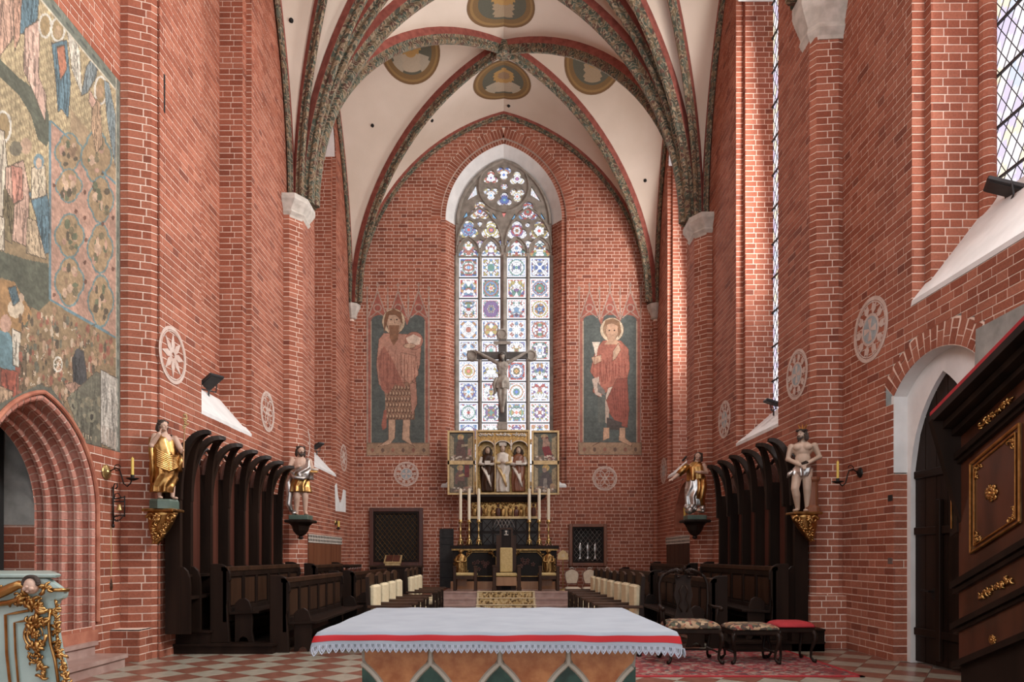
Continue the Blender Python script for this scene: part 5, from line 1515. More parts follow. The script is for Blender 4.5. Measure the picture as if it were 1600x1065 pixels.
# ------------------------------------------------------------------ choir stalls against the walls
def stalls(side, ys, label, zt=3.12, zbase=.33):
    s = side
    root = thing('choir_stalls', (s * 4.45, (ys[0] + ys[-1]) / 2, 0), label, 'choir stalls')
    XB, XP, XT = 4.62, 4.42, 4.10
    zsp = 2.62
    q = lambda x, y, z: Vector((s * x, y, z))
    for i, y in enumerate(ys):
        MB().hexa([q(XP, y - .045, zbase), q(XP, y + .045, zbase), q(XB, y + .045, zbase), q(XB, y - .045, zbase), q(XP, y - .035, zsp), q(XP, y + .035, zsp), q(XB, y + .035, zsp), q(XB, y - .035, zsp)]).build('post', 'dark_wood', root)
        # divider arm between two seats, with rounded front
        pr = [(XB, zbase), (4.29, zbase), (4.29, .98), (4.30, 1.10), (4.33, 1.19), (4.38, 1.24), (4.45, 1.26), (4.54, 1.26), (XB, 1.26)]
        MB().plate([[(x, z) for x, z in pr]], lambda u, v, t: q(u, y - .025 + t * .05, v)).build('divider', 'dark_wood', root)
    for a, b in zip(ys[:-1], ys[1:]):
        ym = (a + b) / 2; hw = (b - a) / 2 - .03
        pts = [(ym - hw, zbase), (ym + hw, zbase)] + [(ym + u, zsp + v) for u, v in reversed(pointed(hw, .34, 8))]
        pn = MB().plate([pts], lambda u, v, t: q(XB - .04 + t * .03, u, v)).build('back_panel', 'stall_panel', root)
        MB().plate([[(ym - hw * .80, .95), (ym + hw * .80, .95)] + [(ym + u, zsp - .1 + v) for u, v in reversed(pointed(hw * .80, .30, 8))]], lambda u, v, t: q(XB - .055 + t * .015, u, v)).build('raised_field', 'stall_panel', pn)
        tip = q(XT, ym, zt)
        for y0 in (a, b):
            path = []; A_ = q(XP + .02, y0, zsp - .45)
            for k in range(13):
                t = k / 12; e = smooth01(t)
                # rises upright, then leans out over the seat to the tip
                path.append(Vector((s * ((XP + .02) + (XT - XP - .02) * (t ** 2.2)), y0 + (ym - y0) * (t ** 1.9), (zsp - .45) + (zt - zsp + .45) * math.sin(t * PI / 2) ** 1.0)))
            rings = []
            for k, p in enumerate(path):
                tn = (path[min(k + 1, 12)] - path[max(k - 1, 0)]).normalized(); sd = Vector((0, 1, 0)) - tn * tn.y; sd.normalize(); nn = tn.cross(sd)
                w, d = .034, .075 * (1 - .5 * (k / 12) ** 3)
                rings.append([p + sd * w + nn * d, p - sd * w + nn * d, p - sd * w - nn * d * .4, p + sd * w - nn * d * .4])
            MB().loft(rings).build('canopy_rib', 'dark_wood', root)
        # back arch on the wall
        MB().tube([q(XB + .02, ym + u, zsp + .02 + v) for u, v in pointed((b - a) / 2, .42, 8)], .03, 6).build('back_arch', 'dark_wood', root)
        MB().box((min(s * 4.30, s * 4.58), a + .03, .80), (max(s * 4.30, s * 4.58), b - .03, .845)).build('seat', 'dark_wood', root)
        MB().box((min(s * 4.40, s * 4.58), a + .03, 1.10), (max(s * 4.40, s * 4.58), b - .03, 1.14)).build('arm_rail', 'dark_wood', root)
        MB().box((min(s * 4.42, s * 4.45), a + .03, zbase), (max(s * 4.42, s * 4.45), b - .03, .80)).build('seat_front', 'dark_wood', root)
    return root
ysl = [9.36] + [9.68 + .657 * k for k in range(7)]; ysr = [10.40] + [10.70 + .66 * k for k in range(6)]
stalls(-1, ysl, 'dark wooden choir stalls with curved pointed canopy ribs along the left wall', 3.11)
stalls(1, ysr, 'dark wooden choir stalls with curved pointed canopy ribs along the right wall', 3.20)
n = 2
for (s, y0, y1, xa, xb, z) in ((-1, 9.72, 13.7, 3.29, 4.70, .145), (-1, 9.78, 13.7, 4.22, 4.70, .33), (1, 10.0, 14.1, 3.30, 4.70, .145), (1, 10.0, 14.1, 4.22, 4.70, .33)):
    o = MB().box((min(s * xa, s * xb), y0, 0), (max(s * xa, s * xb), y1, z - .03)).box((min(s * (xa - .03), s * xb), y0 - .03, z - .03), (max(s * (xa - .03), s * xb), y1 + .03, z)).build('trim_%d' % n, 'dark_wood'); o['kind'] = 'structure'; n += 1

# ------------------------------------------------------------------ pews running along the choir
def pew(side, xb, y0, y1, z0, label, top=1.12, npan=4, seat=True):
    s = side; q = lambda x, y, z: Vector((s * x, y, z0 + z))
    root = thing('choir_pew', (s * (xb - .1), (y0 + y1) / 2, z0), label, 'pew', 'carved pews of the choir')
    pr = [(xb + .22, 0), (xb + .22, top + .02), (xb + .10, top + .02)] + [(xb + .10 - .17 * math.sin(a), top - .15 + .17 * math.cos(a)) for a in [PI / 2 * k / 8 for k in range(1, 9)]] + \
         [(xb - .075, top - .22), (xb - .05, top - .24), (xb - .04, .62), (xb - .02, .55), (xb - .05, .2), (xb - .06, 0)]
    for y in (y0, y1 - .06):
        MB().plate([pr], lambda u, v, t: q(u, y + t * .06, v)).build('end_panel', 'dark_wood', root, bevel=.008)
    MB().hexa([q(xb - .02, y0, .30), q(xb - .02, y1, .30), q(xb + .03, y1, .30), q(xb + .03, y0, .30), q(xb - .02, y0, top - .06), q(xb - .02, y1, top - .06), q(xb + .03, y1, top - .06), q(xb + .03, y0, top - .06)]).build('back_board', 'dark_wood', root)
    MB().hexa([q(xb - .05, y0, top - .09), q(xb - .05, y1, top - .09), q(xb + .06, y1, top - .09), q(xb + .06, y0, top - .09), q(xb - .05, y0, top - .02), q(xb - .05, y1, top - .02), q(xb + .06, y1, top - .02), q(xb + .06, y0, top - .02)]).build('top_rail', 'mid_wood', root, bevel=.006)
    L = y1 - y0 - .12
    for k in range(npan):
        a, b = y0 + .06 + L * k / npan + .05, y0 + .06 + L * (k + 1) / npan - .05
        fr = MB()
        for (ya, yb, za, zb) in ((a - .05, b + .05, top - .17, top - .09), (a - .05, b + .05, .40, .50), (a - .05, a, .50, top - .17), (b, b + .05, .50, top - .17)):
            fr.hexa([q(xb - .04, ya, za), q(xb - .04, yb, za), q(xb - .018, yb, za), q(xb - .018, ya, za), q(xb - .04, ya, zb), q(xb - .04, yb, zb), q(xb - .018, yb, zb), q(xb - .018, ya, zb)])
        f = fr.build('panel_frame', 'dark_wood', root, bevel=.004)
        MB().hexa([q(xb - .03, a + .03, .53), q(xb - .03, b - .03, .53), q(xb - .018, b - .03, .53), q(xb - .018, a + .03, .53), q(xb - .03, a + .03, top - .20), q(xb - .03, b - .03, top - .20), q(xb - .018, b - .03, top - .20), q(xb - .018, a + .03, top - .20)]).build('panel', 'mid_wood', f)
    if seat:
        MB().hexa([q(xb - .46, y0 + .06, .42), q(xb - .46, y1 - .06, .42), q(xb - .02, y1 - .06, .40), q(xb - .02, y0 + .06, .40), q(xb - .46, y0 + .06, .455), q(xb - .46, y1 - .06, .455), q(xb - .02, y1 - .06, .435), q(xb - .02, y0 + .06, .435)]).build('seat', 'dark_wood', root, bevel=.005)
        se = [(xb - .10, 0), (xb - .10, .56), (xb - .16, .62), (xb - .24, .64), (xb - .30, .60), (xb - .34, .50), (xb - .36, .40), (xb - .35, .15), (xb - .38, 0), (xb - .30, 0), (xb - .27, .06), (xb - .22, .08), (xb - .17, .05), (xb - .15, 0)]
        for y in (y0 + .10, y1 - .16): MB().plate([se], lambda u, v, t: q(u, y + t * .05, v)).build('seat_end', 'dark_wood', root, bevel=.006)
    return root
pew(-1, 4.02, 9.85, 13.3, .145, 'long dark panelled pew on the left podium directly before the left stalls', 1.12, 6)
pew(-1, 3.16, 9.86, 13.2, 0., 'long dark panelled pew on the left floor, nearest front row', 1.10, 6)
pew(-1, 4.05, 14.6, 17.0, .145, 'far dark pew in the left back row by the wooden wainscot', 1.08, 6)
pew(-1, 3.16, 14.3, 18.2, 0., 'far dark pew in the left front row behind the cream chairs', 1.08, 6)
pew(1, 4.02, 10.15, 13.8, .145, 'long dark panelled pew on the right podium directly before the right stalls', 1.12, 6)
pew(1, 3.16, 10.3, 13.8, 0., 'long dark panelled pew on the right floor behind the carved armchair', 1.08, 6)
pew(1, 4.05, 15.0, 18.6, .145, 'far dark pew in the right back row by the wooden wainscot', 1.08, 6)
pew(1, 3.16, 14.6, 18.4, 0., 'far dark pew in the right front row beyond the cream chairs', 1.08, 6)
for s in (-1, 1):
    o = MB().box((min(s * 3.3, s * 4.7), 14.45, 0), (max(s * 3.3, s * 4.7), 19.0, .145)).build('trim_%d' % n, 'dark_wood'); o['kind'] = 'structure'; n += 1

# ------------------------------------------------------------------ wainscot with painted strip in the far bays
def wainscot(s, y0, y1, zt, label):
    X = 4.62; r = thing('wainscot', (s * X, (y0 + y1) / 2, .1), label, 'wainscot')
    k = 6
    for i in range(k):
        a, b = y0 + (y1 - y0) * i / k, y0 + (y1 - y0) * (i + 1) / k
        MB().box((min(s * (X - .02), s * (X + .07)), a + .006, .15), (max(s * (X - .02), s * (X + .07)), b - .006, zt - .2)).build('board', 'red_wood' if s < 0 else 'mid_wood', r)
    st = MB().box((min(s * (X - .035), s * (X + .07)), y0 - .02, zt - .2), (max(s * (X - .035), s * (X + .07)), y1 + .02, zt)).build('frieze', 'carved_white', r)
    m = MB(); nn = int((y1 - y0) / .14)
    for i in range(nn):
        y = y0 + (y1 - y0) * (i + .5) / nn
        for z in (zt - .05, zt - .14): m.lathe((s * (X - .036), y, z), [(.032, 0), (.032, -s * .006)], 8, ax='x')
    m.build('frieze_ornament', 'dark_wood', st)
    MB().box((min(s * (X - .06), s * (X + .07)), y0 - .1, .1), (max(s * (X - .06), s * (X + .07)), y0 - .01, zt)).build('end_post', 'dark_wood', r)
wainscot(-1, 15.95, 19.35, 1.92, 'reddish board wainscot with pale ornament strip on the left wall')
wainscot(1, 16.6, 19.3, 1.92, 'dark board wainscot with pale ornament strip on the right wall')

# ------------------------------------------------------------------ high-backed chairs with cream cushions
def cream_chair():
    r = thing('upholstered_chair', (0, 0, 0), world=False)
    def bx(name, a, b, mat, **k): return MB().box(a, b).build(name, mat, r, **k)
    for y in (-.27, .27):
        MB().hexa([(-.28, y - .025, 0), (-.22, y - .025, 0), (-.22, y + .025, 0), (-.28, y + .025, 0), (-.33, y - .025, 1.10), (-.28, y - .025, 1.10), (-.28, y + .025, 1.10), (-.33, y + .025, 1.10)]).build('back_post', 'dark_wood', r)
        bx('front_leg', (.22, y - .025, 0), (.27, y + .025, .66), 'dark_wood', bevel=.004)
        bx('armrest', (-.30, y - .035, .66), (.32, y + .035, .70), 'mid_wood', bevel=.006)
        bx('side_rail', (-.25, y - .018, .36), (.23, y + .018, .43), 'dark_wood')
    MB().plate([[(-.27, .98), (.27, .98), (.27, 1.10), (.18, 1.13), (0, 1.15), (-.18, 1.13), (-.27, 1.10)]], lambda u, v, t: Vector((-.33 + t * .035, u, v))).build('top_rail', 'mid_wood', r)
    MB().cbox((-.315, 0, .75), (.02, .48, .46)).build('back_board', 'dark_wood', r)
    MB().cbox((-.245, 0, .75), (.10, .44, .46), .03).build('back_cushion', 'cushion_cream', r, smooth=False)
    MB().cbox((0, 0, .47), (.46, .48, .10), .03).build('seat_cushion', 'cushion_cream', r)
    bx('front_rail', (.22, -.25, .36), (.25, .25, .43), 'dark_wood')
    return r
proto = cream_chair(); first = True
ordn = ['first', 'second', 'third', 'fourth', 'fifth', 'sixth', 'seventh']
def place_chair(x, y, rz, label):
    global first
    o = proto if first else copy_tree(proto); first = False
    o.location = (x, y, .0155 if x > 0 and y < 10.6 else .0035); o.rotation_euler = (0, 0, rz); tag(o, label, 'chair', 'cream-cushioned chairs facing the choir aisle')
for i, y in enumerate((9.9, 10.6, 11.3, 12.05)): place_chair(-1.62, y, 0, 'dark chair with cream cushions on the left, %s from the front altar' % ordn[i])
for i, y in enumerate((13.7, 14.4, 15.05)): place_chair(-1.62, y, 0, 'far dark chair with cream cushions on the left, %s beyond the gap' % ordn[i])
for i, y in enumerate((9.7, 10.35, 11.05, 11.8)): place_chair(1.62, y, PI, 'dark chair with cream cushions on the right, %s from the front altar' % ordn[i])
for i, y in enumerate((12.6, 13.35, 14.1)): place_chair(1.62, y, PI, 'dark chair with cream cushions on the right, %s from front altar' % ordn[i + 4])

# ------------------------------------------------------------------ rug, armchair and stools on the right
def rug_material():
    m = bpy.data.materials.new('rug'); m.use_nodes = True; nt = m.node_tree; b = nt.nodes['Principled BSDF']; b.inputs['Roughness'].default_value = .95
    tc = nd(nt, 'ShaderNodeTexCoord'); v = nd(nt, 'ShaderNodeTexVoronoi'); v.inputs['Scale'].default_value = 20; nt.links.new(tc.outputs['Object'], v.inputs['Vector'])
    v2 = nd(nt, 'ShaderNodeTexVoronoi'); v2.inputs['Scale'].default_value = 3.2; nt.links.new(tc.outputs['Object'], v2.inputs['Vector'])
    sp = nd(nt, 'ShaderNodeSeparateColor'); nt.links.new(v.outputs['Color'], sp.inputs[0])
    r = nd(nt, 'ShaderNodeValToRGB'); r.color_ramp.interpolation = 'CONSTANT'
    ramp_set(r, [(0, (.17, .022, .024)), (.30, (.27, .045, .045)), (.5, (.24, .15, .12)), (.68, (.06, .035, .038)), (.80, (.22, .035, .038)), (.9, (.30, .22, .18))])
    nt.links.new(sp.outputs[0], r.inputs[0]); mx = nd(nt, 'ShaderNodeMix', data_type='RGBA', blend_type='MULTIPLY'); mx.inputs[0].default_value = .6
    sp2 = nd(nt, 'ShaderNodeValToRGB'); ramp_set(sp2, [(.1, (.45, .35, .35)), (.5, (1, 1, 1))]); nt.links.new(v2.outputs['Distance'], sp2.inputs[0])
    nt.links.new(r.outputs[0], mx.inputs[6]); nt.links.new(sp2.outputs[0], mx.inputs[7]); nt.links.new(mx.outputs[2], b.inputs['Base Color']); MAT['rug'] = m
    m = bpy.data.materials.new('tapestry'); m.use_nodes = True; nt = m.node_tree; b = nt.nodes['Principled BSDF']; b.inputs['Roughness'].default_value = .9
    tc = nd(nt, 'ShaderNodeTexCoord'); v = nd(nt, 'ShaderNodeTexVoronoi'); v.inputs['Scale'].default_value = 22; nt.links.new(tc.outputs['Object'], v.inputs['Vector'])
    sp = nd(nt, 'ShaderNodeSeparateColor'); nt.links.new(v.outputs['Color'], sp.inputs[0]); r = nd(nt, 'ShaderNodeValToRGB'); r.color_ramp.interpolation = 'CONSTANT'
    ramp_set(r, [(0, (.05, .035, .025)), (.3, (.22, .12, .06)), (.5, (.30, .20, .12)), (.65, (.20, .05, .035)), (.8, (.07, .08, .05)), (.9, (.36, .26, .16))])
    nt.links.new(sp.outputs[0], r.inputs[0]); nt.links.new(r.outputs[0], b.inputs['Base Color']); MAT['tapestry'] = m
    m = bpy.data.materials.new('gold_carpet'); m.use_nodes = True; nt = m.node_tree; b = nt.nodes['Principled BSDF']; b.inputs['Roughness'].default_value = .95
    tc = nd(nt, 'ShaderNodeTexCoord'); v = nd(nt, 'ShaderNodeTexVoronoi'); v.inputs['Scale'].default_value = 24; nt.links.new(tc.outputs['Object'], v.inputs['Vector'])
    sp = nd(nt, 'ShaderNodeSeparateColor'); nt.links.new(v.outputs['Color'], sp.inputs[0]); r = nd(nt, 'ShaderNodeValToRGB'); r.color_ramp.interpolation = 'CONSTANT'
    ramp_set(r, [(0, (.11, .065, .025)), (.24, (.40, .28, .12)), (.55, (.55, .43, .24)), (.82, (.22, .13, .055)), (.92, (.5, .37, .18))])
    nt.links.new(sp.outputs[0], r.inputs[0]); nt.links.new(r.outputs[0], b.inputs['Base Color']); MAT['gold_carpet'] = m
rug_material()
rg = thing('rug', (2.5, 9.0, 0), 'worn red oriental rug on the floor under the carved armchair', 'rug')
MB().box((.95, 7.9, .0035), (4.12, 10.15, .013)).build('field', 'rug', rg)
for (a, b) in (((.95, 7.86), (4.16, 7.93)), ((.95, 10.13), (4.16, 10.19)), ((4.10, 7.86), (4.16, 10.19)), ((.91, 7.86), (.97, 10.19))):
    MB().box((a[0], a[1], .0036), (b[0], b[1], .0145)).build('red_border', 'red_velvet', rg)
def cabriole(m, x, y, h, sx, sy, k=1.):
    m.tube([(x, y, h), (x + sx * .035 * k, y + sy * .035 * k, h * .86), (x + sx * .03 * k, y + sy * .03 * k, h * .66), (x + sx * .0, y + sy * .0, h * .38), (x - sx * .005, y - sy * .005, h * .16), (x + sx * .02 * k, y + sy * .02 * k, h * .05), (x + sx * .045 * k, y + sy * .045 * k, 0.022)],
           [.034, .036, .028, .019, .016, .022, .026], 8)
def cushion(m, x0, x1, y0, y1, z0, z1):
    rings = []; n = 6
    for k in range(n + 1):
        t = k / n; e = .5 - .5 * math.sqrt(max(0, 1 - (2 * t - 1) ** 2 * .96)) if t > .5 else .012; z = z0 + (z1 - z0) * math.sin(t * PI / 2)
        e = .22 * (1 - math.cos(t * PI / 2)); dx, dy = (x1 - x0) * e, (y1 - y0) * e; c = .04
        rings.append([(x0 + dx + c, y0 + dy, z), (x1 - dx - c, y0 + dy, z), (x1 - dx, y0 + dy + c, z), (x1 - dx, y1 - dy - c, z), (x1 - dx - c, y1 - dy, z), (x0 + dx + c, y1 - dy, z), (x0 + dx, y1 - dy - c, z), (x0 + dx, y0 + dy + c, z)])
    m.loft(rings)
def stool(x, y, w, d, label, mat, h=.40):
    r = thing('stool', (x, y, .0185), label, 'stool', world=False)
    for sx in (-1, 1):
        for sy in (-1, 1): m = MB(); cabriole(m, sx * (w / 2 - .05), sy * (d / 2 - .05), h, sx, sy); m.build('leg', 'dark_wood', r, smooth=True)
    MB().cbox((0, 0, h), (w - .02, d - .02, .07), .012).build('seat_rail', 'dark_wood', r)
    m = MB(); cushion(m, -w / 2, w / 2, -d / 2, d / 2, h + .035, h + .105); m.build('seat_pad', mat, r, smooth=True)
    return r
st = stool(3.22, 8.95, .62, .52, 'low carved stool with flowered tapestry seat between armchair and red stool', 'tapestry')
MB().tube([(-.26, 0, .14), (.26, 0, .14)], .014, 6).tube([(-.26, -.2, .14), (-.26, .2, .14)], .014, 6).tube([(.26, -.2, .14), (.26, .2, .14)], .014, 6).build('stretcher', 'dark_wood', st)
stool(3.80, 9.05, .50, .44, 'small carved stool with red velvet seat by the brick pier', 'red_velvet', .42)
ac = thing('armchair', (2.45, 9.0, .0185), 'dark carved armchair with pierced splat back and flowered tapestry seat', 'armchair', world=False)
for sx in (-1, 1):
    for sy in (-1, 1): m = MB(); cabriole(m, sx * .31, sy * .25, .40, sx, sy); m.build('leg', 'dark_wood', ac, smooth=True)
    m = MB(); m.tube([(sx * .30, .24, .40), (sx * .315, .27, .62), (sx * .33, .30, .82), (sx * .33, .32, 1.0), (sx * .29, .33, 1.10), (sx * .19, .335, 1.155)], [.026, .024, .024, .024, .022, .02], 8); m.build('back_stile', 'dark_wood', ac, smooth=True)
    m = MB(); m.tube([(sx * .33, .29, .72), (sx * .36, .10, .70), (sx * .385, -.06, .70), (sx * .38, -.13, .685)], [.018, .022, .026, .03], 8); m.tube([(sx * .36, -.06, .69), (sx * .35, -.02, .58), (sx * .33, -.06, .44)], .018, 8); m.build('armrest', 'dark_wood', ac, smooth=True)
MB().cbox((0, 0, .415), (.68, .56, .07), .012).build('seat_rail', 'dark_wood', ac)
m = MB(); cushion(m, -.34, .34, -.285, .25, .45, .545); m.build('seat_pad', 'tapestry', ac, smooth=True)
MB().plate([[(-.16, .46), (.16, .46), (.13, .56), (.09, .70), (.13, .85), (.10, 1.0), (.12, 1.12), (-.12, 1.12), (-.10, 1.0), (-.13, .85), (-.09, .70), (-.13, .56)]], lambda u, v, t: Vector((u, .27 + .06 * (v - .46) / .66 + t * .025, v))).build('splat', 'dark_wood', ac)
m = MB()
for s in (-1, 1):
    m.tube([(s * .02, .29, 1.16), (s * .10, .295, 1.195), (s * .19, .30, 1.165), (s * .25, .31, 1.12)], [.03, .026, .022, .012], 8); m.tube([(s * .06, .28, 1.15), (s * .12, .28, 1.13), (s * .10, .28, 1.09), (s * .05, .28, 1.10)], .012, 6)
    m.tube([(s * .03, .265, .62), (s * .07, .27, .70), (s * .03, .275, .80), (s * .06, .28, .90), (s * .02, .285, .98)], .010, 6)
rocaille(m, [(-.09, .29, 1.16), (0, .285, 1.20), (.09, .29, 1.16)], .05, 41); m.build('carved_crest', 'dark_wood', ac, smooth=True)
MB().tube([(-.29, 0, .15), (.29, 0, .15)], .014, 6).tube([(-.29, -.22, .15), (-.29, .22, .15)], .014, 6).tube([(.29, -.22, .15), (.29, .22, .15)], .014, 6).build('stretcher', 'dark_wood', ac)

# ------------------------------------------------------------------ wall fittings: sconces, bell, lamps
def sconce(wallpt, cand, label, s, mat='iron', ch=.20, cr=.017, plate=.06):
    r = thing('candle_sconce', wallpt, label, 'sconce'); w, c = Vector(wallpt), Vector(cand)
    MB().lathe((w.x, w.y, w.z), [(plate, 0), (plate * .9, -s * .012), (plate * .4, -s * .03), (.012, -s * .05)], 14, ax='x').build('wall_plate', 'brass' if s < 0 else 'iron', r)
    d = c - w; pts = []
    for t, z in ((0, 0), (.18, .02), (.35, .055), (.5, .04), (.58, -.03), (.66, -.12), (.8, -.15), (.93, -.11), (1, -.03)): pts.append(w + Vector((d.x * t, d.y * t, d.z * t * .4 + z * 1.1)))
    pts.append(c)
    m = MB(); m.tube(pts, .009, 6)
    cc = w + Vector((d.x * .42, d.y * .42, .05)); m.tube([cc + Vector((d.x * .12 * math.cos(a), d.y * .12 * math.cos(a), .04 * math.sin(a))) for a in [k * .5 for k in range(12)]], .006, 5); m.build('arm', mat, r, smooth=True)
    MB().lathe(c, [(.02, -.03), (.075, -.005), (.08, .004), (.022, .006), (.024, .04), (.02, .045)], 14).build('drip_pan', mat, r, smooth=True)
    MB().lathe(c + Vector((0, 0, .04)), [(cr, 0), (cr, ch), (.004, ch + .006), (.003, ch + .02)], 12).build('candle', 'candle_yellow', r)
    return r
d1 = dX(165, NX); d2 = 8.75
sconce((-NX + .012, d1, H - (737 - CY) * d1 / F), P(207, 747, d2), 'wrought sconce with yellow candle beside the portal on the left', -1, plate=.10, ch=.22)
d1 = dX(1345, NX)
sconce((NX - .012, d1, H - (738 - CY) * d1 / F), P(1309, 752, 9.6), 'wrought sconce with yellow candle by the right brick pier', 1, plate=.075, ch=.24)
d1 = dX(524, WX); sconce((-WX + .012, d1, H - (816 - CY) * d1 / F), P(529, 825, d1 - .1), 'small sconce with pale candle above the left wainscot', -1, plate=.08, ch=.16, cr=.03)
sconce((WX - .012, 16.45, H - (815 - CY) * 16.45 / F), P(1070, 812, 16.3), 'sconce with yellow candle beside the arched recess on the right', 1, plate=.07, ch=.26, cr=.03)
# bell bracket and rope by the portal
db = dX(172, NX); bk = thing('bell_bracket', (-NX + .03, db, H - (822 - CY) * db / F), 'black wrought-iron bracket with a small brass bell and rope by the portal', 'bell')
B3 = lambda px, py, o=0.: Vector((-NX + .03 + (px - 168) * .0062 + o, db + .02, H - (py - CY) * db / F))
m = MB(); m.tube([B3(168, 760), B3(168, 818)], .012, 6); m.ell(B3(168, 821), (.02, .02, .03), 8, 6)
m.tube([B3(168, 762), B3(171, 755), B3(176, 755), B3(177, 760), B3(173, 763)], .009, 6)
m.tube([B3(168, 779), B3(193, 776)], .008, 6); m.tube([B3(168, 783), B3(193, 783)], .008, 6); m.tube([B3(192, 774), B3(192, 807)], .009, 6); m.tube([B3(168, 806), B3(193, 804)], .008, 6)
m.tube([B3(170, 779), B3(172, 771), B3(179, 770), B3(184, 776)], .007, 6); m.tube([B3(172, 811), B3(178, 814), B3(184, 810), B3(190, 805)], .007, 6); m.tube([B3(174 + 4 * math.cos(a), 810 + 4 * math.sin(a)) for a in [k * .7 for k in range(9)]], .006, 5)
m.build('iron_frame', 'iron', bk, smooth=True)
MB().lathe(B3(181, 797), [(.045, 0), (.042, .012), (.03, .03), (.025, .07), (.01, .085)], 14).build('bell', 'brass', bk, smooth=True)
MB().tube([B3(163, 822, -.0), B3(164, 880), B3(163, 900)], .005, 5).build('rope', 'cushion_gold', bk)
MB().lathe(B3(162, 922), [(.022, 0), (.03, .05), (.02, .13), (.008, .17)], 10).build('tassel', 'mid_wood', bk)
# floodlights on the window sills
def floodlight(p, ax, label, w=.34, tilt=.5):
    r = thing('floodlight', p, label, 'lamp', rz=ax, world=False)
    c, s_ = math.cos(tilt), math.sin(tilt)
    rot = Matrix.Rotation(tilt, 3, 'Y')
    m = MB().cbox((0, 0, 0), (w, w * .62, .05), .01); m.v = [rot @ v + Vector((.0, 0, .17)) for v in m.v]; m.build('housing', 'black_lamp', r)
    m = MB().cbox((0, 0, -.028), (w * .86, w * .5, .008)); m.v = [rot @ v + Vector((.0, 0, .17)) for v in m.v]; m.build('lens', 'iron_plate', r)
    MB().tube([(0, -w * .33, .16), (-.02, -w * .33, .03), (-.02, w * .33, .03), (0, w * .33, .16)], .012, 6).tube([(-.02, 0, .03), (-.02, 0, -.08)], .016, 6).build('yoke', 'black_lamp', r)
    return r
floodlight(P(320, 616, 11.9) + Vector((.08, 0, .04)), -.5, 'black floodlight on the near left window sill', .46, -.45)
floodlight(P(496, 706, 18.6), -.5, 'small black floodlight on the far left window sill', .34, -.4)
floodlight(P(1576, 318, 7.9), PI * .85, 'large black floodlight on the high right window sill', .50, -.5)
floodlight(P(1207, 640, 12.9) + Vector((0, 0, -.03)), PI, 'black floodlight on the right sill above the stalls', .3, -.3)
hl = thing('sill_lamp', P(1078, 728, 18.6), 'dark ornate stand on the far right window sill', 'lamp')
q = P(1078, 728, 18.6); MB().lathe(q, [(.16, 0), (.16, .05), (.06, .08), (.05, .2), (.09, .24), (.04, .3), (.04, .46), (.10, .5), (.10, .53)], 10).build('stem', 'iron', hl); MB().tube([q + Vector((-.2, 0, .14)), q + Vector((-.1, 0, .26)), q + Vector((.05, 0, .22)), q + Vector((.28, 0, .34))], .03, 6).build('scroll', 'iron', hl)
# narrow slit in the left pier, small enamel plate by the door
MB().box((-4.72, 9.44, H - (172 - CY) * 9.4 / F), (-4.694, 9.475, H - (112 - CY) * 9.4 / F)).build('wall_slit', 'dark_void', wall_left)
for py in (850 - 74, 876):
    dd = 8.95; MB().box((NX - .008, dd + .11, H - (py - CY) * dd / F - .04), (NX + .002, dd + .21, H - (py - CY) * dd / F + .04)).build('switch_plate', 'iron_plate' if py < 800 else 'silver', wall_nave_right)

# ================================================================== CARVED FIGURES
def drape(m, ctrl, n=60, sub=5, cap=True):
    "robe: control rings (z, cx, cy, rx, ry, fold depth, folds, phase)"
    rings = []
    for a, b in zip(ctrl[:-1], ctrl[1:]):
        for j in range(sub):
            t = smooth01(j / sub) * .5 + (j / sub) * .5
            rings.append([x + (y - x) * t for x, y in zip(a, b)])
    rings.append(list(ctrl[-1])); out = []
    for (z, cx, cy, rx, ry, am, nf, ph) in rings:
        ring = []
        for k in range(n):
            th = 2 * PI * k / n
            w = math.sin(nf * th + ph); f = 1 + am * (w - .35 * math.sin(2 * nf * th + ph * 1.7 + 1) + .4 * math.sin((nf * .5 + .5) * th - ph))
            ring.append((cx + rx * f * math.cos(th), cy + ry * f * math.sin(th), z))
        out.append(ring)
    m.loft(out, cap); return m
def limb(m, pts): m.tube([p for p, r in pts], [r for p, r in pts], 10); [m.ell(p, (r, r, r), 10, 8) for p, r in pts]
def hand(m, w, d, n, size, curl=.35, thumb=1):
    "palm at wrist w pointing along d, palm normal n; five fingers of unequal length"
    w, d, n = Vector(w), Vector(d).normalized(), Vector(n); n = (n - d * n.dot(d)).normalized(); s = d.cross(n)
    rot = Matrix((s, d, n)).transposed()
    m.ell(w + d * size * .27, (size * .22, size * .30, size * .10), 10, 8, rot)
    for k, L in enumerate((.42, .50, .46, .36)):
        b = w + d * size * .48 + s * size * (-.15 + .10 * k); p1 = b + d * size * L * .5 + n * size * curl * .08; p2 = p1 + (d * (1 - curl) + n * curl).normalized() * size * L * .5
        m.tube([w + d * size * .3 + s * size * (-.12 + .08 * k), b, p1, p2], [size * .055, size * .055, size * .05, size * .036], 6)
    t0 = w + d * size * .14 - s * size * .18 * thumb
    m.tube([w + d * size * .12, t0, t0 + (d * .7 - s * .6 * thumb).normalized() * size * .2, t0 + (d * .9 - s * .3 * thumb + n * .3).normalized() * size * .38], [size * .07, size * .065, size * .055, size * .04], 6)
def soft(o, vox, it=4):
    r = o.modifiers.new('union', 'REMESH'); r.mode = 'VOXEL'; r.voxel_size = vox; r.use_smooth_shade = True
    s = o.modifiers.new('soften', 'SMOOTH'); s.factor = .5; s.iterations = it
    return o
def head_rot(yaw, pitch=0., roll=0.): return Matrix.Rotation(yaw, 3, 'Z') @ Matrix.Rotation(pitch, 3, 'X') @ Matrix.Rotation(roll, 3, 'Y')
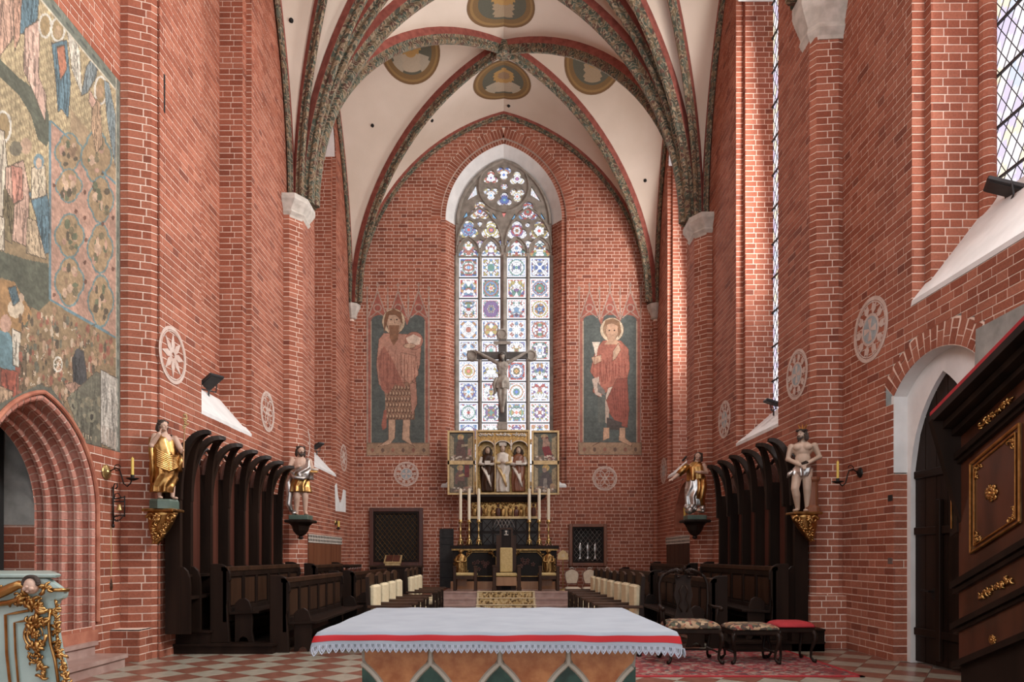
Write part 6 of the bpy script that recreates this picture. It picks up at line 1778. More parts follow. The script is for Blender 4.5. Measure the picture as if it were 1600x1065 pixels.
class Fig:
    def __init__(s, name, loc, scale, rz, label, cat='statue', group=None):
        s.root = thing(name, loc, label, cat, group, rz=rz, world=False); s.root.scale = (scale,) * 3
        s.skin = MB(); s.hair = MB()
    def head(s, c, h, rot, beard=False, hair=True, long_hair=True, seed=1):
        "h = head height; front of the face is local -y turned by rot"
        c = Vector(c); R = lambda x, y, z: c + rot @ Vector((x * h, y * h, z * h))
        k = s.skin; k.ell(R(0, .03, .10), (.37 * h, .44 * h, .42 * h), 14, 10, rot); k.ell(R(0, -.10, -.16), (.27 * h, .30 * h, .34 * h), 12, 9, rot)
        k.tube([R(0, -.40, .08), R(0, -.50, -.08), R(0, -.41, -.12)], [.045 * h, .065 * h, .05 * h], 8); k.ell(R(0, -.34, .13), (.24 * h, .08 * h, .05 * h), 10, 6, rot)
        k.ell(R(0, -.34, -.36), (.12 * h, .09 * h, .09 * h), 8, 6, rot); k.ell(R(0, -.375, -.225), (.10 * h, .05 * h, .045 * h), 8, 6, rot)
        for q in (-1, 1): k.ell(R(q * .37, .05, 0), (.05 * h, .09 * h, .13 * h), 8, 6, rot); k.ell(R(q * .18, -.30, -.08), (.11 * h, .09 * h, .10 * h), 8, 6, rot)
        e = MB()
        for q in (-1, 1): e.ell(R(q * .145, -.375, .045), (.055 * h, .03 * h, .028 * h), 8, 6, rot)
        e.build('eyes', 'hair_dark', s.root, smooth=True)
        MB().ell(R(0, -.425, -.225), (.085 * h, .02 * h, .022 * h), 8, 6, rot).build('lips', 'rib_red', s.root, smooth=True)
        r = random.Random(seed)
        if hair:
            s.hair.ell(R(0, .10, .22), (.42 * h, .44 * h, .36 * h), 12, 9, rot)
            for i in range(26):
                a = r.uniform(-.35, PI + .35); s.hair.ell(R(.40 * math.cos(a), .08 + .38 * math.sin(a) * .9, r.uniform(-.15, .45) * (1 if long_hair else .6)), (.10 * h, .11 * h, .13 * h), 8, 6)
            if long_hair:
                for q in (-1, 1):
                    for j in range(3): s.hair.tube([R(q * (.34 + .03 * j), .0 + .12 * j, .2), R(q * (.42 + .02 * j), .05 + .12 * j, -.15), R(q * (.38 + .05 * j), .08 + .1 * j, -.42), R(q * (.44 - .03 * j), .05 + .08 * j, -.62)], [.09 * h, .10 * h, .10 * h, .05 * h], 7)
        if beard:
            s.hair.ell(R(0, -.30, -.42), (.19 * h, .15 * h, .22 * h), 10, 8, rot)
            for i in range(14):
                a = PI * i / 13; s.hair.ell(R(.28 * math.cos(a), -.22 - .14 * math.sin(a), -.28 - .14 * math.sin(a)), (.075 * h, .08 * h, .12 * h), 7, 5)
            s.hair.tube([R(-.16, -.43, -.18), R(0, -.47, -.15), R(.16, -.43, -.18)], .035 * h, 6)
        return R
    def done(s, skin='flesh', hair='hair_dark', vox=.0075, bname='body'):
        if s.skin.v: soft(s.skin.build(bname, skin, s.root), vox, 3)
        if s.hair.v: s.hair.build('hair', hair, s.root, smooth=True)
        return s.root
    def cloth(s, name, mat, ctrl, **k):
        m = MB(); drape(m, ctrl, **k); return m.build(name, mat, s.root, smooth=True)

def bracket_gold(name, label, c, w, h, s, mat='gold'):
    "carved console: scrolled gilt corbel, c = top centre"
    r = thing(name, c, label, 'console', 'carved statue consoles'); c = Vector(c)
    MB().cbox(c + Vector((0, 0, -.02)), (w, w * .8, .04), .01).build('top_slab', mat, r)
    rings = []
    for t, k in ((0, .94), (.12, .86), (.3, .78), (.5, .66), (.68, .48), (.85, .32), (1, .14)):
        z = c.z - .04 - (h - .04) * t; hw, hd = w / 2 * k, w * .4 * k; cx = c.x + s * w * .22 * t
        rings.append([(cx + hw * math.cos(a) * (1 if abs(math.cos(a)) < .8 else 1.), c.y + hd * math.sin(a), z) for a in [2 * PI * j / 16 for j in range(16)]])
    MB().loft(rings).build('corbel', mat, r, smooth=True)
    m = MB()
    for q in (-1, 1):
        cc = c + Vector((-s * w * .10 + q * w * .30, -w * .36, -.04 - h * .18)); m.tube([cc + Vector((math.cos(t * .45) * w * (.15 - .008 * t) * q, 0, math.sin(t * .45) * w * (.15 - .008 * t))) for t in range(16)], [.02 * w / .4] * 16, 6)
    rocaille(m, [c + Vector((0, -w * .36, -.08)), c + Vector((s * w * .06, -w * .34, -h * .3)), c + Vector((s * w * .14, -w * .26, -h * .6)), c + Vector((s * w * .2, -w * .12, -h * .92))], w * .16, int(w * 1000) + int(c.x * 10), 1.3)
    rocaille(m, [c + Vector((-s * w * .40, -w * .2, -.08)), c + Vector((-s * w * .2, -w * .22, -h * .4)), c + Vector((s * w * .08, -w * .18, -h * .85))], w * .14, int(w * 1000) + 5, 1.2, Vector((-s * .6, -.8, 0)))
    m.build('carving', mat, r, smooth=True); return r
def bracket_dark(name, label, c, w, h):
    r = thing(name, c, label, 'console', 'carved statue consoles'); c = Vector(c)
    MB().cbox(c + Vector((0, 0, -.03)), (w, w * .8, .06), .015).build('top_slab', 'dark_wood', r)
    MB().lathe(c + Vector((0, 0, -h)), [(.03, 0), (.06, .03), (.04, .07), (.10, h * .25), (.16, h * .45), (w * .34, h * .7), (w * .46, h - .06)], 8, sy=.8).build('corbel', 'dark_wood', r); return r

# ------------------------------------------------------------------ left near statue: gilded robe, hand to face, staff
c0 = P(256, 795, 9.1)
bracket_gold('statue_console', 'gilded scroll console under the statue by the left stalls', (c0.x - .02, 9.12, c0.z), .42, .47, -1)
MB().lathe((c0.x, 9.12, c0.z), [(.19, 0), (.19, .10), (.175, .125)], 8).build('x', 'verde').name = 'statue_plinth'
o = bpy.data.objects['statue_plinth']; tag(o, 'dark green octagonal plinth under the gilded left statue', 'plinth')
f = Fig('gilded_saint_statue', (c0.x, 9.12, c0.z + .126), 1.06, math.radians(38), 'carved saint in a gilded robe with hand at face and a long reed')
f.skin.tube([(0, .01, .80), (-.005, -.0, .86), (-.01, -.02, .90)], [.05, .034, .034], 10)
f.skin.ell((0, 0, .74), (.105, .075, .10), 12, 9)
f.head((-.02, -.03, .925), .135, head_rot(.35, .12), hair=True, seed=3)
limb(f.skin, [((-.11, .0, .79), .042), ((-.16, -.06, .66), .034), ((-.09, -.13, .80), .026)]); hand(f.skin, (-.085, -.13, .81), (.3, .1, 1), (1, .2, 0), .085, .4)
limb(f.skin, [((.12, .0, .78), .042), ((.18, -.05, .64), .034), ((.17, -.15, .60), .026)]); hand(f.skin, (.17, -.155, .60), (.2, -1, .2), (-1, 0, 0), .085, .7)
for x, y, tx in ((-.06, -.04, -.02), (.09, -.06, .05)): limb(f.skin, [((x * .4, 0, .70), .06), ((x * .7, 0, .45), .06), ((x, 0, .22), .040), ((x, -.01, .05), .026)]); f.skin.ell((x + tx * .3, y - .03, .018), (.032, .07, .020), 10, 7)
f.done()
f.cloth('robe', 'gold', [(.09, -.03, 0, .125, .105, .16, 7, 0), (.16, -.02, 0, .130, .11, .14, 7, .5), (.30, -.01, -.01, .150, .115, .11, 6, 1.2), (.44, 0, -.01, .158, .118, .10, 6, 2.0), (.56, .0, -.01, .140, .105, .08, 5, 2.6), (.66, -.01, 0, .128, .095, .06, 5, 3.2), (.76, -.02, .01, .125, .085, .05, 5, 3.8), (.81, -.03, .02, .095, .065, .04, 4, 4)])
m = MB()
for k in range(9):                                    # heavy looping mantle folds across the hips
    t = k / 8; m.tube([(-.15 + .02 * t, -.02 - .02 * t, .74 - .20 * t), (-.10, -.11, .60 - .20 * t), (.02, -.145, .53 - .18 * t), (.13, -.10, .55 - .14 * t), (.165, -.02, .62 - .13 * t)], [.014, .02, .022, .02, .012], 7)
m.tube([(.15, -.06, .58), (.17, -.10, .48), (.15, -.08, .40), (.18, -.06, .36)], [.03, .04, .035, .02], 8); m.tube([(-.15, .0, .76), (-.16, -.05, .6), (-.14, -.04, .4), (-.15, -.02, .2)], [.03, .035, .03, .02], 8)
m.build('mantle_folds', 'gold', f.root, smooth=True)
m = MB(); m.tube([(.175, -.18, .40), (.185, -.185, .75), (.20, -.19, 1.0)], .010, 6); m.build('reed', 'light_wood', f.root)
m = MB(); rocaille(m, [(.19, -.19, .90), (.20, -.19, 1.0), (.205, -.19, 1.06)], .045, 77); m.build('reed_head', 'gilt_paint', f.root, smooth=True)

# ------------------------------------------------------------------ left far statue: silver cloak, gilded tunic, book
c0 = P(464, 812, 14.15); c0.x = -4.22
bracket_dark('statue_console', 'dark pointed console under the silver-cloaked statue on the left', (c0.x, 14.2, c0.z), .56, .40)
MB().cbox((c0.x, 14.2, c0.z + .05), (.40, .36, .10), .01).build('statue_plinth', 'verde'); tag(bpy.data.objects['statue_plinth.001'], 'green square plinth under the silver-cloaked left statue', 'plinth')
f = Fig('silver_saint_statue', (c0.x, 14.2, c0.z + .101), 1.44, math.radians(22), 'carved bearded saint with silver cloak and gilded tunic holding a gold book')
f.skin.tube([(0, .01, .80), (0, -.0, .88)], [.05, .034], 10); f.skin.ell((0, 0, .74), (.105, .075, .11), 12, 9); f.skin.ell((0, 0, .58), (.085, .065, .10), 12, 9); f.skin.ell((0, 0, .49), (.09, .07, .09), 12, 9)
f.head((.0, -.02, .925), .135, head_rot(.15, .05), beard=True, seed=5)
limb(f.skin, [((-.12, .0, .79), .042), ((-.165, -.03, .64), .034), ((-.04, -.13, .69), .026)]); hand(f.skin, (-.03, -.13, .695), (1, -.1, .3), (0, -1, 0), .085, .3)
limb(f.skin, [((.12, .0, .79), .042), ((.16, -.03, .64), .034), ((.14, -.14, .585), .026)]); hand(f.skin, (.14, -.145, .585), (.1, -1, 0), (0, 0, 1), .085, .5)
limb(f.skin, [((-.05, 0, .45), .062), ((-.055, -.03, .24), .046), ((-.06, .0, .05), .026)]); limb(f.skin, [((.05, 0, .45), .062), ((.06, -.01, .24), .045), ((.065, .01, .05), .026)])
for x in (-.065, .07): f.skin.ell((x, -.035, .018), (.032, .07, .020), 10, 7); f.skin.ell((x, .0, .03), (.028, .028, .03), 8, 6)
f.done()
f.cloth('tunic', 'gold', [(.33, 0, 0, .135, .10, .15, 8, 0), (.42, 0, 0, .125, .095, .12, 8, .3), (.55, 0, 0, .110, .085, .08, 7, .8), (.62, 0, 0, .100, .08, .06, 6, 1)])
f.cloth('cloak', 'silver', [(.52, .03, .01, .135, .10, .13, 6, .3), (.60, .02, .0, .140, .098, .12, 6, 1), (.68, .06, .0, .105, .09, .10, 5, 1.8), (.80, .09, .02, .07, .065, .08, 5, 2.4), (.83, .08, .02, .04, .045, .04, 5, 2.6)])
m = MB(); m.tube([(-.13, .03, .56), (-.17, .02, .46), (-.15, .03, .3), (-.17, .02, .16), (-.13, .0, .06)], [.04, .05, .05, .045, .03], 8); m.tube([(-.14, -.04, .60), (-.10, -.11, .53), (.02, -.125, .52), (.12, -.09, .56)], [.025, .03, .028, .02], 8); m.tube([(-.12, .0, .05), (-.08, -.05, .03), (-.12, -.08, .02)], [.03, .03, .02], 8)
m.build('cloak_fold', 'silver', f.root, smooth=True)
MB().cbox((.16, -.17, .615), (.11, .08, .035), .006).build('book', 'gold', f.root); MB().ell((.18, -.18, .645), (.05, .035, .022), 10, 7).build('lamb', 'carved_white', f.root, smooth=True)

# ------------------------------------------------------------------ right far statue: gilded upper robe, outstretched arm
c0 = P(1092, 812, 15.0); c0.x = 4.20
bracket_dark('statue_console', 'dark pointed console under the statue with outstretched arm on the right', (c0.x, 15.0, c0.z), .58, .42)
MB().cbox((c0.x, 15.0, c0.z + .05), (.42, .38, .10), .01).build('statue_plinth', 'verde'); tag(bpy.data.objects['statue_plinth.002'], 'dark square plinth under the right statue with outstretched arm', 'plinth')
f = Fig('reaching_saint_statue', (c0.x, 15.0, c0.z + .101), 1.36, math.radians(-14), 'carved saint in gold and silver robes reaching one arm out and down')
f.skin.tube([(.02, .01, .82), (.04, -.0, .90)], [.05, .034], 10); f.head((.05, -.02, .945), .13, head_rot(-.25, -.1, .15), seed=8)
limb(f.skin, [((-.12, -.01, .80), .04), ((-.24, -.06, .68), .034), ((-.33, -.10, .60), .026)]); hand(f.skin, (-.335, -.105, .595), (-.8, -.2, -.4), (0, -1, .3), .10, .2)
limb(f.skin, [((.14, .0, .80), .04), ((.18, -.05, .68), .034), ((.08, -.13, .68), .026)]); hand(f.skin, (.07, -.135, .685), (-1, -.1, .1), (0, -1, 0), .085, .3)
limb(f.skin, [((-.06, -.03, .30), .05), ((-.02, -.05, .12), .035), ((.04, -.07, .08), .03)]); f.skin.ell((.08, -.08, .075), (.06, .035, .022), 10, 7); f.skin.ell((-.07, -.08, .06), (.035, .06, .02), 10, 7)
f.done()
f.cloth('upper_robe', 'gold', [(.55, 0, 0, .125, .095, .09, 6, 0), (.66, .01, 0, .135, .10, .08, 6, .6), (.78, .01, 0, .135, .085, .06, 6, 1.2), (.86, .02, .01, .07, .055, .04, 5, 1.6)])
f.cloth('lower_robe', 'silver', [(.16, -.02, 0, .115, .095, .16, 7, 0), (.30, -.02, 0, .13, .10, .14, 7, .8), (.44, -.01, 0, .13, .10, .12, 6, 1.6), (.57, 0, 0, .115, .09, .08, 6, 2.2)])
m = MB(); m.tube([(.12, -.03, .62), (.13, -.07, .45), (.10, -.06, .28), (.12, -.03, .14)], [.05, .06, .055, .035], 9); m.tube([(.06, -.08, .58), (.07, -.10, .42), (.04, -.09, .26)], [.03, .035, .025], 8); m.build('gold_fold', 'gold', f.root, smooth=True)
m = MB(); m.tube([(-.11, -.01, .80), (-.18, -.035, .74), (-.26, -.07, .66)], [.06, .06, .05], 9); m.build('sleeve', 'gold', f.root, smooth=True)
m = MB(); rr = random.Random(4)
for k in range(26): m.ell((rr.uniform(-.13, .15), rr.uniform(-.11, .09), rr.uniform(.058, .14)), (rr.uniform(.03, .055),) * 3, 8, 6)
m.build('cloud_base', 'silver', f.root, smooth=True)

# ------------------------------------------------------------------ right near statue: bound figure at a column
c0 = P(1256, 800, 10.15); c0.x = 4.46
bracket_gold('statue_console', 'gilded scroll console under the bound figure on the right', (c0.x, 10.14, c0.z), .42, .44, 1)
f = Fig('bound_christ_statue', (c0.x - .02, 10.14, c0.z + .003), 1.22, math.radians(-24), 'painted carved figure with bound hands and loincloth leaning on a short column')
k = f.skin
k.ell((0, .0, .76), (.115, .075, .105), 14, 10); k.ell((.0, -.01, .64), (.092, .066, .10), 12, 9); k.ell((0, .0, .53), (.098, .075, .075), 12, 9)
for q in (-1, 1): k.ell((q * .055, -.055, .785), (.058, .035, .045), 10, 8)
k.tube([(0, .01, .83), (-.005, -.005, .89)], [.042, .034], 10)
f.head((-.01, -.025, .935), .125, head_rot(-.65, -.05), beard=True, seed=11)
limb(k, [((-.13, 0, .80), .040), ((-.165, -.01, .65), .034), ((-.03, -.12, .56), .026)]); hand(k, (-.02, -.125, .555), (.7, -.2, -.6), (0, -1, 0), .09, .3)
limb(k, [((.13, 0, .80), .040), ((.185, .0, .66), .034), ((.05, -.12, .575), .026)]); hand(k, (.04, -.13, .57), (-.4, -.2, -.9), (0, -1, 0), .09, .3, -1)
limb(k, [((-.055, 0, .50), .066), ((-.085, -.07, .28), .048), ((-.07, -.06, .20), .046), ((-.055, -.01, .04), .026)]); limb(k, [((.05, .01, .50), .066), ((.05, .0, .27), .047), ((.05, .03, .04), .027)])
for x, y in ((-.065, -.05), (.05, .0)): k.ell((x - .015, y, .018), (.034, .07, .02), 10, 7)
f.done(skin='pale_flesh')
f.cloth('loincloth', 'silver', [(.43, -.02, -.01, .085, .078, .12, 7, 0), (.48, -.01, -.005, .112, .088, .10, 7, .8), (.53, 0, 0, .112, .086, .08, 7, 1.6)])
MB().tube([(-.11, -.06, .50), (-.15, -.06, .46), (-.17, -.03, .42)], [.02, .025, .012], 7).build('cloth_end', 'silver', f.root, smooth=True)
MB().tube([(.0, -.14, .57), (.06, -.15, .585), (.04, -.12, .60), (-.02, -.11, .575), (.0, -.14, .57)], .010, 6).build('rope', 'dark_wood', f.root)
MB().lathe((.11, .05, 0), [(.09, 0), (.09, .05), (.065, .08), (.06, .30), (.065, .36), (.085, .39), (.085, .42)], 12).build('column', 'red_wood', f.root, smooth=False)
m = MB()
for a in (-.5, 0, .5): m.tube([(-.0 + a * .03, .03, 1.0), (-.0 + a * .10, .04, 1.075)], [.02, .004], 5)
m.build('ray_crown', 'gold', f.root)
MB().tube([(.06 * math.cos(a * .5) - .01, -.02 + .07 * math.sin(a * .5), .985 + .006 * (a % 2)) for a in range(14)], .011, 5).build('thorn_crown', 'hair_dark', f.root)

# ------------------------------------------------------------------ crucifix before the window
CD = 20.25
cz0 = P(785, 672, CD).z
cf = thing('crucifix', P(785, 672, CD), 'dark wooden crucifix with round ends and a grey carved Christ before the window', 'crucifix')
Q = lambda px, py, o=0.: P(px, py, CD) + Vector((0, -o, 0))
def beam(a, b, w, d, name):
    a, b = Vector(a), Vector(b); ax = (b - a).normalized(); sd = Vector((0, 1, 0)).cross(ax)
    MB().hexa([a - sd * w - Vector((0, d, 0)), a + sd * w - Vector((0, d, 0)), a + sd * w, a - sd * w, b - sd * w - Vector((0, d, 0)), b + sd * w - Vector((0, d, 0)), b + sd * w, b - sd * w]).build(name, 'cross_wood', cf, bevel=.01)
beam(Q(785, 670), Q(785, 532), .115, .10, 'upright'); beam(Q(745, 556), Q(825, 556), .105, .09, 'crossbar')
for x, y in ((738, 556), (830, 556), (784.5, 523)):
    p = Q(x, y, .06); m = MB(); m.lathe(p, [(.17, .07), (.17, 0), (.14, -.03), (.12, -.03), (.11, -.01)], 20, ax='y')
    for a in range(4): m.lathe(p + Vector((.15 * math.cos(a * PI / 2 + PI / 4), .03, .15 * math.sin(a * PI / 2 + PI / 4))), [(.05, .03), (.05, -.03), (.03, -.05)], 10, ax='y')
    m.build('round_end', 'carved_grey', cf)
MB().cbox(Q(785, 666, .06), (.30, .12, .24), .02).build('foot_block', 'carved_grey', cf)
tb = MB().cbox(Q(784.5, 537.5, .13), (.50, .03, .10), .006).build('title_board', 'carved_grey', cf)
sc_ = 1.72; base = Q(785, 647, .17)
def C3(x, y, z): return Vector((base.x + x * sc_, base.y - y * sc_ * .9 + 0, base.z + z * sc_))
k = MB()
def cl_(pts): limb(k, [(C3(*p), r * sc_) for p, r in pts])
def ce(c, r, rot=None): k.ell(C3(*c), tuple(q * sc_ for q in r), 12, 9, rot)
ce((.0, .03, .79), (.105, .07, .10)); ce((0, .035, .67), (.085, .06, .10)); ce((0, .03, .58), (.088, .065, .06))
for q in (-1, 1): ce((q * .05, .075, .80), (.055, .03, .045))
for i in range(4):
    for q in (-1, 1): ce((q * .045, .085, .745 - .03 * i), (.045, .012, .010))
cl_([((-.10, .02, .86), .036), ((-.25, .02, .94), .030), ((-.43, .02, 1.04), .022)]); cl_([((.10, .02, .86), .036), ((.25, .02, .94), .030), ((.42, .02, 1.04), .022)])
for q in (-1, 1): hand(k, C3(q * .43, .02, 1.045), (q, 0, .5), (0, -1, 0), .085 * sc_, .25, q)
cl_([((-.05, .04, .54), .058), ((-.045, .09, .30), .044), ((-.01, .07, .08), .028), ((-.0, .10, .0), .026)]); cl_([((.05, .04, .54), .058), ((.03, .10, .30), .044), ((.01, .08, .09), .027), ((.005, .12, .0), .026)])
k.tube([C3(0, .02, .86), C3(.0, .06, .93)], [.04 * sc_, .03 * sc_], 8)
f2 = type('T', (), {})()
hc = C3(.0, .09, .955); rt = head_rot(-.25, .5); R = lambda x, y, z: hc + rt @ Vector((x * .235, y * .235, z * .235)); h = .235
k.ell(R(0, .03, .1), (.37 * h, .44 * h, .42 * h), 12, 9, rt); k.ell(R(0, -.1, -.16), (.27 * h, .3 * h, .34 * h), 12, 9, rt); k.tube([R(0, -.40, .08), R(0, -.50, -.08), R(0, -.41, -.12)], [.045 * h, .065 * h, .05 * h], 8)
soft(k.build('carved_body', 'carved_grey', cf), .016, 3)
m = MB(); m.ell(R(0, .1, .2), (.42 * h, .44 * h, .36 * h), 12, 9, rt); m.ell(R(0, -.30, -.42), (.19 * h, .15 * h, .22 * h), 10, 8, rt)
for q in (-1, 1): m.tube([R(q * .34, .05, .2), R(q * .42, .05, -.2), R(q * .38, -.05, -.6)], [.10 * h, .11 * h, .06 * h], 7)
m.build('hair', 'cross_wood', cf, smooth=True)
MB().tube([R(.42 * math.cos(a * .5), .44 * math.sin(a * .5), .30 + .04 * (a % 2)) for a in range(14)], .05 * h, 6).build('thorn_crown', 'cross_wood', cf)
m = MB(); drape(m, [(base.z + .40 * sc_, base.x - .01, base.y - .055 * sc_, .105 * sc_, .075 * sc_, .14, 7, 0), (base.z + .50 * sc_, base.x, base.y - .045 * sc_, .112 * sc_, .078 * sc_, .12, 7, .8), (base.z + .60 * sc_, base.x, base.y - .03 * sc_, .098 * sc_, .07 * sc_, .07, 6, 1.5)])
m.tube([C3(-.10, .08, .58), C3(-.14, .08, .48), C3(-.12, .06, .36), C3(-.15, .06, .30)], [.03 * sc_, .035 * sc_, .03 * sc_, .012 * sc_], 8); m.build('loincloth', 'carved_grey', cf, smooth=True)

# ================================================================== HIGH ALTAR AND EVERYTHING ROUND IT
PZ = .45
for (y0, z0, z1, e) in ((17.30, 0, .15, .0), (17.65, .15, .30, .0), (18.0, .30, .45, .0)):
    o = MB().box((-1.60, y0 + .02, z0), (1.78, 20.95, z1 - .035)).box((-1.62, y0, z1 - .035), (1.80, 20.95, z1)).build('trim_%d' % n, 'step_stone'); o['kind'] = 'structure'; n += 1
cp = thing('stair_carpet', (.05, 18.2, PZ), 'patterned gold and brown carpet runner on the high altar steps', 'carpet')
X0, X1 = -.70, .82
def run_strip(xa, xb, e, mat, name):
    m = MB(); pr = [(17.285 - e, .004), (17.285 - e, .155 + e), (17.635 - e, .155 + e), (17.635 - e, .305 + e), (17.985 - e, .305 + e), (17.985 - e, .455 + e), (18.47, .455 + e)]
    m.loft([[(x, y, z) for y, z in pr] for x in (xa, xb)], cap=False, close=False); return m.build(name, mat, cp)
run_strip(X0, X1, 0, 'gold_carpet', 'runner')
for xa, xb in ((X0, X0 + .05), (X1 - .05, X1)): run_strip(xa, xb, .003, 'cushion_cream', 'edge_band')
for y, z in ((17.28, .157), (17.63, .307), (17.98, .457)): MB().tube([(X0, y, z), (X1, y, z)], .012, 6).build('nosing_band', 'cushion_cream', cp)

# --- altar block
HD = 19.5
def B(px, py, d=HD): return P(px, py, d)
ha = thing('high_altar', (.02, 19.9, PZ), 'black and gold baroque altar table behind the throne at the end wall', 'altar')
xa, xb = B(707, 850).x, B(870, 850).x; zt = B(788, 852).z
MB().box((xa, HD + .04, PZ), (xb, 20.5, zt - .08)).build('altar_block', 'dark_wood', ha)
MB().box((xa - .06, HD - .08, zt - .09), (xb + .06, 20.55, zt)).build('altar_top', 'dark_wood', ha)
MB().box((xa - .02, HD - .06, zt - .14), (xb + .02, HD + .1, zt - .09)).build('top_moulding', 'dull_gold', ha)
MB().box((xa - .05, HD - .04, PZ), (xb + .05, HD + .06, PZ + .22)).build('wooden_base', 'light_wood', ha)
for q0, q1, sgn in ((729, 775, 1), (801, 848, -1)):
    x0, x1 = B(q0, 0).x, B(q1, 0).x; z0, z1 = B(0, 900).z, B(0, 862).z; c = .16
    MB().plate([[(x0, z0), (x1, z0), (x1, z1 - c), (x1 - c, z1), (x0 + c, z1), (x0, z1 - c)]], lambda u, v, t: Vector((u, HD + .02 + t * .03, v))).build('dark_panel', 'dark_void', ha)
    m = MB(); q = [(x0, z0), (x1, z0), (x1, z1 - c), (x1 - c, z1), (x0 + c, z1), (x0, z1 - c)]
    for a, b in zip(q, q[1:] + q[:1]): m.tube([(a[0], HD + .01, a[1]), (b[0], HD + .01, b[1])], .016, 6)
    m.build('panel_rim', 'dull_gold', ha)
    m = MB(); rr = random.Random(q0)
    for k in range(7): rose(m, Vector((x0 + (x1 - x0) * rr.uniform(.2, .8), HD + .02, z0 + (z1 - z0) * rr.uniform(.25, .75))), .07, (0, -1, 0), 5, 1)
    m.build('painted_flowers', 'stall_panel', ha)
    cxs = B(q1 - 6 if sgn > 0 else q0 + 6, 0).x
    m = MB(); rocaille(m, [(cxs - sgn * .18, HD, B(0, 859).z), (cxs, HD, B(0, 862).z), (cxs + sgn * .02, HD, B(0, 866).z)], .10, q0); m.build('gilt_leaf', 'dull_gold', ha, smooth=True)
    cxs = B(q0 + 1 if sgn > 0 else q1 - 1, 0).x
    m = MB(); rocaille(m, [(cxs, HD, B(0, 866).z), (cxs + sgn * .10, HD, B(0, 859).z)], .09, q0 + 1); m.build('gilt_leaf', 'dull_gold', ha, smooth=True)
    m = MB(); rocaille(m, [(cxs, HD, B(0, 893).z), (cxs + sgn * .08, HD, B(0, 899).z)], .08, q0 + 2); m.build('gilt_leaf', 'dull_gold', ha, smooth=True)
for px, sgn in ((720, 1), (857, -1)):
    p = B(px, 900, HD - .10); zz = p.z
    m = MB(); drape(m, [(zz, p.x, p.y, .10, .08, .18, 7, 0), (zz + .2, p.x + .01, p.y, .12, .09, .15, 6, 1), (zz + .4, p.x, p.y, .13, .09, .12, 6, 2), (zz + .58, p.x, p.y, .11, .08, .08, 5, 3), (zz + .64, p.x, p.y, .05, .05, .02, 5, 3)], n=40)
    for q in (-1, 1): m.tube([(p.x + q * .11, p.y, zz + .57), (p.x + q * .15, p.y - .05, zz + .43), (p.x + q * .03, p.y - .10, zz + .40)], [.035, .032, .025], 8)
    g = m.build('gilt_figure', 'dull_gold', ha, smooth=True)
    hh = MB(); hh.ell((p.x, p.y - .01, zz + .70), (.052, .056, .065), 12, 9); hh.ell((p.x, p.y - .065, zz + .69), (.012, .016, .014), 6, 5)
    for k in range(10): a = PI * k / 9; hh.ell((p.x + .055 * math.cos(a), p.y + .02, zz + .71 + .05 * math.sin(a)), (.02, .03, .02), 6, 5)
    hh.build('gilt_head', 'dull_gold', g, smooth=True)
    m = MB(); xo = p.x - sgn * .17; rocaille(m, [(xo, HD - .02, zz + .1), (xo, HD - .02, zz + .5)], .07, px); m.build('gilt_side_scroll', 'dull_gold', ha, smooth=True)

# --- winged altarpiece
TD = 20.3
def T(px, py, o=0.): return P(px, py, TD) + Vector((0, -o, 0))
tr = thing('winged_altarpiece', (0, 20.5, zt), 'gilded winged altarpiece with three carved saints and four painted panels', 'altarpiece')
# dark gradine behind the candles
p0, p1 = P(735, 848, 20.1), P(841, 810, 20.1)
MB().box((p0.x, 20.1, zt), (p1.x, 20.5, p1.z)).build('gradine', 'dark_wood', tr)
for i in range(6):
    for j in range(2):
        a = p0.x + (p1.x - p0.x) * (i + .08) / 6; b = p0.x + (p1.x - p0.x) * (i + .92) / 6; z0 = zt + (p1.z - zt) * (j + .1) / 2; z1 = zt + (p1.z - zt) * (j + .9) / 2
        g = MB().box((a, 20.085, z0), (b, 20.1, z1)).build('gradine_panel', 'iron_plate', tr)
        MB().tube([(a, 20.08, z0), (b, 20.08, z1)], .008, 4).tube([(a, 20.08, z1), (b, 20.08, z0)], .008, 4).build('cross_moulding', 'dark_wood', g)
m = MB(); xm0, xm1 = P(776, 0, 20.05).x, P(798, 0, 20.05).x; zz0, zz1 = P(0, 824, 20.05).z, P(0, 811, 20.05).z
for k in range(5): x = xm0 + (xm1 - xm0) * k / 4; m.tube([(x, 20.07, zz1), (x + .12, 20.07, zz0)], .012, 5); m.tube([(x, 20.07, zz1), (x - .12, 20.07, zz0)], .012, 5)
m.build('silver_lattice', 'silver', tr)
